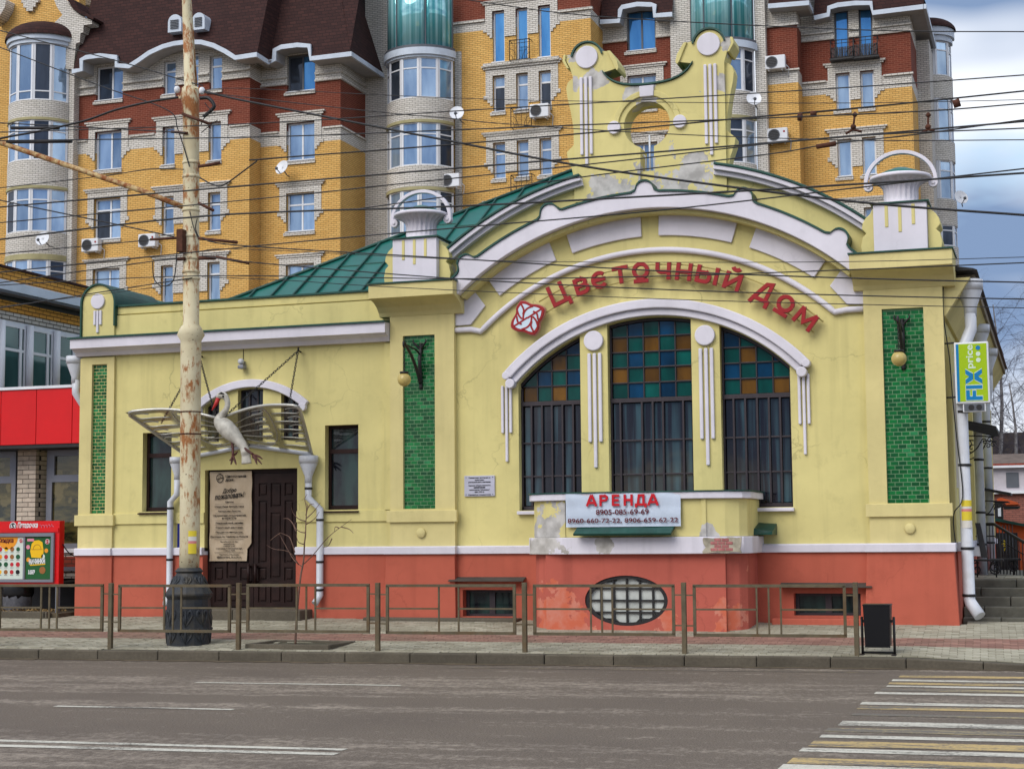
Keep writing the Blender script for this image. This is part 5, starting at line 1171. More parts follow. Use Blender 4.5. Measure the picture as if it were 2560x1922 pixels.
# yellow backpack on the green poster
MB().prism([(-18.58,1.50),(-18.33,1.49),(-18.31,1.62),(-18.34,1.79),(-18.42,1.83),(-18.52,1.82),(-18.58,1.76),(-18.61,1.62)], ya-.017, ya-.0125).obj('poster_print', MT['poster_yellow'], ad)
MB().band(arc(-18.455,1.66,.09,0,180,14), arc(-18.455,1.66,.082,0,180,14), ya-.02, ya-.0172).obj('poster_print', MT['brownish'], ad); MB().box(-18.59,-18.33,ya-.02,ya-.0172,1.65,1.657).obj('poster_print', MT['brownish'], ad)
for x, z_, c in ((-18.66,1.70,'poster_pink'),(-18.25,1.63,'poster_orange'),(-18.65,1.46,'poster_orange'),(-18.32,1.52,'poster_pale')): MB().disc(x, z_, .042, ya-.017, ya-.0125, 14).obj('poster_print', MT[c], ad)
text('lettering', 'НАЧИНКИ', .12, -18.45, 1.385, ya-.018, MT['white_paint'], ad, off=.006, width=.36, rot=.05); MB().prism([(-18.61,1.345),(-18.27,1.365),(-18.27,1.385),(-18.61,1.365)], ya-.017, ya-.0125).obj('poster_print', MT['poster_yellow'], ad)
text('lettering', '3.55₽', .10, -18.57, 1.19, ya-.018, MT['white_paint'], ad, off=.005, width=.15); MB().disc(-18.33, 1.26, .07, ya-.017, ya-.0125, 12).obj('poster_print', MT['brownish'], ad)
MB().box(-18.68,-18.53,ya-.016,ya-.0125,1.81,1.86).obj('poster_print', MT['poster_pink'], ad)
for x in (-18.03, -20.2): MB().box(x-.025, x+.025, ya+.02, ya+.1, .38, .984).obj('post', MT['alu'], ad)
MB().tube(bez([(-17.97,ya+.1,1.75),(-17.92,.1,1.55),(-17.8,.5,1.48),(-17.72,.7,1.5)], 6), .012, 6).obj('cable', MT['iron'], ad)
# litter bin with black bag, stone edging and dry leaves
bn = thing('litter_bin', (-19.1, .1, .4), 'grey rough concrete litter bin with black bag under the poster board', 'litter bin')
mat('concrete', rgb(98, 98, 104), .95, .25, 12, .9, 25); mat('bag', rgb(22, 22, 26), .35, .2, 8, .6, 14)
MB().lathe([(.24,0),(.27,.03),(.275,.30),(.25,.52),(.20,.60)], -19.13, .12, 18, z0=.44).obj('bin_body', MT['concrete'], bn)
rings = []
for k, (r, z_) in enumerate(((.26,.28),(.30,.36),(.28,.44),(.30,.52),(.24,.60),(.16,.66),(.05,.64))): rings.append([(-19.13+(r+.025*math.sin(i*2.3+k*1.7))*math.cos(2*math.pi*i/20), .12+(r+.025*math.sin(i*3.1+k))*math.sin(2*math.pi*i/20), .44+z_) for i in range(20)])
MB().rings(rings).obj('bag', MT['bag'], bn)
ed = thing('stone_edging', (-19.6, -.3, .4), 'weathered stone edging under the poster board', 'edging')
x = -24.0
while x < -17.9: MB().box(x, min(x+.98, -17.95), -.62, -.48, .36, .50).obj('edging_stone', MT['kerb'], ed, bevel=.02); x += 1.0
MB().box(-24,-17.8,-.47,1.2,.38,.46).obj('soil', MT['earth'], ed)
lv = MB()
for k in range(420):
    x, y_, a = random.uniform(-20.2,-18.0), random.uniform(-.6,.15), random.uniform(0,6.28); z_ = .465+random.random()*.05; s_ = random.uniform(.02,.05)
    lv.quad(*[(x+s_*math.cos(a+q)*(1 if i % 2 else .5), y_+s_*math.sin(a+q)*(1 if i % 2 else .5), z_+random.uniform(-.01,.03)) for i, q in enumerate((0,1.57,3.14,4.71))])
mat('dry_leaf', rgb(150, 122, 78), .9, .3, 20, 0); lv.obj('dry_leaves', MT['dry_leaf'], None, kind='stuff', label='dry brown leaves strewn on the soil under the poster board', cat='leaves')

# ---------------------------------------------------------------- right of the hall: steps, awnings, yard, far buildings
stp = thing('stone_steps', (.5, .7, .4), 'grey stone block steps rising beside the hall corner', 'steps')
mat('stone', rgb(106, 104, 94), .9, .2, 3, .4, 35, rnd=.18, dirt=rgb(66, 62, 52), dirtamt=.7)
zz = [.30,.46,.617,.765,.905,1.035]; yy = [.72,1.02,1.32,1.62,1.92]
for k in range(5):
    x = -1.5-(.3 if k % 2 else 0)
    while x < 4.2:
        wd = random.uniform(.55,.85); MB().box(max(x,-1.5), x+wd-.012, yy[k]+random.uniform(-.01,.01), yy[k]+.5, zz[k]-.1, zz[k+1]+random.uniform(-.004,.004)).obj('step_block', MT['stone'], stp, bevel=.016); x += wd
MB().box(-1.5,4.2,2.3,9,.3,1.03).obj('landing', MT['stone'], stp)
for i in range(14):
    for j in range(6): MB().box(-1.5+i*.3, -1.5+i*.3+.285, 2.31+j*.3, 2.31+j*.3+.285, 1.03, 1.045+random.uniform(-.003,.003)).obj('slab', MT['paver'], stp)
# hanging lightbox sign on the corner
sg = thing('lightbox_sign', (-1.2, .5, 3.9), 'green and blue vertical FIX price lightbox sign on the hall corner', 'sign')
flat('lime', rgb(158, 190, 16), .35); flat('sign_blue', rgb(12, 120, 176), .35); flat('pale_print', rgb(206, 224, 206))
x0, x1, z0, z1, ys = -1.449, -0.925, 3.866, 4.842, -.12
MB().box(x0, x1, ys, ys+.16, z0, z1).obj('case', MT['pvc'], sg, bevel=.012)
MB().box(x0+.028, x1-.028, ys-.006, ys, z0+.03, z1-.03).obj('face', MT['lime'], sg); MB().box(x0+.028, x0+.068, ys-.010, ys-.0065, z0+.03, z1-.03).obj('stripe', MT['sign_blue'], sg)
HS = z1-z0; WS = x1-x0
def vert(m, P, yo): MB().prism([(x0+a*WS, z0+b_*HS) for a, b_ in P], ys-yo, ys-.0065).obj('lettering', MT[m], sg)
for m, e, yo in (('pale_print', .012, .009), ('sign_blue', 0, .012)):
    vert(m, [(.31-e,.05-e),(.79+e,.05-e),(.79+e,.11+e),(.60+e,.11+e),(.60+e,.205+e),(.50-e,.205+e),(.50-e,.11+e),(.42+e,.11+e),(.42+e,.215+e),(.31-e,.215+e)], yo)      # F lying on its back
    vert(m, [(.31-e,.235-e),(.79+e,.235-e),(.79+e,.29+e),(.31-e,.29+e)], yo)
    for s_ in (-1, 1): vert(m, [(.55+s_*.02,.385-e),(.55+s_*.24,.312-e),(.55+s_*.24,.385+e),(.55+s_*.13,.433),(.55+s_*.24,.482-e),(.55+s_*.24,.555+e),(.55+s_*.02,.48+e)], yo)
text('lettering', 'price', .2, 0, 0, 0, MT['pale_print'], sg, off=.004, align='LEFT', width=HS*.385, height=WS*.27, M=Matrix.Translation((x0+WS*.54, ys-.008, z0+HS*.56)) @ Matrix.Rotation(-math.pi/2, 4, 'Y'))
for b_, m in ((.70,'pale_print'),(.80,'pale_print'),(.90,'sign_blue')): MB().disc(x0+WS*.70, z0+HS*b_, .036, ys-.010, ys-.0065, 16).obj('dot', MT[m], sg)
for z_ in (3.98, 4.85): MB().tube([(x0,ys+.1,z_),(-1.62,ys+.15,z_)], .014, 6).obj('bracket', MT['iron'], sg)
sp = thing('loudspeaker', (-1.18, .5, 3.74), 'small grey flat loudspeaker hung under the vertical lightbox sign', 'loudspeaker')
MB().box(-1.345,-.995,-.1,.0,3.73,3.875).obj('case', MT['pvc'], sp, bevel=.008); MB().box(-1.325,-1.015,-.11,-.1,3.745,3.855).obj('grille', MT['grey_frame'], sp)
for x in (-1.215,-1.095): MB().disc(x, 3.80, .045, -.116, -.11, 18).obj('cone', MT['iron'], sp)
for x in (-1.30,-1.07): MB().box(x-.006, x+.006, -.05, -.04, 3.876, 3.94).obj('hanger', MT['iron'], sp)
# awnings with scroll brackets
def spiral(cx, cz, r, t0, turns, n=22, s_=1): return [(cx+r*(1-.85*i/n)*math.cos(t0+s_*turns*2*math.pi*i/n), cz+r*(1-.85*i/n)*math.sin(t0+s_*turns*2*math.pi*i/n)) for i in range(n+1)]
for k, (y, zt, lab) in enumerate(((4.0, 3.90, 'large black metal door awning with scroll brackets on hall flank, nearest the street'), (9.0, 2.80, 'small black awning further back on the hall flank'))):
    aw = thing('awning', (-1.3, y, zt-.3), lab, 'awning', 'awnings on the hall flank'); xw, xo = -1.62, -.98 if k == 0 else -.90; d = 1.7 if k == 0 else 1.2
    MB().hexa([(xw,y,zt-.05),(xo,y,zt-.20),(xo,y+d,zt-.20),(xw,y+d,zt-.05)], [(xw,y,zt),(xo,y,zt-.15),(xo,y+d,zt-.15),(xw,y+d,zt)]).obj('roof_sheet', MT['iron'], aw)
    if k == 0: MB().prism([(xw,zt-.051),(xo,zt-.201),(xo+.04,zt-.33),(xo-.05,zt-.34),(xw,zt-.16)], y, y+.02).obj('valance', MT['iron'], aw)
    for yy_ in (y+.05, y+d-.05):
        b = MB(); b.tube([(xw,yy_,zt-.30),(xo-.05,yy_,zt-.34)], .012, 6)
        for P in (spiral(xw+.12, zt-.45, .11, 2.5, 1.5), spiral(xw+.42, zt-.42, .06, 3.6, 1.4, s_=-1), spiral(xw+.52, zt-.40, .06, 0, 1.3)):
            b.tube([(x, yy_, z_) for x, z_ in P], .010, 5)
        b.tube(bez([(xw+.36,yy_,zt-.42),(xw+.28,yy_,zt-.55),(xw+.12,yy_,zt-.66),(xw,yy_,zt-.68)], 6), .012, 5)
        b.obj('scroll_bracket', MT['iron'], aw)
# railing and benches on the landing
rl = thing('stair_railing', (-.9, 3, 1.04), 'black wrought iron railing at the top of the stone steps', 'railing')
b = MB().tube([(-1.5,6,1.98),(-1.15,6,1.98),(-.55,4.2,1.62),(.6,2.2,1.25)], .03, 8); b.obj('handrail', MT['iron'], rl)
for k in range(12): x = -1.48+k*.06; MB().tube([(x,6,1.03),(x,6,1.96)], .009, 5).obj('baluster', MT['iron'], rl)
for k in range(9): t = k/9; x, y = -1.12+.57*t, 6-1.8*t; MB().tube([(x,y,1.03),(x,y,1.96-.36*t)], .009, 5).obj('baluster', MT['iron'], rl)
MB().tube([(-1.5,6,1.75),(-1.15,6,1.75),(-.6,4.3,1.42)], .012, 6).obj('rail', MT['iron'], rl)
for k, (y, x0_) in enumerate(((2.6,-1.45),(4.6,-1.2))):
    bc = thing('ledge_bench', (x0_+.2, y, 1.04), ('dark slatted ledge with scroll supports beside the first downpipe', 'dark slatted ledge with scroll supports behind the second downpipe')[k], 'bench', 'ledges on the landing')
    for j in range(4): MB().box(x0_, x0_+.55, y+j*.09, y+j*.09+.075, 1.33-.02*k, 1.36-.02*k).obj('slat', MT['iron'], bc)
    for x in (x0_+.1, x0_+.42): MB().tube([(px, y+.05, pz) for px, pz in spiral(x, 1.19, .12, 1.2, 1.4)], .013, 6).obj('support', MT['iron'], bc); MB().tube([(x,y+.25,1.04),(x,y+.25,1.33)], .014, 6).obj('leg', MT['iron'], bc)
mb = thing('menu_board', (-1.15, .6, 1.5), 'slim black tilted display board clipped beside the corner downpipe', 'display board')
MB().hexa([(-1.17,.5,1.42),(-1.07,.5,1.42),(-1.07,.56,1.42),(-1.17,.56,1.42)], [(-1.25,.5,1.98),(-1.17,.5,1.98),(-1.17,.56,1.98),(-1.25,.56,1.98)]).obj('panel', MT['iron'], mb); MB().box(-1.32,-1.18,.53,.545,1.45,1.6).obj('bracket', MT['pvc'], mb)
# yard behind: orange outbuilding with a painted iron gate
mat('orange_wall', rgb(214, 96, 52), .9, .12, 3, .2, 30); brick('brick_brown', rgb(150, 96, 84), rgb(132, 82, 72), rgb(98, 70, 64), .26, .085, .01)
ob = thing('orange_outbuilding', (0, 18, -.2), 'orange rendered outbuilding with sloping roof behind the steps', 'building')
MB().prism([(-4,-.3),(6,-.3),(6,1.2),(-.82,1.96),(-1.63,2.13),(-4,2.5)], 18, 18.3).obj('wall', MT['orange_wall'], ob)
MB().prism([(-4,2.5),(-1.63,2.13),(-.82,1.96),(6,1.2),(6,1.26),(-.82,2.03),(-1.63,2.21),(-4,2.58)], 17.8, 19).obj('roof_edge', MT['green_edge'], ob)
MB().prism([(-1.52,2.72),(-1.40,2.75),(-.98,2.61),(-.98,2.56),(-1.5,2.55)], 19.2, 22).obj('shed_roof', MT['orange_wall'], ob)
MB().box(-1.6,-1.37,19,19.3,2.1,2.64).obj('cage', MT['iron'], ob); MB().box(-1.5,-1.42,18.95,18.99,2.24,2.48).obj('notice', MT['pvc'], ob)
MB().prism([(-1.35,2.52),(-.93,2.50),(-.98,2.44),(-1.35,2.43)], 18.9, 20).obj('tarpaulin', MT['bag'], ob)
gt = thing('iron_gate', (-1.2, 17.8, -.2), 'black sheet metal gate with yellow warning triangle in the orange wall', 'gate')
MB().box(-1.66,-.99,17.8,17.9,-.3,1.8).obj('gate_leaf', MT['iron'], gt)
flat('warn_yellow', rgb(226, 196, 40)); MB().prism([(-1.40,1.50),(-1.26,1.50),(-1.33,1.62)], 17.78,17.79).obj('warning_triangle', MT['warn_yellow'], gt)
MB().tube(bez([(-1.37,17.78,1.43),(-1.33,17.78,1.46),(-1.29,17.78,1.42),(-1.33,17.78,1.37),(-1.33,17.78,1.33)], 4), .012, 5).obj('painted_sign', MT['warn_yellow'], gt)
for k in range(10): MB().prism([(-1.6+.055*k+.02*math.sin(k*2),1.05+.2*math.sin(k*1.3)),(-1.57+.055*k,1.05+.2*math.sin(k*1.3)),(-1.56+.055*k,1.4+.25*math.cos(k*1.7)),(-1.58+.055*k,1.4+.25*math.cos(k*1.7))], 17.785,17.795).obj('paint_mark', MT['slab'], gt)
fb = thing('brick_house', (0, 40, 0), 'low brown brick house with pale upper storey far behind the gate', 'building')
mat('pale_wall', rgb(188, 182, 188), .9, .1, 2, .1, 20)
MB().box(-6,10,40,44,-.5,3.3).obj('wall', MT['brick_brown'], fb); MB().box(-6,10,39.8,44,3.31,3.42).obj('string_course', MT['pvc'], fb); MB().box(-6,10,40.02,44,3.421,4.32).obj('upper_wall', MT['pale_wall'], fb)
MB().box(-6,10,39.75,44,4.33,4.42).obj('cornice', MT['pvc'], fb); MB().box(-6,10,39.8,44,4.421,4.5).obj('cornice', MT['brick_dark_red'], fb)
mat('slate', rgb(110, 98, 92), .9, .2, 3, .3, 10)
MB().hexa([(-6,39.8,4.5),(10,39.8,4.5),(10,46,4.5),(-6,46,4.5)], [(-6,41.5,4.95),(-1.0,41.5,4.95),(-1.0,46,4.95),(-6,46,4.95)]).obj('roof', MT['slate'], fb)
for x in (-1.6,-.7,.4,1.6,2.8): MB().box(x-.24, x+.24, 39.99, 40.01, 3.55, 4.15).obj('window', MT['grey_frame'], fb)
wb = thing('white_house', (-1.5, 55, 0), 'white painted gable far off behind bare birch trees', 'building')
MB().box(-6.8,8,62,70,0,5.6).obj('wall', MT['pale_wall'], wb); MB().prism([(-7.2,5.6),(8.4,5.6),(6,7.0),(-4.5,7.0)], 61.8, 70).obj('roof', MT['slate'], wb)
# bare birches
mat('birch_bark', rgb(150, 146, 146), .9, .3, 6, .2, 30); mat('twig', rgb(84, 78, 88), .9, .2, 6, 0)
def bare_tree(x, y, h, label, seed, spread=1.0):
    rr = random.Random(seed); t = thing('birch_tree', (x, y, 0), label, 'tree', 'bare trees behind the hall')
    tr = [(x+.15*math.sin(i*.9+seed), y, h*i/8) for i in range(9)]; MB().tube(tr, [.16-.017*i for i in range(9)], 8).obj('trunk', MT['birch_bark'], t)
    b = MB()
    def grow(p, d, ln, r, lev):
        pts = [p]; q = Vector(p); dd = Vector(d)
        for i in range(4):
            dd = (dd+Vector((rr.uniform(-.3,.3), rr.uniform(-.3,.3), rr.uniform(-.32,.12) if lev > 0 else rr.uniform(-.1,.2)))).normalized(); q = q+dd*ln/4; pts.append(tuple(q))
            if lev < 3 and rr.random() < .92:
                for _ in range(2 if lev else 1): grow(tuple(q), (dd+Vector((rr.uniform(-.9,.9), rr.uniform(-.9,.9), rr.uniform(-.7,.4)))).normalized(), ln*.58, r*.55, lev+1)
        b.tube(pts, [r*(1-.16*i) for i in range(5)], 3 if lev else 5, cap=False)
    for k in range(15):
        f = .3+.68*k/14; i = int(f*8); a = rr.uniform(0, 6.28)
        grow(lerp(tr[i], tr[min(8, i+1)], f*8-i), (math.cos(a)*.8*spread, math.sin(a)*.8*spread, .6), h*.26*(1.15-f*.6), .035*(1.2-f), 0)
    b.obj('crown', MT['twig'], t)
bare_tree(-2.368, 52, 12.5, 'bare birch nearest the hall flank, behind the lightbox sign', 3, .8)
bare_tree(-1.759, 50, 8.6, 'bare tree at the right edge, low behind the brick house', 9, 1.1)
bare_tree(-0.741, 56, 12.0, 'tall bare tree cut by the right edge of the picture', 5)

# ---------------------------------------------------------------- trolley pole with its brackets, and the overhead wires
PYL = -3.95
def rust_mat():
    m, nt, b = base('pole_paint'); p = pos(nt)
    c = mixc(nt, ramp(nt, noise(nt, p, 2, 5), .35, .7), rgb(212, 202, 170), rgb(190, 176, 140))
    k = math_(nt, 'ADD', math_(nt, 'MULTIPLY', noise(nt, p, 11, 6, (1, 1, .4), .72), .62), math_(nt, 'MULTIPLY', noise(nt, p, 1.3, 3, (1, 1, 1)), .4))
    spz = N(nt, 'ShaderNodeSeparateXYZ'); L(nt, p, spz.inputs[0]); k = math_(nt, 'ADD', k, ramp(nt, spz.outputs[2], 4.5, 8.5, 0, .055))
    c = mixc(nt, ramp(nt, k, .53, .60), c, mixc(nt, noise(nt, p, 30, 3), rgb(120, 66, 30), rgb(176, 116, 58)))
    v = N(nt, 'ShaderNodeTexVoronoi', _Scale=13.0); L(nt, p, v.inputs['Vector'])
    c = mixc(nt, math_(nt, 'MULTIPLY', ramp(nt, v.outputs['Distance'], .10, .16, 1, 0), ramp(nt, noise(nt, p, 1.6, 3), .5, .62)), c, rgb(70, 38, 20))
    L(nt, c, b.inputs['Base Color']); b.inputs['Roughness'].default_value = .7; bump(nt, b, noise(nt, p, 25, 4), .3, .006)
rust_mat()
def arm_mat():
    m, nt, b = base('arm_rust'); p = pos(nt)
    c = mixc(nt, ramp(nt, noise(nt, p, 9, 6, rough=.7), .40, .58), rgb(196, 172, 124), mixc(nt, noise(nt, p, 20, 3), rgb(96, 52, 26), rgb(168, 98, 44)))
    L(nt, c, b.inputs['Base Color']); b.inputs['Roughness'].default_value = .8; bump(nt, b, noise(nt, p, 25, 4), .4, .006)
arm_mat(); mat('rust', rgb(84, 50, 36), .9, .3, 9, .4, 40); mat('cast_iron', rgb(46, 50, 56), .6, .25, 7, .5, 28, dirt=rgb(88, 78, 58), dirtamt=.5); mat('wire', rgb(22, 22, 26), .5, .1, 3, 0)
pole = thing('trolley_pole', (-12.0, PYL, .16), 'tall rusty cream trolley wire pole on ornate black cast iron base', 'pole')
X0 = -13.01; XT = -13.171
def pz(R_): return R_
Zb = [.16, 0.418, 0.889, 0.997, 1.122, 1.296, 1.338]
W = lambda a, b_: abs(b_-a)/2
rb_ = [W(-13.356,-12.676), W(-13.38,-12.643), W(-13.342,-12.67), W(-13.386,-12.638), W(-13.269,-12.71), W(-13.199,-12.806), W(-13.228,-12.783)]
prof = [(rb_[0],0),(rb_[0]*.99,.25),(rb_[1],Zb[1]-.16),(rb_[1]*.985,Zb[1]-.13),(rb_[2]*1.0,Zb[2]-.16),(rb_[3]*1.0,Zb[2]-.10),(rb_[3],Zb[3]-.18),(rb_[3]*.93,Zb[3]-.14),(rb_[4]*1.02,Zb[4]-.16),(rb_[4]*.92,Zb[4]-.10),(rb_[5],Zb[5]-.16),(rb_[6],Zb[5]-.13),(rb_[6],Zb[6]-.17),(rb_[5]*.9,Zb[6]-.12)]
MB().lathe(prof, X0, PYL, 16, sm=False, z0=.16).obj('base', MT['cast_iron'], pole)
# acanthus relief on the base: scrolling stems and leaves laid on the drum
def on_drum(a, z_, lift=.0):
    zz = z_-.16; r = prof[0][0]
    for (r0, z0), (r1, z1) in zip(prof[:-1], prof[1:]):
        if z0 <= zz <= z1: r = r0+(r1-r0)*(zz-z0)/max(1e-6, z1-z0)
    return (X0+(r*.985+lift)*math.cos(a), PYL+(r*.985+lift)*math.sin(a), z_)
for k in range(8):
    a = -math.pi/2+(k-3.5)*math.pi/4
    for z0, h, w_ in ((.20,.24,.30),(.47,.26,.30),(Zb[4]-.02,.14,.26)):
        for s2 in (-1, 1):
            pts = bez([on_drum(a, z0), on_drum(a+s2*w_*.5, z0+h*.3), on_drum(a+s2*w_*.95, z0+h*.65), on_drum(a+s2*w_*.7, z0+h*.95), on_drum(a+s2*w_*.35, z0+h*.8), on_drum(a+s2*w_*.5, z0+h*.6)], 4)
            MB().tube(pts, [.008+.013*math.sin(math.pi*i/20) for i in range(21)], 6).obj('relief', MT['cast_iron'], pole)
        MB().tube([on_drum(a, z0), on_drum(a, z0+h*.5), on_drum(a, z0+h)], [.012,.026,.006], 6).obj('relief', MT['cast_iron'], pole)
sh = [(-13.003, 1.73, W(-13.165,-12.847)), (-13.019, 4.911, W(-13.183,-12.852)),
      (-13.02, 4.985, .165),(-13.021, 5.079, W(-13.242,-12.801)), (-13.022, 5.2, .17), (-13.019, 5.247, .128),
      (-13.044, 7.416, .132), (-13.065, 8.861, .133), (-13.076, 8.891, .142), (-13.083, 9.122, .132), (-13.09, 9.152, .09), (-13.171, 10.612, .072), (-13.2, 11.201, .066)]
pts = [(X0, PYL, Zb[6]-.03)]+[(x, PYL, z_) for x, z_, r in sh]; rad = [sh[0][2]]+[r for x, z_, r in sh]
MB().tube(pts, rad, 20).obj('shaft', MT['pole_paint'], pole)
MB().tube([(-13.066,-3.8,9.199),(-13.195,-3.8,10.663),(-13.218,-3.8,11.157)], .03, 8).obj('stay_strut', MT['pole_paint'], pole)
def ring_at(p, r, h=.05, m='pole_paint'): MB().lathe([(r,-h/2),(r*1.06,-h/4),(r*1.06,h/4),(r,h/2)], p[0], p[1], 18, z0=p[2]).obj('clamp_ring', MT[m], pole)
for p in ((-13.04,-3.95,6.677),(-13.035,-3.95,6.318),(-13.033,-3.95,6.101),(-13.032,-3.95,5.988),(-13.049,-3.95,7.883),(-13.047,-3.95,7.655),(-13.045,-3.95,7.103)): ring_at(p, .137)
for p in ((-13.017,-3.95,3.842),(-13.013,-3.95,3.49)): ring_at(p, .163, .025, 'rust')
# brackets: the long rusty arm, wooden strips and insulators
MB().tube([(-13.151,-3.95,7.158),(-13.865,-4.05,7.46),(-16.469,-4.3,8.442),(-17.091,-4.4,8.676)], .044, 12).obj('bracket_arm', MT['arm_rust'], pole)
def strip(a, b_, r=.035, m='rust', name='insulator'): MB().tube([a, b_], r*.7, 8).obj(name, MT[m], pole)
strip((-13.135,-4.1,8.667), (-12.616,-4.1,8.447)); strip((-12.822,-4.1,7.18), (-12.549,-4.1,7.038)); strip((-12.816,-4.1,6.607), (-12.121,-4.1,6.495)); strip((-12.802,-4.1,6.288), (-12.51,-4.1,6.269), .045); strip((-12.462,-4.15,6.277), (-11.86,-4.2,6.129), .03); strip((-12.829,-4.1,7.775), (-12.442,-4.1,7.8), .04)
strip((-13.694,-4.1,6.648), (-13.1,-4.1,6.636), .03); strip((-13.334,-4.1,8.389), (-13.036,-4.1,8.339), .032); strip((-13.201,-4.1,6.295), (-13.053,-4.1,6.295), .04)
MB().box(-13.164, -13.048, -4.2, -4.05, 6.394, 6.761).obj('junction_box', MT['rust'], pole, bevel=.01)
for p in ((-13.295,-4,9.101), (-12.837,-4,9.036)): MB().lathe([(.02,-.05),(.045,-.03),(.05,.03),(.03,.06),(.0,.07)], p[0], p[1], 10, z0=p[2]).obj('insulator', MT['pvc'], pole)
MB().tube(bez([(-13.272,-4,9.002),(-13.229,-4,8.96),(-13.167,-4,9.088),(-12.933,-4,9.103),(-12.868,-4,9.02)], 5), .018, 6).obj('insulator_hook', MT['pole_paint'], pole)
MB().tube(bez([(-12.867,-4,8.925),(-12.719,-4,8.91),(-12.623,-4,8.805),(-12.633,-4,8.73),(-12.8,-4,8.612)], 5), .03, 8).obj('cable_end', MT['wire'], pole)
for q in ([(-12.562,-4.05,8.654),(-12.73,-4.05,8.612),(-12.823,-4.05,8.469)],[(-12.519,-4.05,8.517),(-12.644,-4.05,8.452),(-12.811,-4.05,8.335)],[(-12.753,-4.05,8.824),(-12.689,-4.05,8.742),(-12.615,-4.05,8.678)],[(-12.978,-4.1,7.06),(-12.912,-4.1,6.811),(-12.816,-4.1,6.598)],[(-12.841,-4.1,6.937),(-12.87,-4.1,6.77),(-12.806,-4.1,6.616)]): MB().tube(bez(q, 5), .008, 5).obj('tie_wire', MT['wire'], pole)
flat('paper_yellow', rgb(222, 200, 60)); flat('paper_white', rgb(216, 212, 204)); flat('sticker_pink', rgb(214, 130, 130))
b = MB(); 
for k, (m, z0, z1) in enumerate((('paper_yellow',.0,.16),('sticker_pink',.161,.20),('paper_white',.201,.27),('paper_yellow',.271,.36))):
    q = (-12.848,-4.1,1.759); rr = .163
    MB().rings([[(X0+.03+rr*math.sin(a), PYL-rr*math.cos(a), q[2]-.16+z0), (X0+.03+rr*math.sin(a), PYL-rr*math.cos(a), q[2]-.16+z1), (X0+.03+(rr-.01)*math.sin(a), PYL-(rr-.01)*math.cos(a), q[2]-.16+z1), (X0+.03+(rr-.01)*math.sin(a), PYL-(rr-.01)*math.cos(a), q[2]-.16+z0)] for a in [.25+.09*i for i in range(10)]], sm=False).obj('pasted_notice', MT[m], pole)
MB().lathe([(.03,0),(.07,.02),(.06,.10),(.02,.14)], X0-.36, PYL-.05, 10, z0=.78).tube([(X0-.33,PYL,.9),(X0-.2,PYL,1.0)], .015, 6).obj('spout', MT['pvc'], pole)
def overhead(pts, y, r, label, ends=None, n=8):
    P = bez([(p[0], y, p[1]) for p in pts], n)
    for e, q, far in ((0, 3, pts[0][0] < -14.5), (-1, -4, pts[-1][0] > -2.5)):      # the run goes on beyond the picture
        if far:
            d = Vector(P[e])-Vector(P[q]); k = 16/max(.01, abs(d.x)); w_ = tuple(Vector(P[e])+Vector((d.x*k, 0, d.z*k*.8)))
            P = [w_]+P if e == 0 else P+[w_]
    t = thing('overhead_wire', P[0], label, 'overhead wire', 'overhead wires') if ends else None
    o = MB().tube(P, r, 5, cap=False).obj('overhead_wire' if not ends else 'wire', MT['wire'], t)
    if not ends: tag(o, label, 'overhead wire', 'overhead wires')
    return t or o

overhead([(-14.433,6.674),(-11.323,6.675),(-7.32,6.663),(-3.375,6.64),(-0.187,6.633),(0.434,6.633)], -7, 0.0116, 'black wire running past the pole bracket and just under the round gable opening')
overhead([(-14.52,6.293),(-13.981,6.3),(-9.943,6.332),(-7.867,6.373),(-5.188,6.422),(-2.415,6.489),(-0.184,6.407),(0.416,6.38)], -7.6, 0.0084, 'wire crossing the foot of the gable and the right air conditioner')
overhead([(-14.204,5.944),(-13.677,5.97),(-10.43,6.065),(-6.945,5.933),(-4.39,5.868),(-2.037,5.823),(-0.199,5.804),(0.388,5.796)], -8, 0.0127, 'thick wire touching both urns near their rims')
overhead([(-16.57,6.599),(-13.481,6.646),(-13.188,6.672)], -4.1, 0.0095, 'wire from the left edge to the junction box on the pole')
overhead([(-12.695,6.588),(-12.017,6.421),(-8.384,5.979),(-5.316,5.608),(-2.495,5.329),(-0.294,5.143),(0.408,5.081)], -4.2, 0.0106, 'wire from the pole insulator across the top of the sign lettering')
overhead([(-15.117,5.73),(-14.557,5.75),(-10.361,5.863),(-7.4,5.908),(-4.68,5.939),(-2.171,6.037),(-0.21,6.114),(0.417,6.139)], -6.8, 0.0095, 'wire crossing the left urn pedestal and rising over the humped cornice')
overhead([(-16.558,6.111),(-13.734,6.284),(-13.162,6.3)], -4.1, 0.0095, 'wire from the left edge sagging to the lower pole bracket')
overhead([(-12.692,6.299),(-11.734,6.129),(-8.386,5.676),(-5.32,5.341),(-2.501,5.09),(-0.302,4.918),(0.4,4.863)], -4.2, 0.0095, 'wire from the lower pole bracket across the middle of the sign lettering')
overhead([(-15.728,5.702),(-15.146,5.711),(-11.693,5.645),(-7.706,5.365),(-4.886,5.229),(-2.289,5.16),(-0.261,5.119),(0.387,5.112)], -6, 0.0084, 'nearly level wire passing over the roof and the last sign letters')
overhead([(-17.181,5.632),(-16.547,5.686),(-13.26,5.949),(-12.998,5.966)], -4.1, 0.0095, 'lowest wire at the left, crossing the rounded end pier')
overhead([(-16.584,5.715),(-13.121,5.897)], -4.05, 0.0053, 'thin wire just above the lowest one at the left edge')
overhead([(-12.688,5.958),(-11.314,5.832),(-9.293,5.595),(-5.323,5.203),(-2.505,4.968),(-0.306,4.8),(0.395,4.746)], -4.2, 0.0063, 'thin wire skimming the top of the right tile panel')
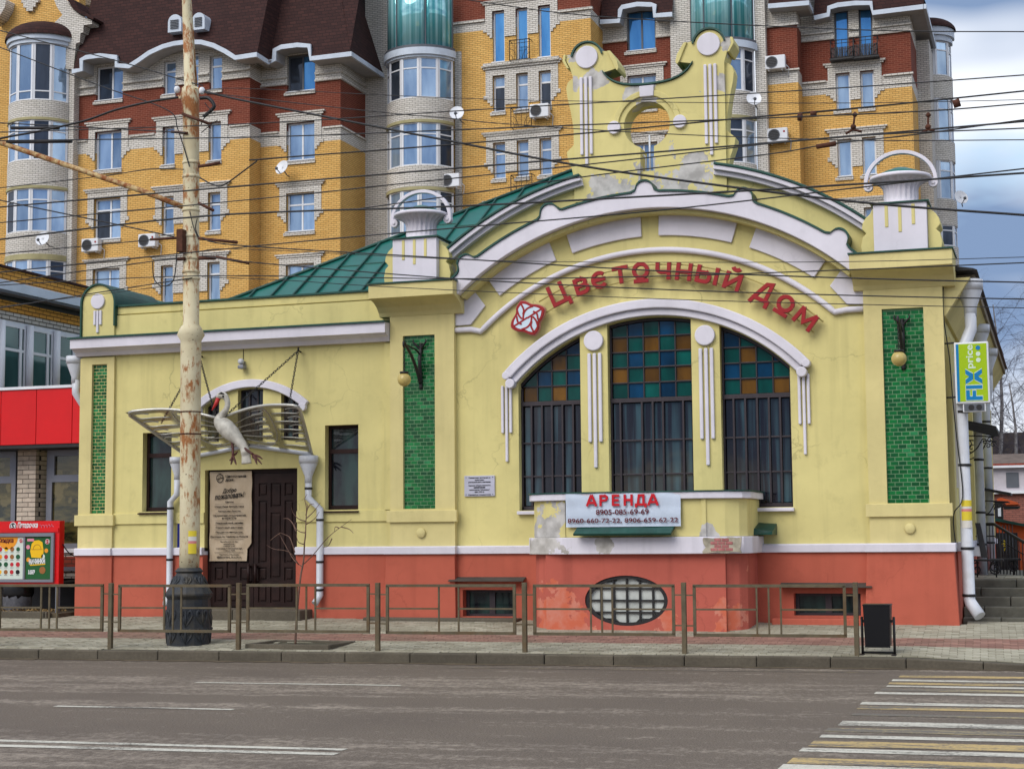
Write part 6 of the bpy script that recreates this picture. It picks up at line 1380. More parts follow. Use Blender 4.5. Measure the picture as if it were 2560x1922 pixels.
overhead([(-12.235,6.138),(-11.871,6.226),(-9.084,5.929),(-7.433,5.759),(-5.122,5.59),(-2.398,5.429),(-0.271,5.352),(0.408,5.324)], -5, 0.0053, 'hair thin wire over the tops of the sign letters')
overhead([(-13.343,7.33),(-9.474,7.096),(-6.75,7),(-4.93,6.93),(-1.95,6.822),(-0.154,6.776),(0.42,6.762)], -8.5, 0.0074, 'wire crossing the keystone of the round gable opening')
overhead([(-13.34,7.214),(-9.473,6.919),(-6.751,6.766),(-4.933,6.669),(-2.883,6.556),(-1.176,6.474),(-0.165,6.462),(0.408,6.455)], -8.5, 0.0084, 'wire crossing the white discs of the round opening')
overhead([(-11.02,6.79),(-10.801,6.672),(-10.622,6.674),(-10.158,6.943),(-10.037,6.971),(-7.243,6.932),(-5.293,6.921),(-3.595,6.929),(-2.099,6.923),(-0.172,6.944),(0.444,6.954)], -7.2, 0.0106, 'wire that loops down beside the pole, then rises to the right')
overhead([(-8.52,6.135),(-6.842,6.229),(-5.246,6.323),(-3.138,6.403),(-2.442,6.46),(-1.417,6.49),(-0.182,6.554),(0.427,6.585)], -7.4, 0.0084, 'wire rising from the left roof slope to the right edge')
overhead([(-12.785,9.028),(-11.908,8.759),(-8.45,7.81),(-6.947,7.398),(-5.34,7.02),(-2.487,6.437),(-0.263,6.088),(0.446,5.977)], -4.0, 0.0180, 'thick sagging cable from the pole top falling to the right')
overhead([(-12.214,8.727),(-11.467,8.678),(-8.069,8.198),(-5.083,7.851),(-2.338,7.575),(-0.196,7.412),(0.488,7.361)], -5, 0.0053, 'thin wire from the pole top through the upper gable rods')
overhead([(-12.57,8.882),(-9.733,8.316),(-8.297,8.058),(-7.6,7.926),(-5.234,7.562),(-2.418,7.214),(-0.221,7.025),(0.48,6.963)], -4.4, 0.0074, 'wire under the thick cable, reaching the bare sky at the right')
overhead([(-7.276,8.445),(-6.25,8.15),(-4.778,7.801),(-1.878,7.321),(-0.132,7.105),(0.424,7.039)], -9, 0.0063, 'topmost thin wire near the upper edge at the right')
overhead([(-17.399,10.692),(-16.742,10.478),(-14.374,9.685),(-13.147,9.237),(-12.815,9.124)], -4.0, 0.0095, 'upper wire from the left edge down to the pole insulators')
overhead([(-17.315,10.42),(-16.66,10.146),(-14.684,9.284),(-13.421,8.76),(-13.21,8.41),(-12.991,7.786)], -4.1, 0.0095, 'second wire from the left, bending down along the pole')
overhead([(-17.105,8.392),(-16.471,8.507),(-15.766,8.559),(-15.234,8.612),(-14.77,8.67),(-14.243,8.787),(-13.649,8.856),(-13.099,8.882)], -4.3, 0.0190, 'thick spliced cable from the left edge to the pole collar')
overhead([(-16.599,7.723),(-14.581,7.765),(-13.712,7.806),(-13.092,7.749)], -4.1, 0.0084, 'wire from the left edge to the upper clamp rings')
overhead([(-16.552,8.805),(-14.987,8.593),(-13.334,8.364),(-13.019,8.316)], -4.2, 0.0106, 'rust brown strain wire with insulator rods at the left')
overhead([(-17.162,7.692),(-16.519,7.486),(-14.426,6.957),(-13.209,6.643)], -4.2, 0.0116, 'wire sloping down across the left bay to the junction box')
overhead([(-13.615,6.269),(-13.589,6),(-13.44,5.868),(-13.23,5.96),(-13.171,6.448)], -4.15, 0.0095, 'drooping wire loop left of the pole')

# splices, spacers and hangers on the wires
def fitting(a, b_, r, label, m='rust'):
    o = MB().tube([a, b_], r, 8).obj('wire_fitting', MT[m]); tag(o, label, 'wire fitting', 'wire fittings')
fitting((-16.32,-4.2,8.699), (-15.391,-4.2,8.613), .028, 'upper rod insulator on the strain wire at the left', 'wire'); fitting((-16.332,-4.3,8.438), (-15.073,-4.3,8.339), .03, 'lower rod insulator on the thick cable at the left', 'wire')
fitting((-2.797,-7.2,6.881), (-2.748,-7.2,6.876), .05, 'round rusty bead hanging under the wire left of the yellow brick corner'); fitting((-2.642,-7.2,6.905), (-2.573,-7.2,6.903), .035, 'small rusty clamp on the wire right of the hanging bead')
fitting((-2.556,-7.4,6.444), (-2.323,-7.4,6.466), .03, 'toothed rusty spacer on the wire before the narrow windows')
fitting((-0.972,-7.2,6.86), (-0.892,-7.2,6.88), .05, 'dark knuckle joint of wires against the sky')
for a, b_, c, d, e, lab in (((-2.134,-7,6.929), (-2.164,-7,6.716), (-2.164,-7,6.716), (-2.255,-7,6.67), (-2.061,-7,6.679), 'forked trolley wire hanger over the narrow windows'), ((-1.272,-7,6.841), (-1.283,-7,6.637), (-1.283,-7,6.637), (-1.361,-7,6.601), (-1.206,-7,6.616), 'forked trolley wire hanger beside the right bay')):
    t = thing('wire_hanger', b_, lab, 'wire hanger', 'trolley wire hangers')
    MB().tube([a, b_], .014, 6).ball(lerp(a, b_, .15), .03).ball(lerp(a, b_, .85), .035).obj('rod', MT['rust'], t); MB().tube([d, c, e], .016, 6).obj('clamp', MT['rust'], t)

# ---------------------------------------------------------------- street furniture
mat('fence_paint', rgb(96, 86, 66), .7, .2, 7, .3, 50, dirt=rgb(96, 72, 44), dirtamt=.8, rnd=.0)
fence = thing('pedestrian_fence', (-9, ky(-9)+.3, .15), 'low brown steel pedestrian fence of panels and posts along the kerb', 'fence')
FX = [-20.5,-18.25,-16.05,-13.97,-11.84,-9.62,-7.38,-5.06,-2.68]
fy = lambda x: ky(x)+.30
for x in FX: MB().box(x-.033, x+.033, fy(x)-.033, fy(x)+.033, .13, 1.16).obj('post', MT['fence_paint'], fence, bevel=.006)
def beam(b, p, q, t):      # square bar between two points in plan or vertical
    p, q = Vector(p), Vector(q); d = (q-p).normalized(); u = Vector((0,0,1)) if abs(d.z) < .5 else Vector((d.y if 0 else .083,-1,0)).normalized()
    s_ = d.cross(u).normalized(); u = s_.cross(d)
    ring = lambda c: [tuple(c+s_*a*t+u*e*t) for a, e in ((-1,-1),(1,-1),(1,1),(-1,1))]
    b.rings([ring(p), ring(q)], sm=False)
for k, (a, c) in enumerate(zip(FX[:-1], FX[1:])):
    x0, x1 = a+.15, c-.15; pn = part_empty('fence_panel', ((x0+x1)/2, fy((x0+x1)/2), .42), fence); P = lambda x, z_: (x, fy(x), z_); tilt = random.uniform(-.012,.012)
    z0, z1 = .43+tilt, 1.12+tilt
    b = MB()
    for p, q in ((P(x0-.02,z1),P(x1+.02,z1)),(P(x0-.02,z0),P(x1+.02,z0)),(P(x0,z0),P(x0,z1)),(P(x1,z0),P(x1,z1))):
        o = MB(); beam(o, p, q, .021); o.obj('frame_bar', MT['fence_paint'], pn)
    f = (.41,.49,.565) if k != 5 else (.41,.565); xs_ = [x0+t*(x1-x0) for t in f]
    if k == 7: xs_ = [x0+t*(x1-x0) for t in (.42,.50,.58)]
    for x in xs_:
        o = MB(); beam(o, P(x,z0), P(x,z1), .0125); o.obj('bar', MT['fence_paint'], pn)
    for p, q in ((P(x0,.78),P(xs_[0],.78)),(P(xs_[-1],.78),P(x1,.78))):
        o = MB(); beam(o, p, q, .0125); o.obj('mid_rail', MT['fence_paint'], pn)
    for z_ in (z0+.13, z1-.13):
        for p, q in ((P(a+.03,z_),P(x0,z_)),(P(x1,z_),P(c-.03,z_))):
            o = MB(); beam(o, p, q, .010); o.obj('pin', MT['fence_paint'], pn)
# tilting litter bin hung between two posts
ab = thing('litter_bin', (-2.35, -3.55, .15), 'black box litter bin hung between two posts at the end of the fence', 'litter bin')
yb_ = fy(-2.3)+.05
xl, xr = -2.624, -2.189
flat('bin_black', rgb(16, 16, 20), .42)
for x in (xl, xr): MB().tube([(x,yb_+.1,.15),(x,yb_+.1,.68)], .018, 8).obj('post', MT['iron'], ab); MB().box(x-.03, x+.03, yb_-.08, yb_+.28, .145, .17).obj('foot', MT['iron'], ab)
MB().tube([(xl,yb_+.1,.19),(xr,yb_+.1,.19)], .014, 8).obj('crossbar', MT['iron'], ab)
MB().hexa([(xl+.05,yb_-.03,.28),(xr-.05,yb_-.03,.28),(xr-.05,yb_+.23,.28),(xl+.05,yb_+.23,.28)], [(xl+.035,yb_-.06,.84),(xr-.035,yb_-.06,.84),(xr-.035,yb_+.26,.84),(xl+.035,yb_+.26,.84)]).obj('box', MT['bin_black'], ab, bevel=.01)
plate('rim', [rect(xl+.03, xr-.03, .835, .855)], yb_-.066, yb_+.266, MT['bin_black'], ab); MB().box(xl+.045, xr-.045, yb_-.034, yb_-.028, .265, .285).obj('base_lip', MT['bin_black'], ab)
for x in (xl+.02, xr-.045): MB().box(x, x+.025, yb_+.08, yb_+.12, .60, .64).obj('pivot', MT['iron'], ab)
# young tree in a framed pit
YT = -3.72
tr = thing('sapling', (-11.26, YT, .17), 'thin leafless young street tree in a framed pit by the fence', 'tree')
mat('bark', rgb(112, 86, 74), .9, .25, 12, .3, 40)
tk = [(-11.26,-3.72,0.197),(-11.253,-3.72,0.424),(-11.215,-3.72,0.904),(-11.171,-3.72,1.264),(-11.127,-3.72,1.48),(-11.112,-3.72,1.745),(-11.094,-3.72,1.896),(-11.089,-3.72,2.076),(-11.08,-3.72,2.291),(-11.11,-3.72,2.436),(-11.071,-3.72,2.511)]
MB().tube(bez(tk, 4), [.020-.016*i/40 for i in range(41)], 8).obj('trunk', MT['bark'], tr)
br = [[(-11.145,-3.72,1.384),(-11.352,-3.6,1.491),(-11.539,-3.5,1.697),(-11.689,-3.45,1.906)],[(-11.212,-3.72,1.42),(-11.309,-3.85,1.615),(-11.526,-3.95,1.666),(-11.622,-4,1.727)],[(-11.118,-3.72,1.432),(-10.883,-3.85,1.589),(-10.599,-3.95,1.839),(-10.315,-4,2.026),(-10.16,-4.05,2.108)],[(-10.37,-3.97,1.996),(-10.244,-3.95,1.96),(-10.176,-3.95,1.898)],
 [(-11.099,-3.72,2.094),(-11.159,-3.8,2.121),(-11.234,-3.85,2.202),(-11.25,-3.9,2.3)],[(-11.258,-3.72,1.933),(-11.353,-3.65,2.061),(-11.459,-3.6,2.135),(-11.55,-3.6,2.136)],[(-11.089,-3.72,2.13),(-10.994,-3.65,2.237),(-10.899,-3.6,2.381)],[(-11.089,-3.72,2.04),(-10.901,-3.8,2.127),(-10.799,-3.85,2.232)],[(-11.108,-3.72,1.914),(-11.233,-3.65,1.933),(-11.338,-3.6,2.006),(-11.328,-3.6,2.079)],[(-11.117,-3.72,1.735),(-11.178,-3.8,1.771),(-11.218,-3.8,1.897)],[(-11.336,-3.6,1.61),(-11.443,-3.55,1.826),(-11.549,-3.5,1.881),(-11.651,-3.5,1.918)],[(-11.651,-3.5,1.909),(-11.778,-3.45,1.846),(-11.849,-3.45,1.792)],[(-10.535,-3.95,1.821),(-10.616,-3.9,1.715),(-10.714,-3.9,1.68)],[(-11.08,-3.72,2.255),(-11.03,-3.7,2.345),(-10.96,-3.7,2.362)],[(-11.089,-3.72,2.184),(-11.045,-3.75,2.309),(-11.065,-3.75,2.372)],[(-10.409,-3.97,1.979),(-10.467,-3.97,1.997),(-10.487,-3.97,1.927)]]
for q in br: MB().tube(bez(q, 4), [.009-.006*i/(4*(len(q)-1)) for i in range(4*(len(q)-1)+1)], 6).obj('branch', MT['bark'], tr)
pt = thing('tree_pit', (-11, YT, .16), 'square stone edged tree pit with bare earth around the sapling', 'tree pit')
px0, px1, py0, py1 = -11.8, -10.4, ky(-11)+.36, ky(-11)+1.35
for a in ((px0,px1,py0,py0+.09),(px0,px1,py1-.09,py1),(px0,px0+.09,py0+.091,py1-.091),(px1-.09,px1,py0+.091,py1-.091)): MB().box(a[0],a[1],a[2],a[3],.1,.235).obj('edging_bar', MT['kerb'], pt, bevel=.012)
MB().box(px0+.09,px1-.09,py0+.09,py1-.09,.1,.175).obj('soil', MT['earth'], pt)

# ---------------------------------------------------------------- sign lettering, banners, lamps, canopy and stork
sign = thing('facade_sign', (CX, -.2, 5.6), 'red arched lettering Цветочный дом with flower logo above the big window', 'sign')
for r in (4.19, 3.96): MB().tube([(CX+.04+r*math.cos(R(a)), -.10, CZ+.02+r*math.sin(R(a))) for a in [47+72*i/50 for i in range(51)]], .012, 6).obj('rail', MT['sign_rail'], sign)
RB = 3.945
def thick(poly, t):        # a stroke of width t along a polyline, square ends
    n = len(poly); A, B = [], []
    for i, p in enumerate(poly):
        d0 = Vector(poly[i])-Vector(poly[i-1]) if i else None; d1 = Vector(poly[i+1])-Vector(p) if i < n-1 else None
        d0 = (d0 or d1).normalized(); d1 = (d1 or d0).normalized(); m_ = Vector((-(d0.y+d1.y), d0.x+d1.x)).normalized(); k = min(1.6, 1/max(.3, m_.dot(Vector((-d0.y, d0.x)))))
        A.append((p[0]+m_.x*t/2*k, p[1]+m_.y*t/2*k)); B.append((p[0]-m_.x*t/2*k, p[1]-m_.y*t/2*k))
    return A, B
def ell(cx, cz, rx, rz_, a0, a1, n=18): return [(cx+rx*math.cos(R(a0+(a1-a0)*i/n)), cz+rz_*math.sin(R(a0+(a1-a0)*i/n))) for i in range(n+1)]
def glyph(ch):             # strokes in metres, x from -w/2, baseline 0, x-height .29
    h = .29
    return {'Ц': [[(-.13,.37),(-.13,.025),(.155,.025),(.155,-.075)], [(.10,.37),(.10,.03)]],
     'в': [[(-.095,0),(-.095,h)], [(-.09,h-.025),(.02,h-.025)]+ell(.02,.2075,.065,.0575,90,-90,10)+[(-.09,.15)], [(.02,.15)]+ell(.03,.0875,.075,.0625,80,-90,10)+[(-.09,.025)]],
     'е': [ell(0,h/2,.115,.12,-40,-318,26), [(-.10,h/2+.005),(.10,h/2+.005)]],
     'т': [[(-.135,h-.025),(.135,h-.025)], [(0,h-.03),(0,0)]],
     'о': [ell(0,.165,.117,.117,0,359.9,32), [(-.125,-.01),(.125,-.01)]],
     'ч': [[(-.10,h),(-.10,.19)]+ell(-.02,.18,.08,.055,180,270,8)+[(.10,.125)], [(.10,h),(.10,0)]],
     'н': [[(-.105,0),(-.105,h)], [(.105,0),(.105,h)], [(-.10,h/2),(.10,h/2)]],
     'ы': [[(-.16,0),(-.16,h)], [(-.155,.175),(-.02,.175)]+ell(-.02,.10,.065,.075,90,-90,10)+[(-.155,.025)], [(.16,0),(.16,h)]],
     'й': [[(-.115,h),(-.115,.0)], [(-.115,.03),(.115,h-.03)], [(.115,h),(.115,0)], ell(0,h+.10,.065,.05,200,340,10)],
     'д': [[(-.155,-.075),(-.12,.03),(.0,.30),(.085,.33),(.085,.03)], [(-.14,.03),(.13,.03),(.13,-.075)]],
     'м': [[(-.15,0),(-.135,h)], [(-.135,h-.005),(0,.08),(.135,h-.005)], [(.15,0),(.135,h)]]}[ch]
for ch, ang in (('Ц',113.2),('в',107.1),('е',102.4),('т',97.1),('о',92.1),('ч',86.65),('н',81.6),('ы',75.9),('й',69.6),('д',61.8),('о',56.0),('м',50.2)):
    a = R(ang)-math.pi/2; c = (CX+RB*math.cos(R(ang)), CZ+RB*math.sin(R(ang)))
    W2 = lambda P: [(c[0]+x*math.cos(a)-z_*math.sin(a), c[1]+x*math.sin(a)+z_*math.cos(a)) for x, z_ in P]
    face, rim = MB(), MB()
    for k, st_ in enumerate(glyph(ch)):
        A, B = thick(st_, .063); face.band(W2(A), W2(B), -.185-.0012*k, -.15)
        if len(st_) < 20: st_ = [tuple(Vector(st_[0])+(Vector(st_[0])-Vector(st_[1])).normalized()*.008)]+st_[1:-1]+[tuple(Vector(st_[-1])+(Vector(st_[-1])-Vector(st_[-2])).normalized()*.008)]
        A, B = thick(st_, .072); rim.band(W2(A), W2(B), -.165-.0012*k, -.125)
    lo_ = face.obj('letter', MT['red_sign'], sign); rim.obj('letter_rim', MT['sign_edge'], lo_)
# flower logo: rounded square in red with pale petals
lo_o = [(-8.701,5.904),(-8.606,5.888),(-8.511,5.838),(-8.395,5.82),(-8.28,5.759),(-8.281,5.668),(-8.313,5.589),(-8.367,5.511),(-8.376,5.41),(-8.453,5.309),(-8.548,5.318),(-8.643,5.363),(-8.77,5.385),(-8.872,5.451),(-8.875,5.537),(-8.842,5.606),(-8.788,5.695),(-8.779,5.796)]
lo_o = [p[:2] for p in bez([(*p, 0) for p in lo_o+[lo_o[0]]], 3)][:-1]
lc = (sum(p[0] for p in lo_o)/len(lo_o), sum(p[1] for p in lo_o)/len(lo_o)); scl = lambda k: [(lc[0]+(x-lc[0])*k, lc[1]+(z_-lc[1])*k) for x, z_ in lo_o]
lg = MB().prism(lo_o, -.19, -.12).obj('logo', MT['red_sign'], sign, bevel=.006); MB().prism(scl(1.05), -.17, -.11).obj('logo_rim', MT['sign_edge'], lg)
MB().prism(scl(.83), -.194, -.1901).obj('logo_field', MT['sign_white'], lg)
half = [[(-8.822,5.469),(-8.577,5.607)],[(-8.658,5.576),(-8.64,5.687),(-8.576,5.765),(-8.469,5.8)],[(-8.679,5.587),(-8.736,5.661),(-8.771,5.775)],[(-8.657,5.668),(-8.643,5.748),(-8.691,5.852)],[(-8.772,5.643),(-8.752,5.54),(-8.684,5.496)]]
for k, st_ in enumerate(half):
    st_ = [p[:2] for p in bez([(*p, 0) for p in st_], 5)] if len(st_) > 2 else st_
    for s_ in (0, 1):
        P = [(2*lc[0]-x, 2*lc[1]-z_) for x, z_ in st_] if s_ else st_
        A, B = thick(P, .030); MB().band(A, B, -.199-.0006*(2*k+s_), -.1942).obj('logo_line', MT['red_sign'], lg)
# heritage plaque
pl = thing('wall_plaque', (-9.54, -.02, 2.52), 'small grey heritage plaque with dark lettering on the yellow wall', 'plaque')
MB().box(-9.825,-9.26,-.035,0,2.53,2.89).obj('plate', MT['plaque'], pl, bevel=.006)
for i, (s_, wd, z_) in enumerate((('Памятник истории и', .40, 2.845),('культуры', .17, 2.805),('регионального значения', .41, 2.767),('Здание общественного', .41, 2.71),('назначения', .21, 2.672),('кинотеатр "Модерн"', .38, 2.634),('нач. XX в.', .18, 2.596),('Охраняется государством', .42, 2.55))):
    text('lettering', s_, .03, -9.54, z_, -.038, MT['ink'], pl, off=.001, width=wd, height=.024)
for x in (-9.79,-9.295):
    for z_ in (2.56,2.86): MB().disc(x, z_, .008, -.04, -.034, 8).obj('screw', MT['iron'], pl)
# rent banner on the bay
bn_ = thing('rent_banner', (-6.5, YB-.08, 1.95), 'pale blue АРЕНДА rent banner with phone numbers on the bay', 'banner')
def banner_mat(name, c, amt=.4):
    m, nt, b = base(name); p = pos(nt); L(nt, mixc(nt, ramp(nt, noise(nt, p, 3, 3), .3, .7), tuple(q*.92 for q in c[:3])+(1,), c), b.inputs['Base Color']); b.inputs['Roughness'].default_value = .45
    bump(nt, b, noise(nt, p, 1, 4, (7, 7, 3)), amt, .03)
banner_mat('banner_blue', rgb(198, 210, 228)); banner_mat('banner_tan', rgb(182, 162, 136), .8)
bx_0, bx_1, bz0, bz1 = -7.534, -5.635, 1.968, 2.522
b = MB(); n, mm = 26, 8; vs = []
for i in range(n+1):
    for j in range(mm+1): vs.append((bx_0+(bx_1-bx_0)*i/n, YB-.075+.008*math.sin(i*.9+j*.5)+.006*math.sin(j*1.7), bz0+(bz1-bz0)*j/mm))
b.add(vs, [(i*(mm+1)+j, (i+1)*(mm+1)+j, (i+1)*(mm+1)+j+1, i*(mm+1)+j+1) for i in range(n) for j in range(mm)], True); b.obj('cloth', MT['banner_blue'], bn_)
bxc = (bx_0+bx_1)/2; bw = bx_1-bx_0; bh = bz1-bz0
GA = {'А': [[(-.42,0),(-.02,1.0)], [(.02,1.0),(.42,0)], [(-.26,.30),(.26,.30)]], 'Р': [[(-.28,0),(-.28,1)], [(-.28,.90),(.08,.90)]+[(.08+.22*math.sin(R(t)), .70+.20*math.cos(R(t))) for t in range(0, 181, 20)]+[(-.28,.50)]],
      'Е': [[(-.26,0),(-.26,1)], [(-.26,.90),(.30,.90)], [(-.26,.51),(.25,.51)], [(-.26,.10),(.32,.10)]], 'Н': [[(-.30,0),(-.30,1)], [(.30,0),(.30,1)], [(-.30,.51),(.30,.51)]],
      'Д': [[(-.40,-.16),(-.40,.10),(.44,.10),(.44,-.16)], [(-.24,.10),(-.14,.90),(.26,.90),(.26,.10)]]}
for k, ch in enumerate('АРЕНДА'):
    b = MB(); hgt = bh*.33; cx = bxc+(k-2.5)*bw*.107
    for q, st_ in enumerate(GA[ch]):
        A, B = thick([(cx+x*bw*.107*.92, bz0+bh*.60+z_*hgt) for x, z_ in st_], .038); b.band(A, B, YB-.106-.001*q, YB-.094)
    b.obj('lettering', MT['red_ink'], bn_)
for s_, wd, z_ in (('8905-085-69-69', .46, .355), ('8960-660-72-22, 8906-659-62-22', .96, .12)):
    text('lettering', s_, .12, bxc, bz0+bh*z_, YB-.1, MT['dark_red_ink'], bn_, off=.0015, width=bw*wd, height=bh*.155)
# welcome banner hung on the left door leaf
wb_ = thing('welcome_banner', (-14.45, .1, 1.2), 'beige welcome banner with dark lettering hung on the left door leaf', 'banner')
wx0, wx1 = -14.93, -14.06; wz0, wz1 = 1.417, 3.07
b = MB(); vs = []; n, mm = 14, 30
for i in range(n+1):
    for j in range(mm+1):
        t = j/mm; xr = wx1 if t > .18 else wx1-.09*min(1, (.18-t)/.03)
        vs.append((wx0+(xr-wx0)*i/n, .095+.007*math.sin(i*1.3+j*.8)+.006*math.sin(j*.6-i), wz0+(wz1-wz0)*t))
b.add(vs, [(i*(mm+1)+j, (i+1)*(mm+1)+j, (i+1)*(mm+1)+j+1, i*(mm+1)+j+1) for i in range(n) for j in range(mm)], True); b.obj('cloth', MT['banner_tan'], wb_)
H = wz1-wz0; xm_ = (wx0+wx1)/2-.02
def wt(s_, v, wd, h, off=.002, rot=0, shear=0, dx=0): text('lettering', s_, .1, xm_+dx, wz1-H*v-h/2, .076, MT['ink'], wb_, off=off, width=wd, height=h, rot=rot, shear=shear)
wt('Цветочный', .05, .42, .062, .0016, dx=.13); wt('дом', .092, .16, .055, .0016, dx=.0)
MB().band([(xm_-.2+.075*c, wz1-H*.075+.085*s_) for c, s_ in cyc(24)+[(1,0)]], [(xm_-.2+.062*c, wz1-H*.075+.07*s_) for c, s_ in cyc(24)+[(1,0)]], .074, .077).tube([(xm_-.26,.075,wz1-H*.082),(xm_-.14,.075,wz1-H*.068)], .006, 4).tube(bez([(xm_-.24,.075,wz1-H*.10),(xm_-.2,.075,wz1-H*.075),(xm_-.17,.075,wz1-H*.052)], 4), .006, 4).obj('logo', MT['ink'], wb_)
wt('Добро', .205, .29, .10, .0015, .06, .3); wt('пожаловать!', .272, .62, .10, .0015, .08, .3)
for s_, v, wd in (('Цветы',.338,.17),('Свадебная флористика',.388,.60),('Авторские букеты',.44,.47),('Оформление мероприятий',.488,.68),('и торжеств',.52,.29),('Ландшафтный дизайн',.572,.57),('Горшечные растения',.622,.55),('Предметы интерьера',.674,.55),('Доставка по Тамбову и области',.724,.78)):
    wt(s_, v, wd, .042, .0010)
for v in (.363,.415,.466,.546,.598,.648,.70): MB().box(xm_-.3, xm_-.01, .075, .077, wz1-H*v-.003, wz1-H*v).box(xm_+.01, xm_+.3, .075, .077, wz1-H*v-.003, wz1-H*v).obj('rule', MT['ink'], wb_)
for v in (.757,.903): MB().box(xm_-.3, xm_+.3, .075, .077, wz1-H*v-.005, wz1-H*v).obj('rule', MT['ink'], wb_)
for s_, v, wd in (('Мы работаем для Вас',.782,.36),('каждый день',.808,.22),('с 8.00 до 21:00',.832,.24),('в выходные и праздничные дни',.858,.54),('с 9.00 до 20:00',.882,.24),('Подпишись в Инстаграм',.926,.40)): wt(s_, v, wd, .025, .0003)
wt('@flowers_h.o.m.e', .952, .50, .045, .0008)
# house number plate half hidden by the pole
hp_ = thing('house_plate', (-15.05, -.03, 1.9), 'dark blue street plate half hidden behind the pole', 'plate'); flat('plate_blue', rgb(24, 34, 120), .35)
MB().box(-15.542, -15.542+.32, -.03, 0, 1.667, 2.222).obj('plate', MT['plate_blue'], hp_, bevel=.006); MB().disc(-15.542+.02, 2.183, .006, -.034, -.03, 8).obj('screw', MT['pvc'], hp_)
# floodlight over the door
fl = thing('wall_spotlight', (-14.15, 0, 4.95), 'small grey spotlight with sensor high on the left wing wall', 'spotlight'); q = (-14.179,-0.1,5.019)
MB().ball((q[0]-.02,-.1,q[2]+.07), .06).obj('sensor', MT['white_metal'], fl); MB().box(q[0]-.05, q[0]+.07, -.18, -.04, q[2]-.07, q[2]+.0).obj('lamp_head', MT['alu'], fl, bevel=.015); MB().box(q[0]-.03, q[0]+.02, -.1, .0, q[2]-.03, q[2]+.08).obj('bracket', MT['alu'], fl)
MB().tube([(q[0]-.02,-.01,q[2]+.1),(q[0]-.02,-.01,5.33)], .006, 5).obj('cable', MT['iron'], fl)
# globe lamps on iron brackets in front of the tiled panels
def globe_mat():
    m, nt, b = base('globe'); p = pos(nt); L(nt, mixc(nt, ramp(nt, noise(nt, p, 5, 3), .3, .7), rgb(176, 156, 92), rgb(206, 184, 112)), b.inputs['Base Color']); b.inputs['Roughness'].default_value = .3
globe_mat()
for x, lab in ((-10.62, 'amber globe lamp on iron bracket in front of the narrow tile panel left of centre'), (-2.245, 'amber globe lamp on iron bracket in front of the right tile panel')):
    t = thing('wall_lamp', (x, -.06, 4.7), lab, 'wall lamp', 'globe lamps on the pilasters'); yo = -.85
    b = MB(); b.tube(bez([(x,-.075,4.45),(x,-.10,4.7),(x+.01,-.16,4.95),(x,-.08,5.15),(x,-.07,5.27)], 5), .035, 8)
    b.tube(bez([(x,-.10,4.55),(x,-.28,4.78),(x,-.52,5.0),(x,yo+.06,5.16),(x,yo-.02,5.20),(x,yo-.03,5.13),(x,yo+.02,5.11)], 5), [.034-.0006*i for i in range(31)], 8)
    b.tube(bez([(x,-.1,5.05),(x,-.3,5.12),(x,-.5,5.14),(x,yo+.04,5.17)], 4), .018, 6)
    for s_ in (-1, 1): b.tube(bez([(x,-.08,5.15),(x+s_*.06,-.12,5.22),(x+s_*.12,-.14,5.28),(x+s_*.11,-.14,5.33)], 4), [.028-.0015*i for i in range(13)], 6)
    b.obj('bracket', MT['iron'], t)
    c_ = MB(); z_ = 5.12
    for k in range(9): c_.tube([(x+(.012 if k % 2 else 0)*math.cos(a), yo+(0 if k % 2 else .012)*math.cos(a), 5.10-.048*k-.024+.028*math.sin(a)) for a in [2*math.pi*i/8 for i in range(8)]], .006, 4, closed=True)
    c_.obj('chain', MT['iron'], t)
    MB().lathe([(.03,.0),(.075,-.005),(.08,-.03),(.07,-.04)], x, yo, 14, z0=4.69).obj('cap', MT['iron'], t)
    MB().ball((x,yo,4.545), .118, 22, 14).obj('globe', MT['globe'], t)
# ---- canopy of glass wings, and the stork standing on it
cnp = thing('glass_canopy', (DXC, -.5, 3.4), 'smoked glass wing canopy with feather ribs on chains above the door', 'canopy')
def smoked():
    m, nt, b = base('smoked_glass'); out = [q for q in nt.nodes if q.type == 'OUTPUT_MATERIAL'][0]
    uv = N(nt, 'ShaderNodeUVMap'); sp = N(nt, 'ShaderNodeSeparateXYZ'); L(nt, uv.outputs[0], sp.inputs[0]); U, Vv = sp.outputs[0], sp.outputs[1]
    fr = math_(nt, 'FRACT', math_(nt, 'MULTIPLY', math_(nt, 'SUBTRACT', Vv, .14), 1/.17))          # clear lights between the etched feathers
    lite = math_(nt, 'MULTIPLY', ramp(nt, fr, .05, .12), ramp(nt, fr, .58, .66, 1, 0))
    zone = math_(nt, 'ADD', math_(nt, 'MULTIPLY', ramp(nt, U, .60, .66), ramp(nt, U, .93, .955, 1, 0)), math_(nt, 'MULTIPLY', ramp(nt, U, .26, .34), ramp(nt, U, .48, .50, 1, 0)))
    clear = math_(nt, 'MULTIPLY', lite, zone)
    tp = N(nt, 'ShaderNodeBsdfTransparent'); L(nt, mixc(nt, clear, (.34,.33,.31,1), (.92,.92,.90,1)), tp.inputs[0]); gl = N(nt, 'ShaderNodeBsdfGlossy', _Roughness=.08, _Color=(.8,.8,.8,1)); mx_ = N(nt, 'ShaderNodeMixShader', _0=.08)
    df = N(nt, 'ShaderNodeBsdfDiffuse', _Color=(.17,.165,.155,1)); m2 = N(nt, 'ShaderNodeMixShader'); L(nt, math_(nt, 'MULTIPLY', math_(nt, 'SUBTRACT', 1.0, clear), .45), m2.inputs[0]); L(nt, tp.outputs[0], m2.inputs[1]); L(nt, df.outputs[0], m2.inputs[2])
    L(nt, m2.outputs[0], mx_.inputs[1]); L(nt, gl.outputs[0], mx_.inputs[2]); L(nt, mx_.outputs[0], out.inputs[0])
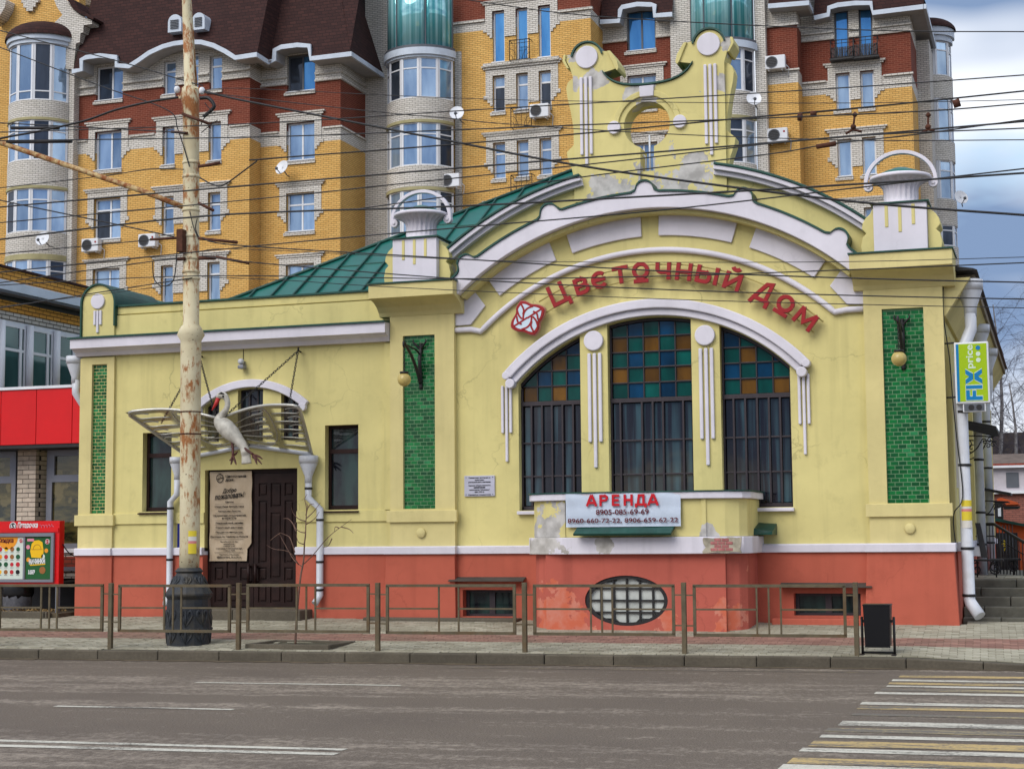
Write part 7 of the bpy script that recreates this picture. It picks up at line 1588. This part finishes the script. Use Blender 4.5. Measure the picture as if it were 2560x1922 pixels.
smoked(); mat('steel', rgb(196, 194, 186), .35, .1, 5, .05, 40, metal=.5)
chains = []
for s_ in (-1, 1):
    A, B, C_, D_ = Vector((DXC,-.05,3.53)), Vector((DXC+s_*1.27,-.05,3.34)), Vector((DXC+s_*1.73,-1.5,4.10)), Vector((DXC+s_*.06,-1.2,3.97))
    def Pw(u, v): return tuple((A*(1-u)+B*u)*(1-v)+(D_*(1-u)+C_*u)*v+Vector((0,0,.10*math.sin(math.pi*u)*v)))
    wg = part_empty('wing', (DXC+s_*.8, -.7, 3.6), cnp); n = 12
    b = MB(); vs = [Pw(i/n, j/n) for i in range(n+1) for j in range(n+1)]; b.add(vs, [(i*(n+1)+j, (i+1)*(n+1)+j, (i+1)*(n+1)+j+1, i*(n+1)+j+1) for i in range(n) for j in range(n)], True); po = b.obj('pane', MT['smoked_glass'], wg); ul = po.data.uv_layers.new(name='UVMap')
    for lp in po.data.loops: ul.data[lp.index].uv = (lp.vertex_index//(n+1)/n, lp.vertex_index % (n+1)/n)
    edge = [Pw(0,j/8) for j in range(9)]+[Pw(i/12,1) for i in range(1,12)]+[Pw(.965,.985),Pw(1,.93)]+[Pw(1,1-j/8) for j in range(1,9)]
    MB().tube(edge, .026, 8).obj('rim', MT['steel'], wg); MB().tube([Pw(0,0),Pw(1,0)], .04, 8).obj('gutter_bar', MT['white_metal'], wg)
    b = MB()
    for k in range(5):
        v = .14+.17*k
        b.tube(bez([Pw(.06,v*.7+.15),Pw(.3,v),Pw(.48,v)], 4), .010, 5)
        b.tube(bez([Pw(.60,v),Pw(.78,v+.015),Pw(.92,v+.02),Pw(.975,v+.06),Pw(.965,v+.12),Pw(.88,v+.125),Pw(.80,v+.09)], 4), .011, 5)
        b.tube(bez([Pw(.34,v+.02),Pw(.44,v+.025),Pw(.505,v+.06),Pw(.46,v+.11),Pw(.36,v+.105)], 3), .010, 5)
    b.obj('feather_ribs', MT['steel'], wg)
    MB().tube(bez([Pw(.12,.99),Pw(.40,.99),Pw(.535,.9),Pw(.57,.6),Pw(.54,.3),Pw(.40,.10),Pw(.15,.08)], 5), .014, 6).obj('wing_arc', MT['steel'], wg)
    anc = (DXC+s_*1.02, -.02, 5.22)
    MB().tube([anc, (anc[0], -.12, 5.24), (anc[0]+.01,-.14,5.29)], .018, 6).obj('chain_hook', MT['iron'], cnp)
    for tgt in ((DXC+s_*.10,-1.15,4.0), Pw(.78,.72)):
        p, q = Vector((anc[0],-.13,5.23)), Vector(tgt); d = q-p; n_ = int(d.length/.052); b = MB(); t_ = d.normalized(); up = t_.cross(Vector((0,1,0))).normalized(); sd_ = t_.cross(up)
        for k in range(n_):
            c = p+d*(k+.5)/n_; w_ = up if k % 2 else sd_
            b.tube([tuple(c+t_*.036*math.cos(a)+w_*.019*math.sin(a)) for a in [2*math.pi*i/8 for i in range(8)]], .0065, 4, closed=True)
        b.obj('chain', MT['iron'], cnp)
mat('stork_white', rgb(192, 188, 178), .7, .18, 9, .9, 22, dirt=rgb(112, 100, 82), dirtamt=.8); mat('stork_red', rgb(186, 40, 40), .45, .1, 6, .1, 30); mat('stork_leg', rgb(78, 38, 32), .6, .2, 9, .2, 30)
stk = thing('stork_sculpture', (DXC, -1.3, 3.2), 'white painted stork figure with long red beak on the glass canopy', 'sculpture')
ysk = -1.28
sp_ = [((-13.436,-1.28,3.135),.10),((-13.451,-1.28,3.294),.085),((-13.492,-1.28,3.422),.075),((-13.6,-1.28,3.553),.10),((-13.726,-1.28,3.668),.145),((-13.852,-1.28,3.784),.155),((-13.961,-1.28,3.891),.125),((-13.971,-1.28,3.96),.078),((-13.918,-1.28,4.018),.062),((-13.846,-1.28,4.104),.052),((-13.82,-1.28,4.2),.048),((-13.839,-1.28,4.289),.050),((-13.894,-1.28,4.35),.062),((-13.957,-1.28,4.357),.066),((-14.002,-1.28,4.327),.05),((-14.019,-1.28,4.303),.03)]
pts = bez([a for a, r in sp_], 4); rad = []
for i in range(len(sp_)-1):
    for k in range(4): rad.append(sp_[i][1]+(sp_[i+1][1]-sp_[i][1])*k/4)
rad.append(sp_[-1][1]); b = MB().tube(pts, rad, 16)
for i in range(16*5): v = b.v[i]; b.v[i] = (v[0], ysk+(v[1]-ysk)*.45, v[2])
b.obj('body', MT['stork_white'], stk)
MB().tube([(-13.998,-1.28,4.318),(-14.043,-1.3,4.206),(-14.111,-1.32,4.091)], [.045,.032,.008], 10).obj('beak', MT['stork_red'], stk)
MB().tube([(-13.978,-1.33,4.375),(-13.915,-1.34,4.391),(-13.861,-1.34,4.376)], [.008,.022,.01], 6).ball((-13.878,-1.34,4.333), .02, 8, 6).obj('eye_mark', MT['ink'], stk)
for foot in (([(-13.714,-1.3,3.523),(-13.682,-1.33,3.393),(-13.661,-1.36,3.288)], [(1210,845),(1228,890),(1285,892),(1302,745)], (1252,800)), ([(-13.606,-1.3,3.504),(-13.438,-1.33,3.395),(-13.267,-1.36,3.289)], [(1515,888),(1568,885),(1575,828)], (1480,785))):
    b = MB().tube(bez(foot[0], 4), .024, 8); b.obj('leg', MT['stork_leg'], stk)
FT = [[((-13.661,-1.36,3.28),(-13.66,-1.42,3.214),(-13.686,-1.45,3.189)),((-13.661,-1.36,3.28),(-13.649,-1.42,3.182),(-13.653,-1.45,3.117)),((-13.661,-1.36,3.28),(-13.588,-1.42,3.18),(-13.546,-1.45,3.112)),((-13.661,-1.36,3.28),(-13.637,-1.3,3.314),(-13.612,-1.28,3.359))],
      [((-13.262,-1.36,3.283),(-13.185,-1.42,3.187),(-13.141,-1.45,3.109)),((-13.262,-1.36,3.283),(-13.132,-1.42,3.186),(-13.049,-1.45,3.112)),((-13.262,-1.36,3.283),(-13.124,-1.42,3.249),(-13.036,-1.45,3.201)),((-13.262,-1.36,3.283),(-13.302,-1.3,3.258),(-13.298,-1.28,3.219))]]
for f in FT:
    for t_ in f: MB().tube(bez([*t_], 3), [.022,.021,.02,.019,.016,.012,.006], 6).obj('toe', MT['stork_leg'], stk)
# paper scraps pasted on the corner downpipe
pst = thing('pasted_notices', (-1.36, .02, 2.0), 'torn yellow and white notices pasted round the corner downpipe', 'notice')
for m, z0, z1 in (('paper_yellow',2.02,2.16),('sticker_pink',2.161,2.20),('paper_white',2.201,2.24),('paper_yellow',2.241,2.34),('paper_white',1.9,2.018)):
    MB().rings([[(px_+.099*math.sin(a), py_-.099*math.cos(a), z0), (px_+.099*math.sin(a), py_-.099*math.cos(a), z1), (px_+.09*math.sin(a), py_-.09*math.cos(a), z1), (px_+.09*math.sin(a), py_-.09*math.cos(a), z0)] for a in [-1.1+.2*i for i in range(12)]], sm=False).obj('paper', MT[m], pst)
cb = thing('corner_cable', (-1.55, .0, 4), 'black cable hanging down the hall corner beside the downpipe', 'cable')
MB().tube(bez([(-1.58,-.05,5.9),(-1.60,-.02,5.3),(-1.53,.0,4.6),(-1.50,.02,3.9),(-1.46,.02,3.3),(-1.40,.0,2.4),(-1.55,-.02,2.1),(-1.52,.0,1.5)], 5), .010, 6).obj('cable', MT['wire'], cb)
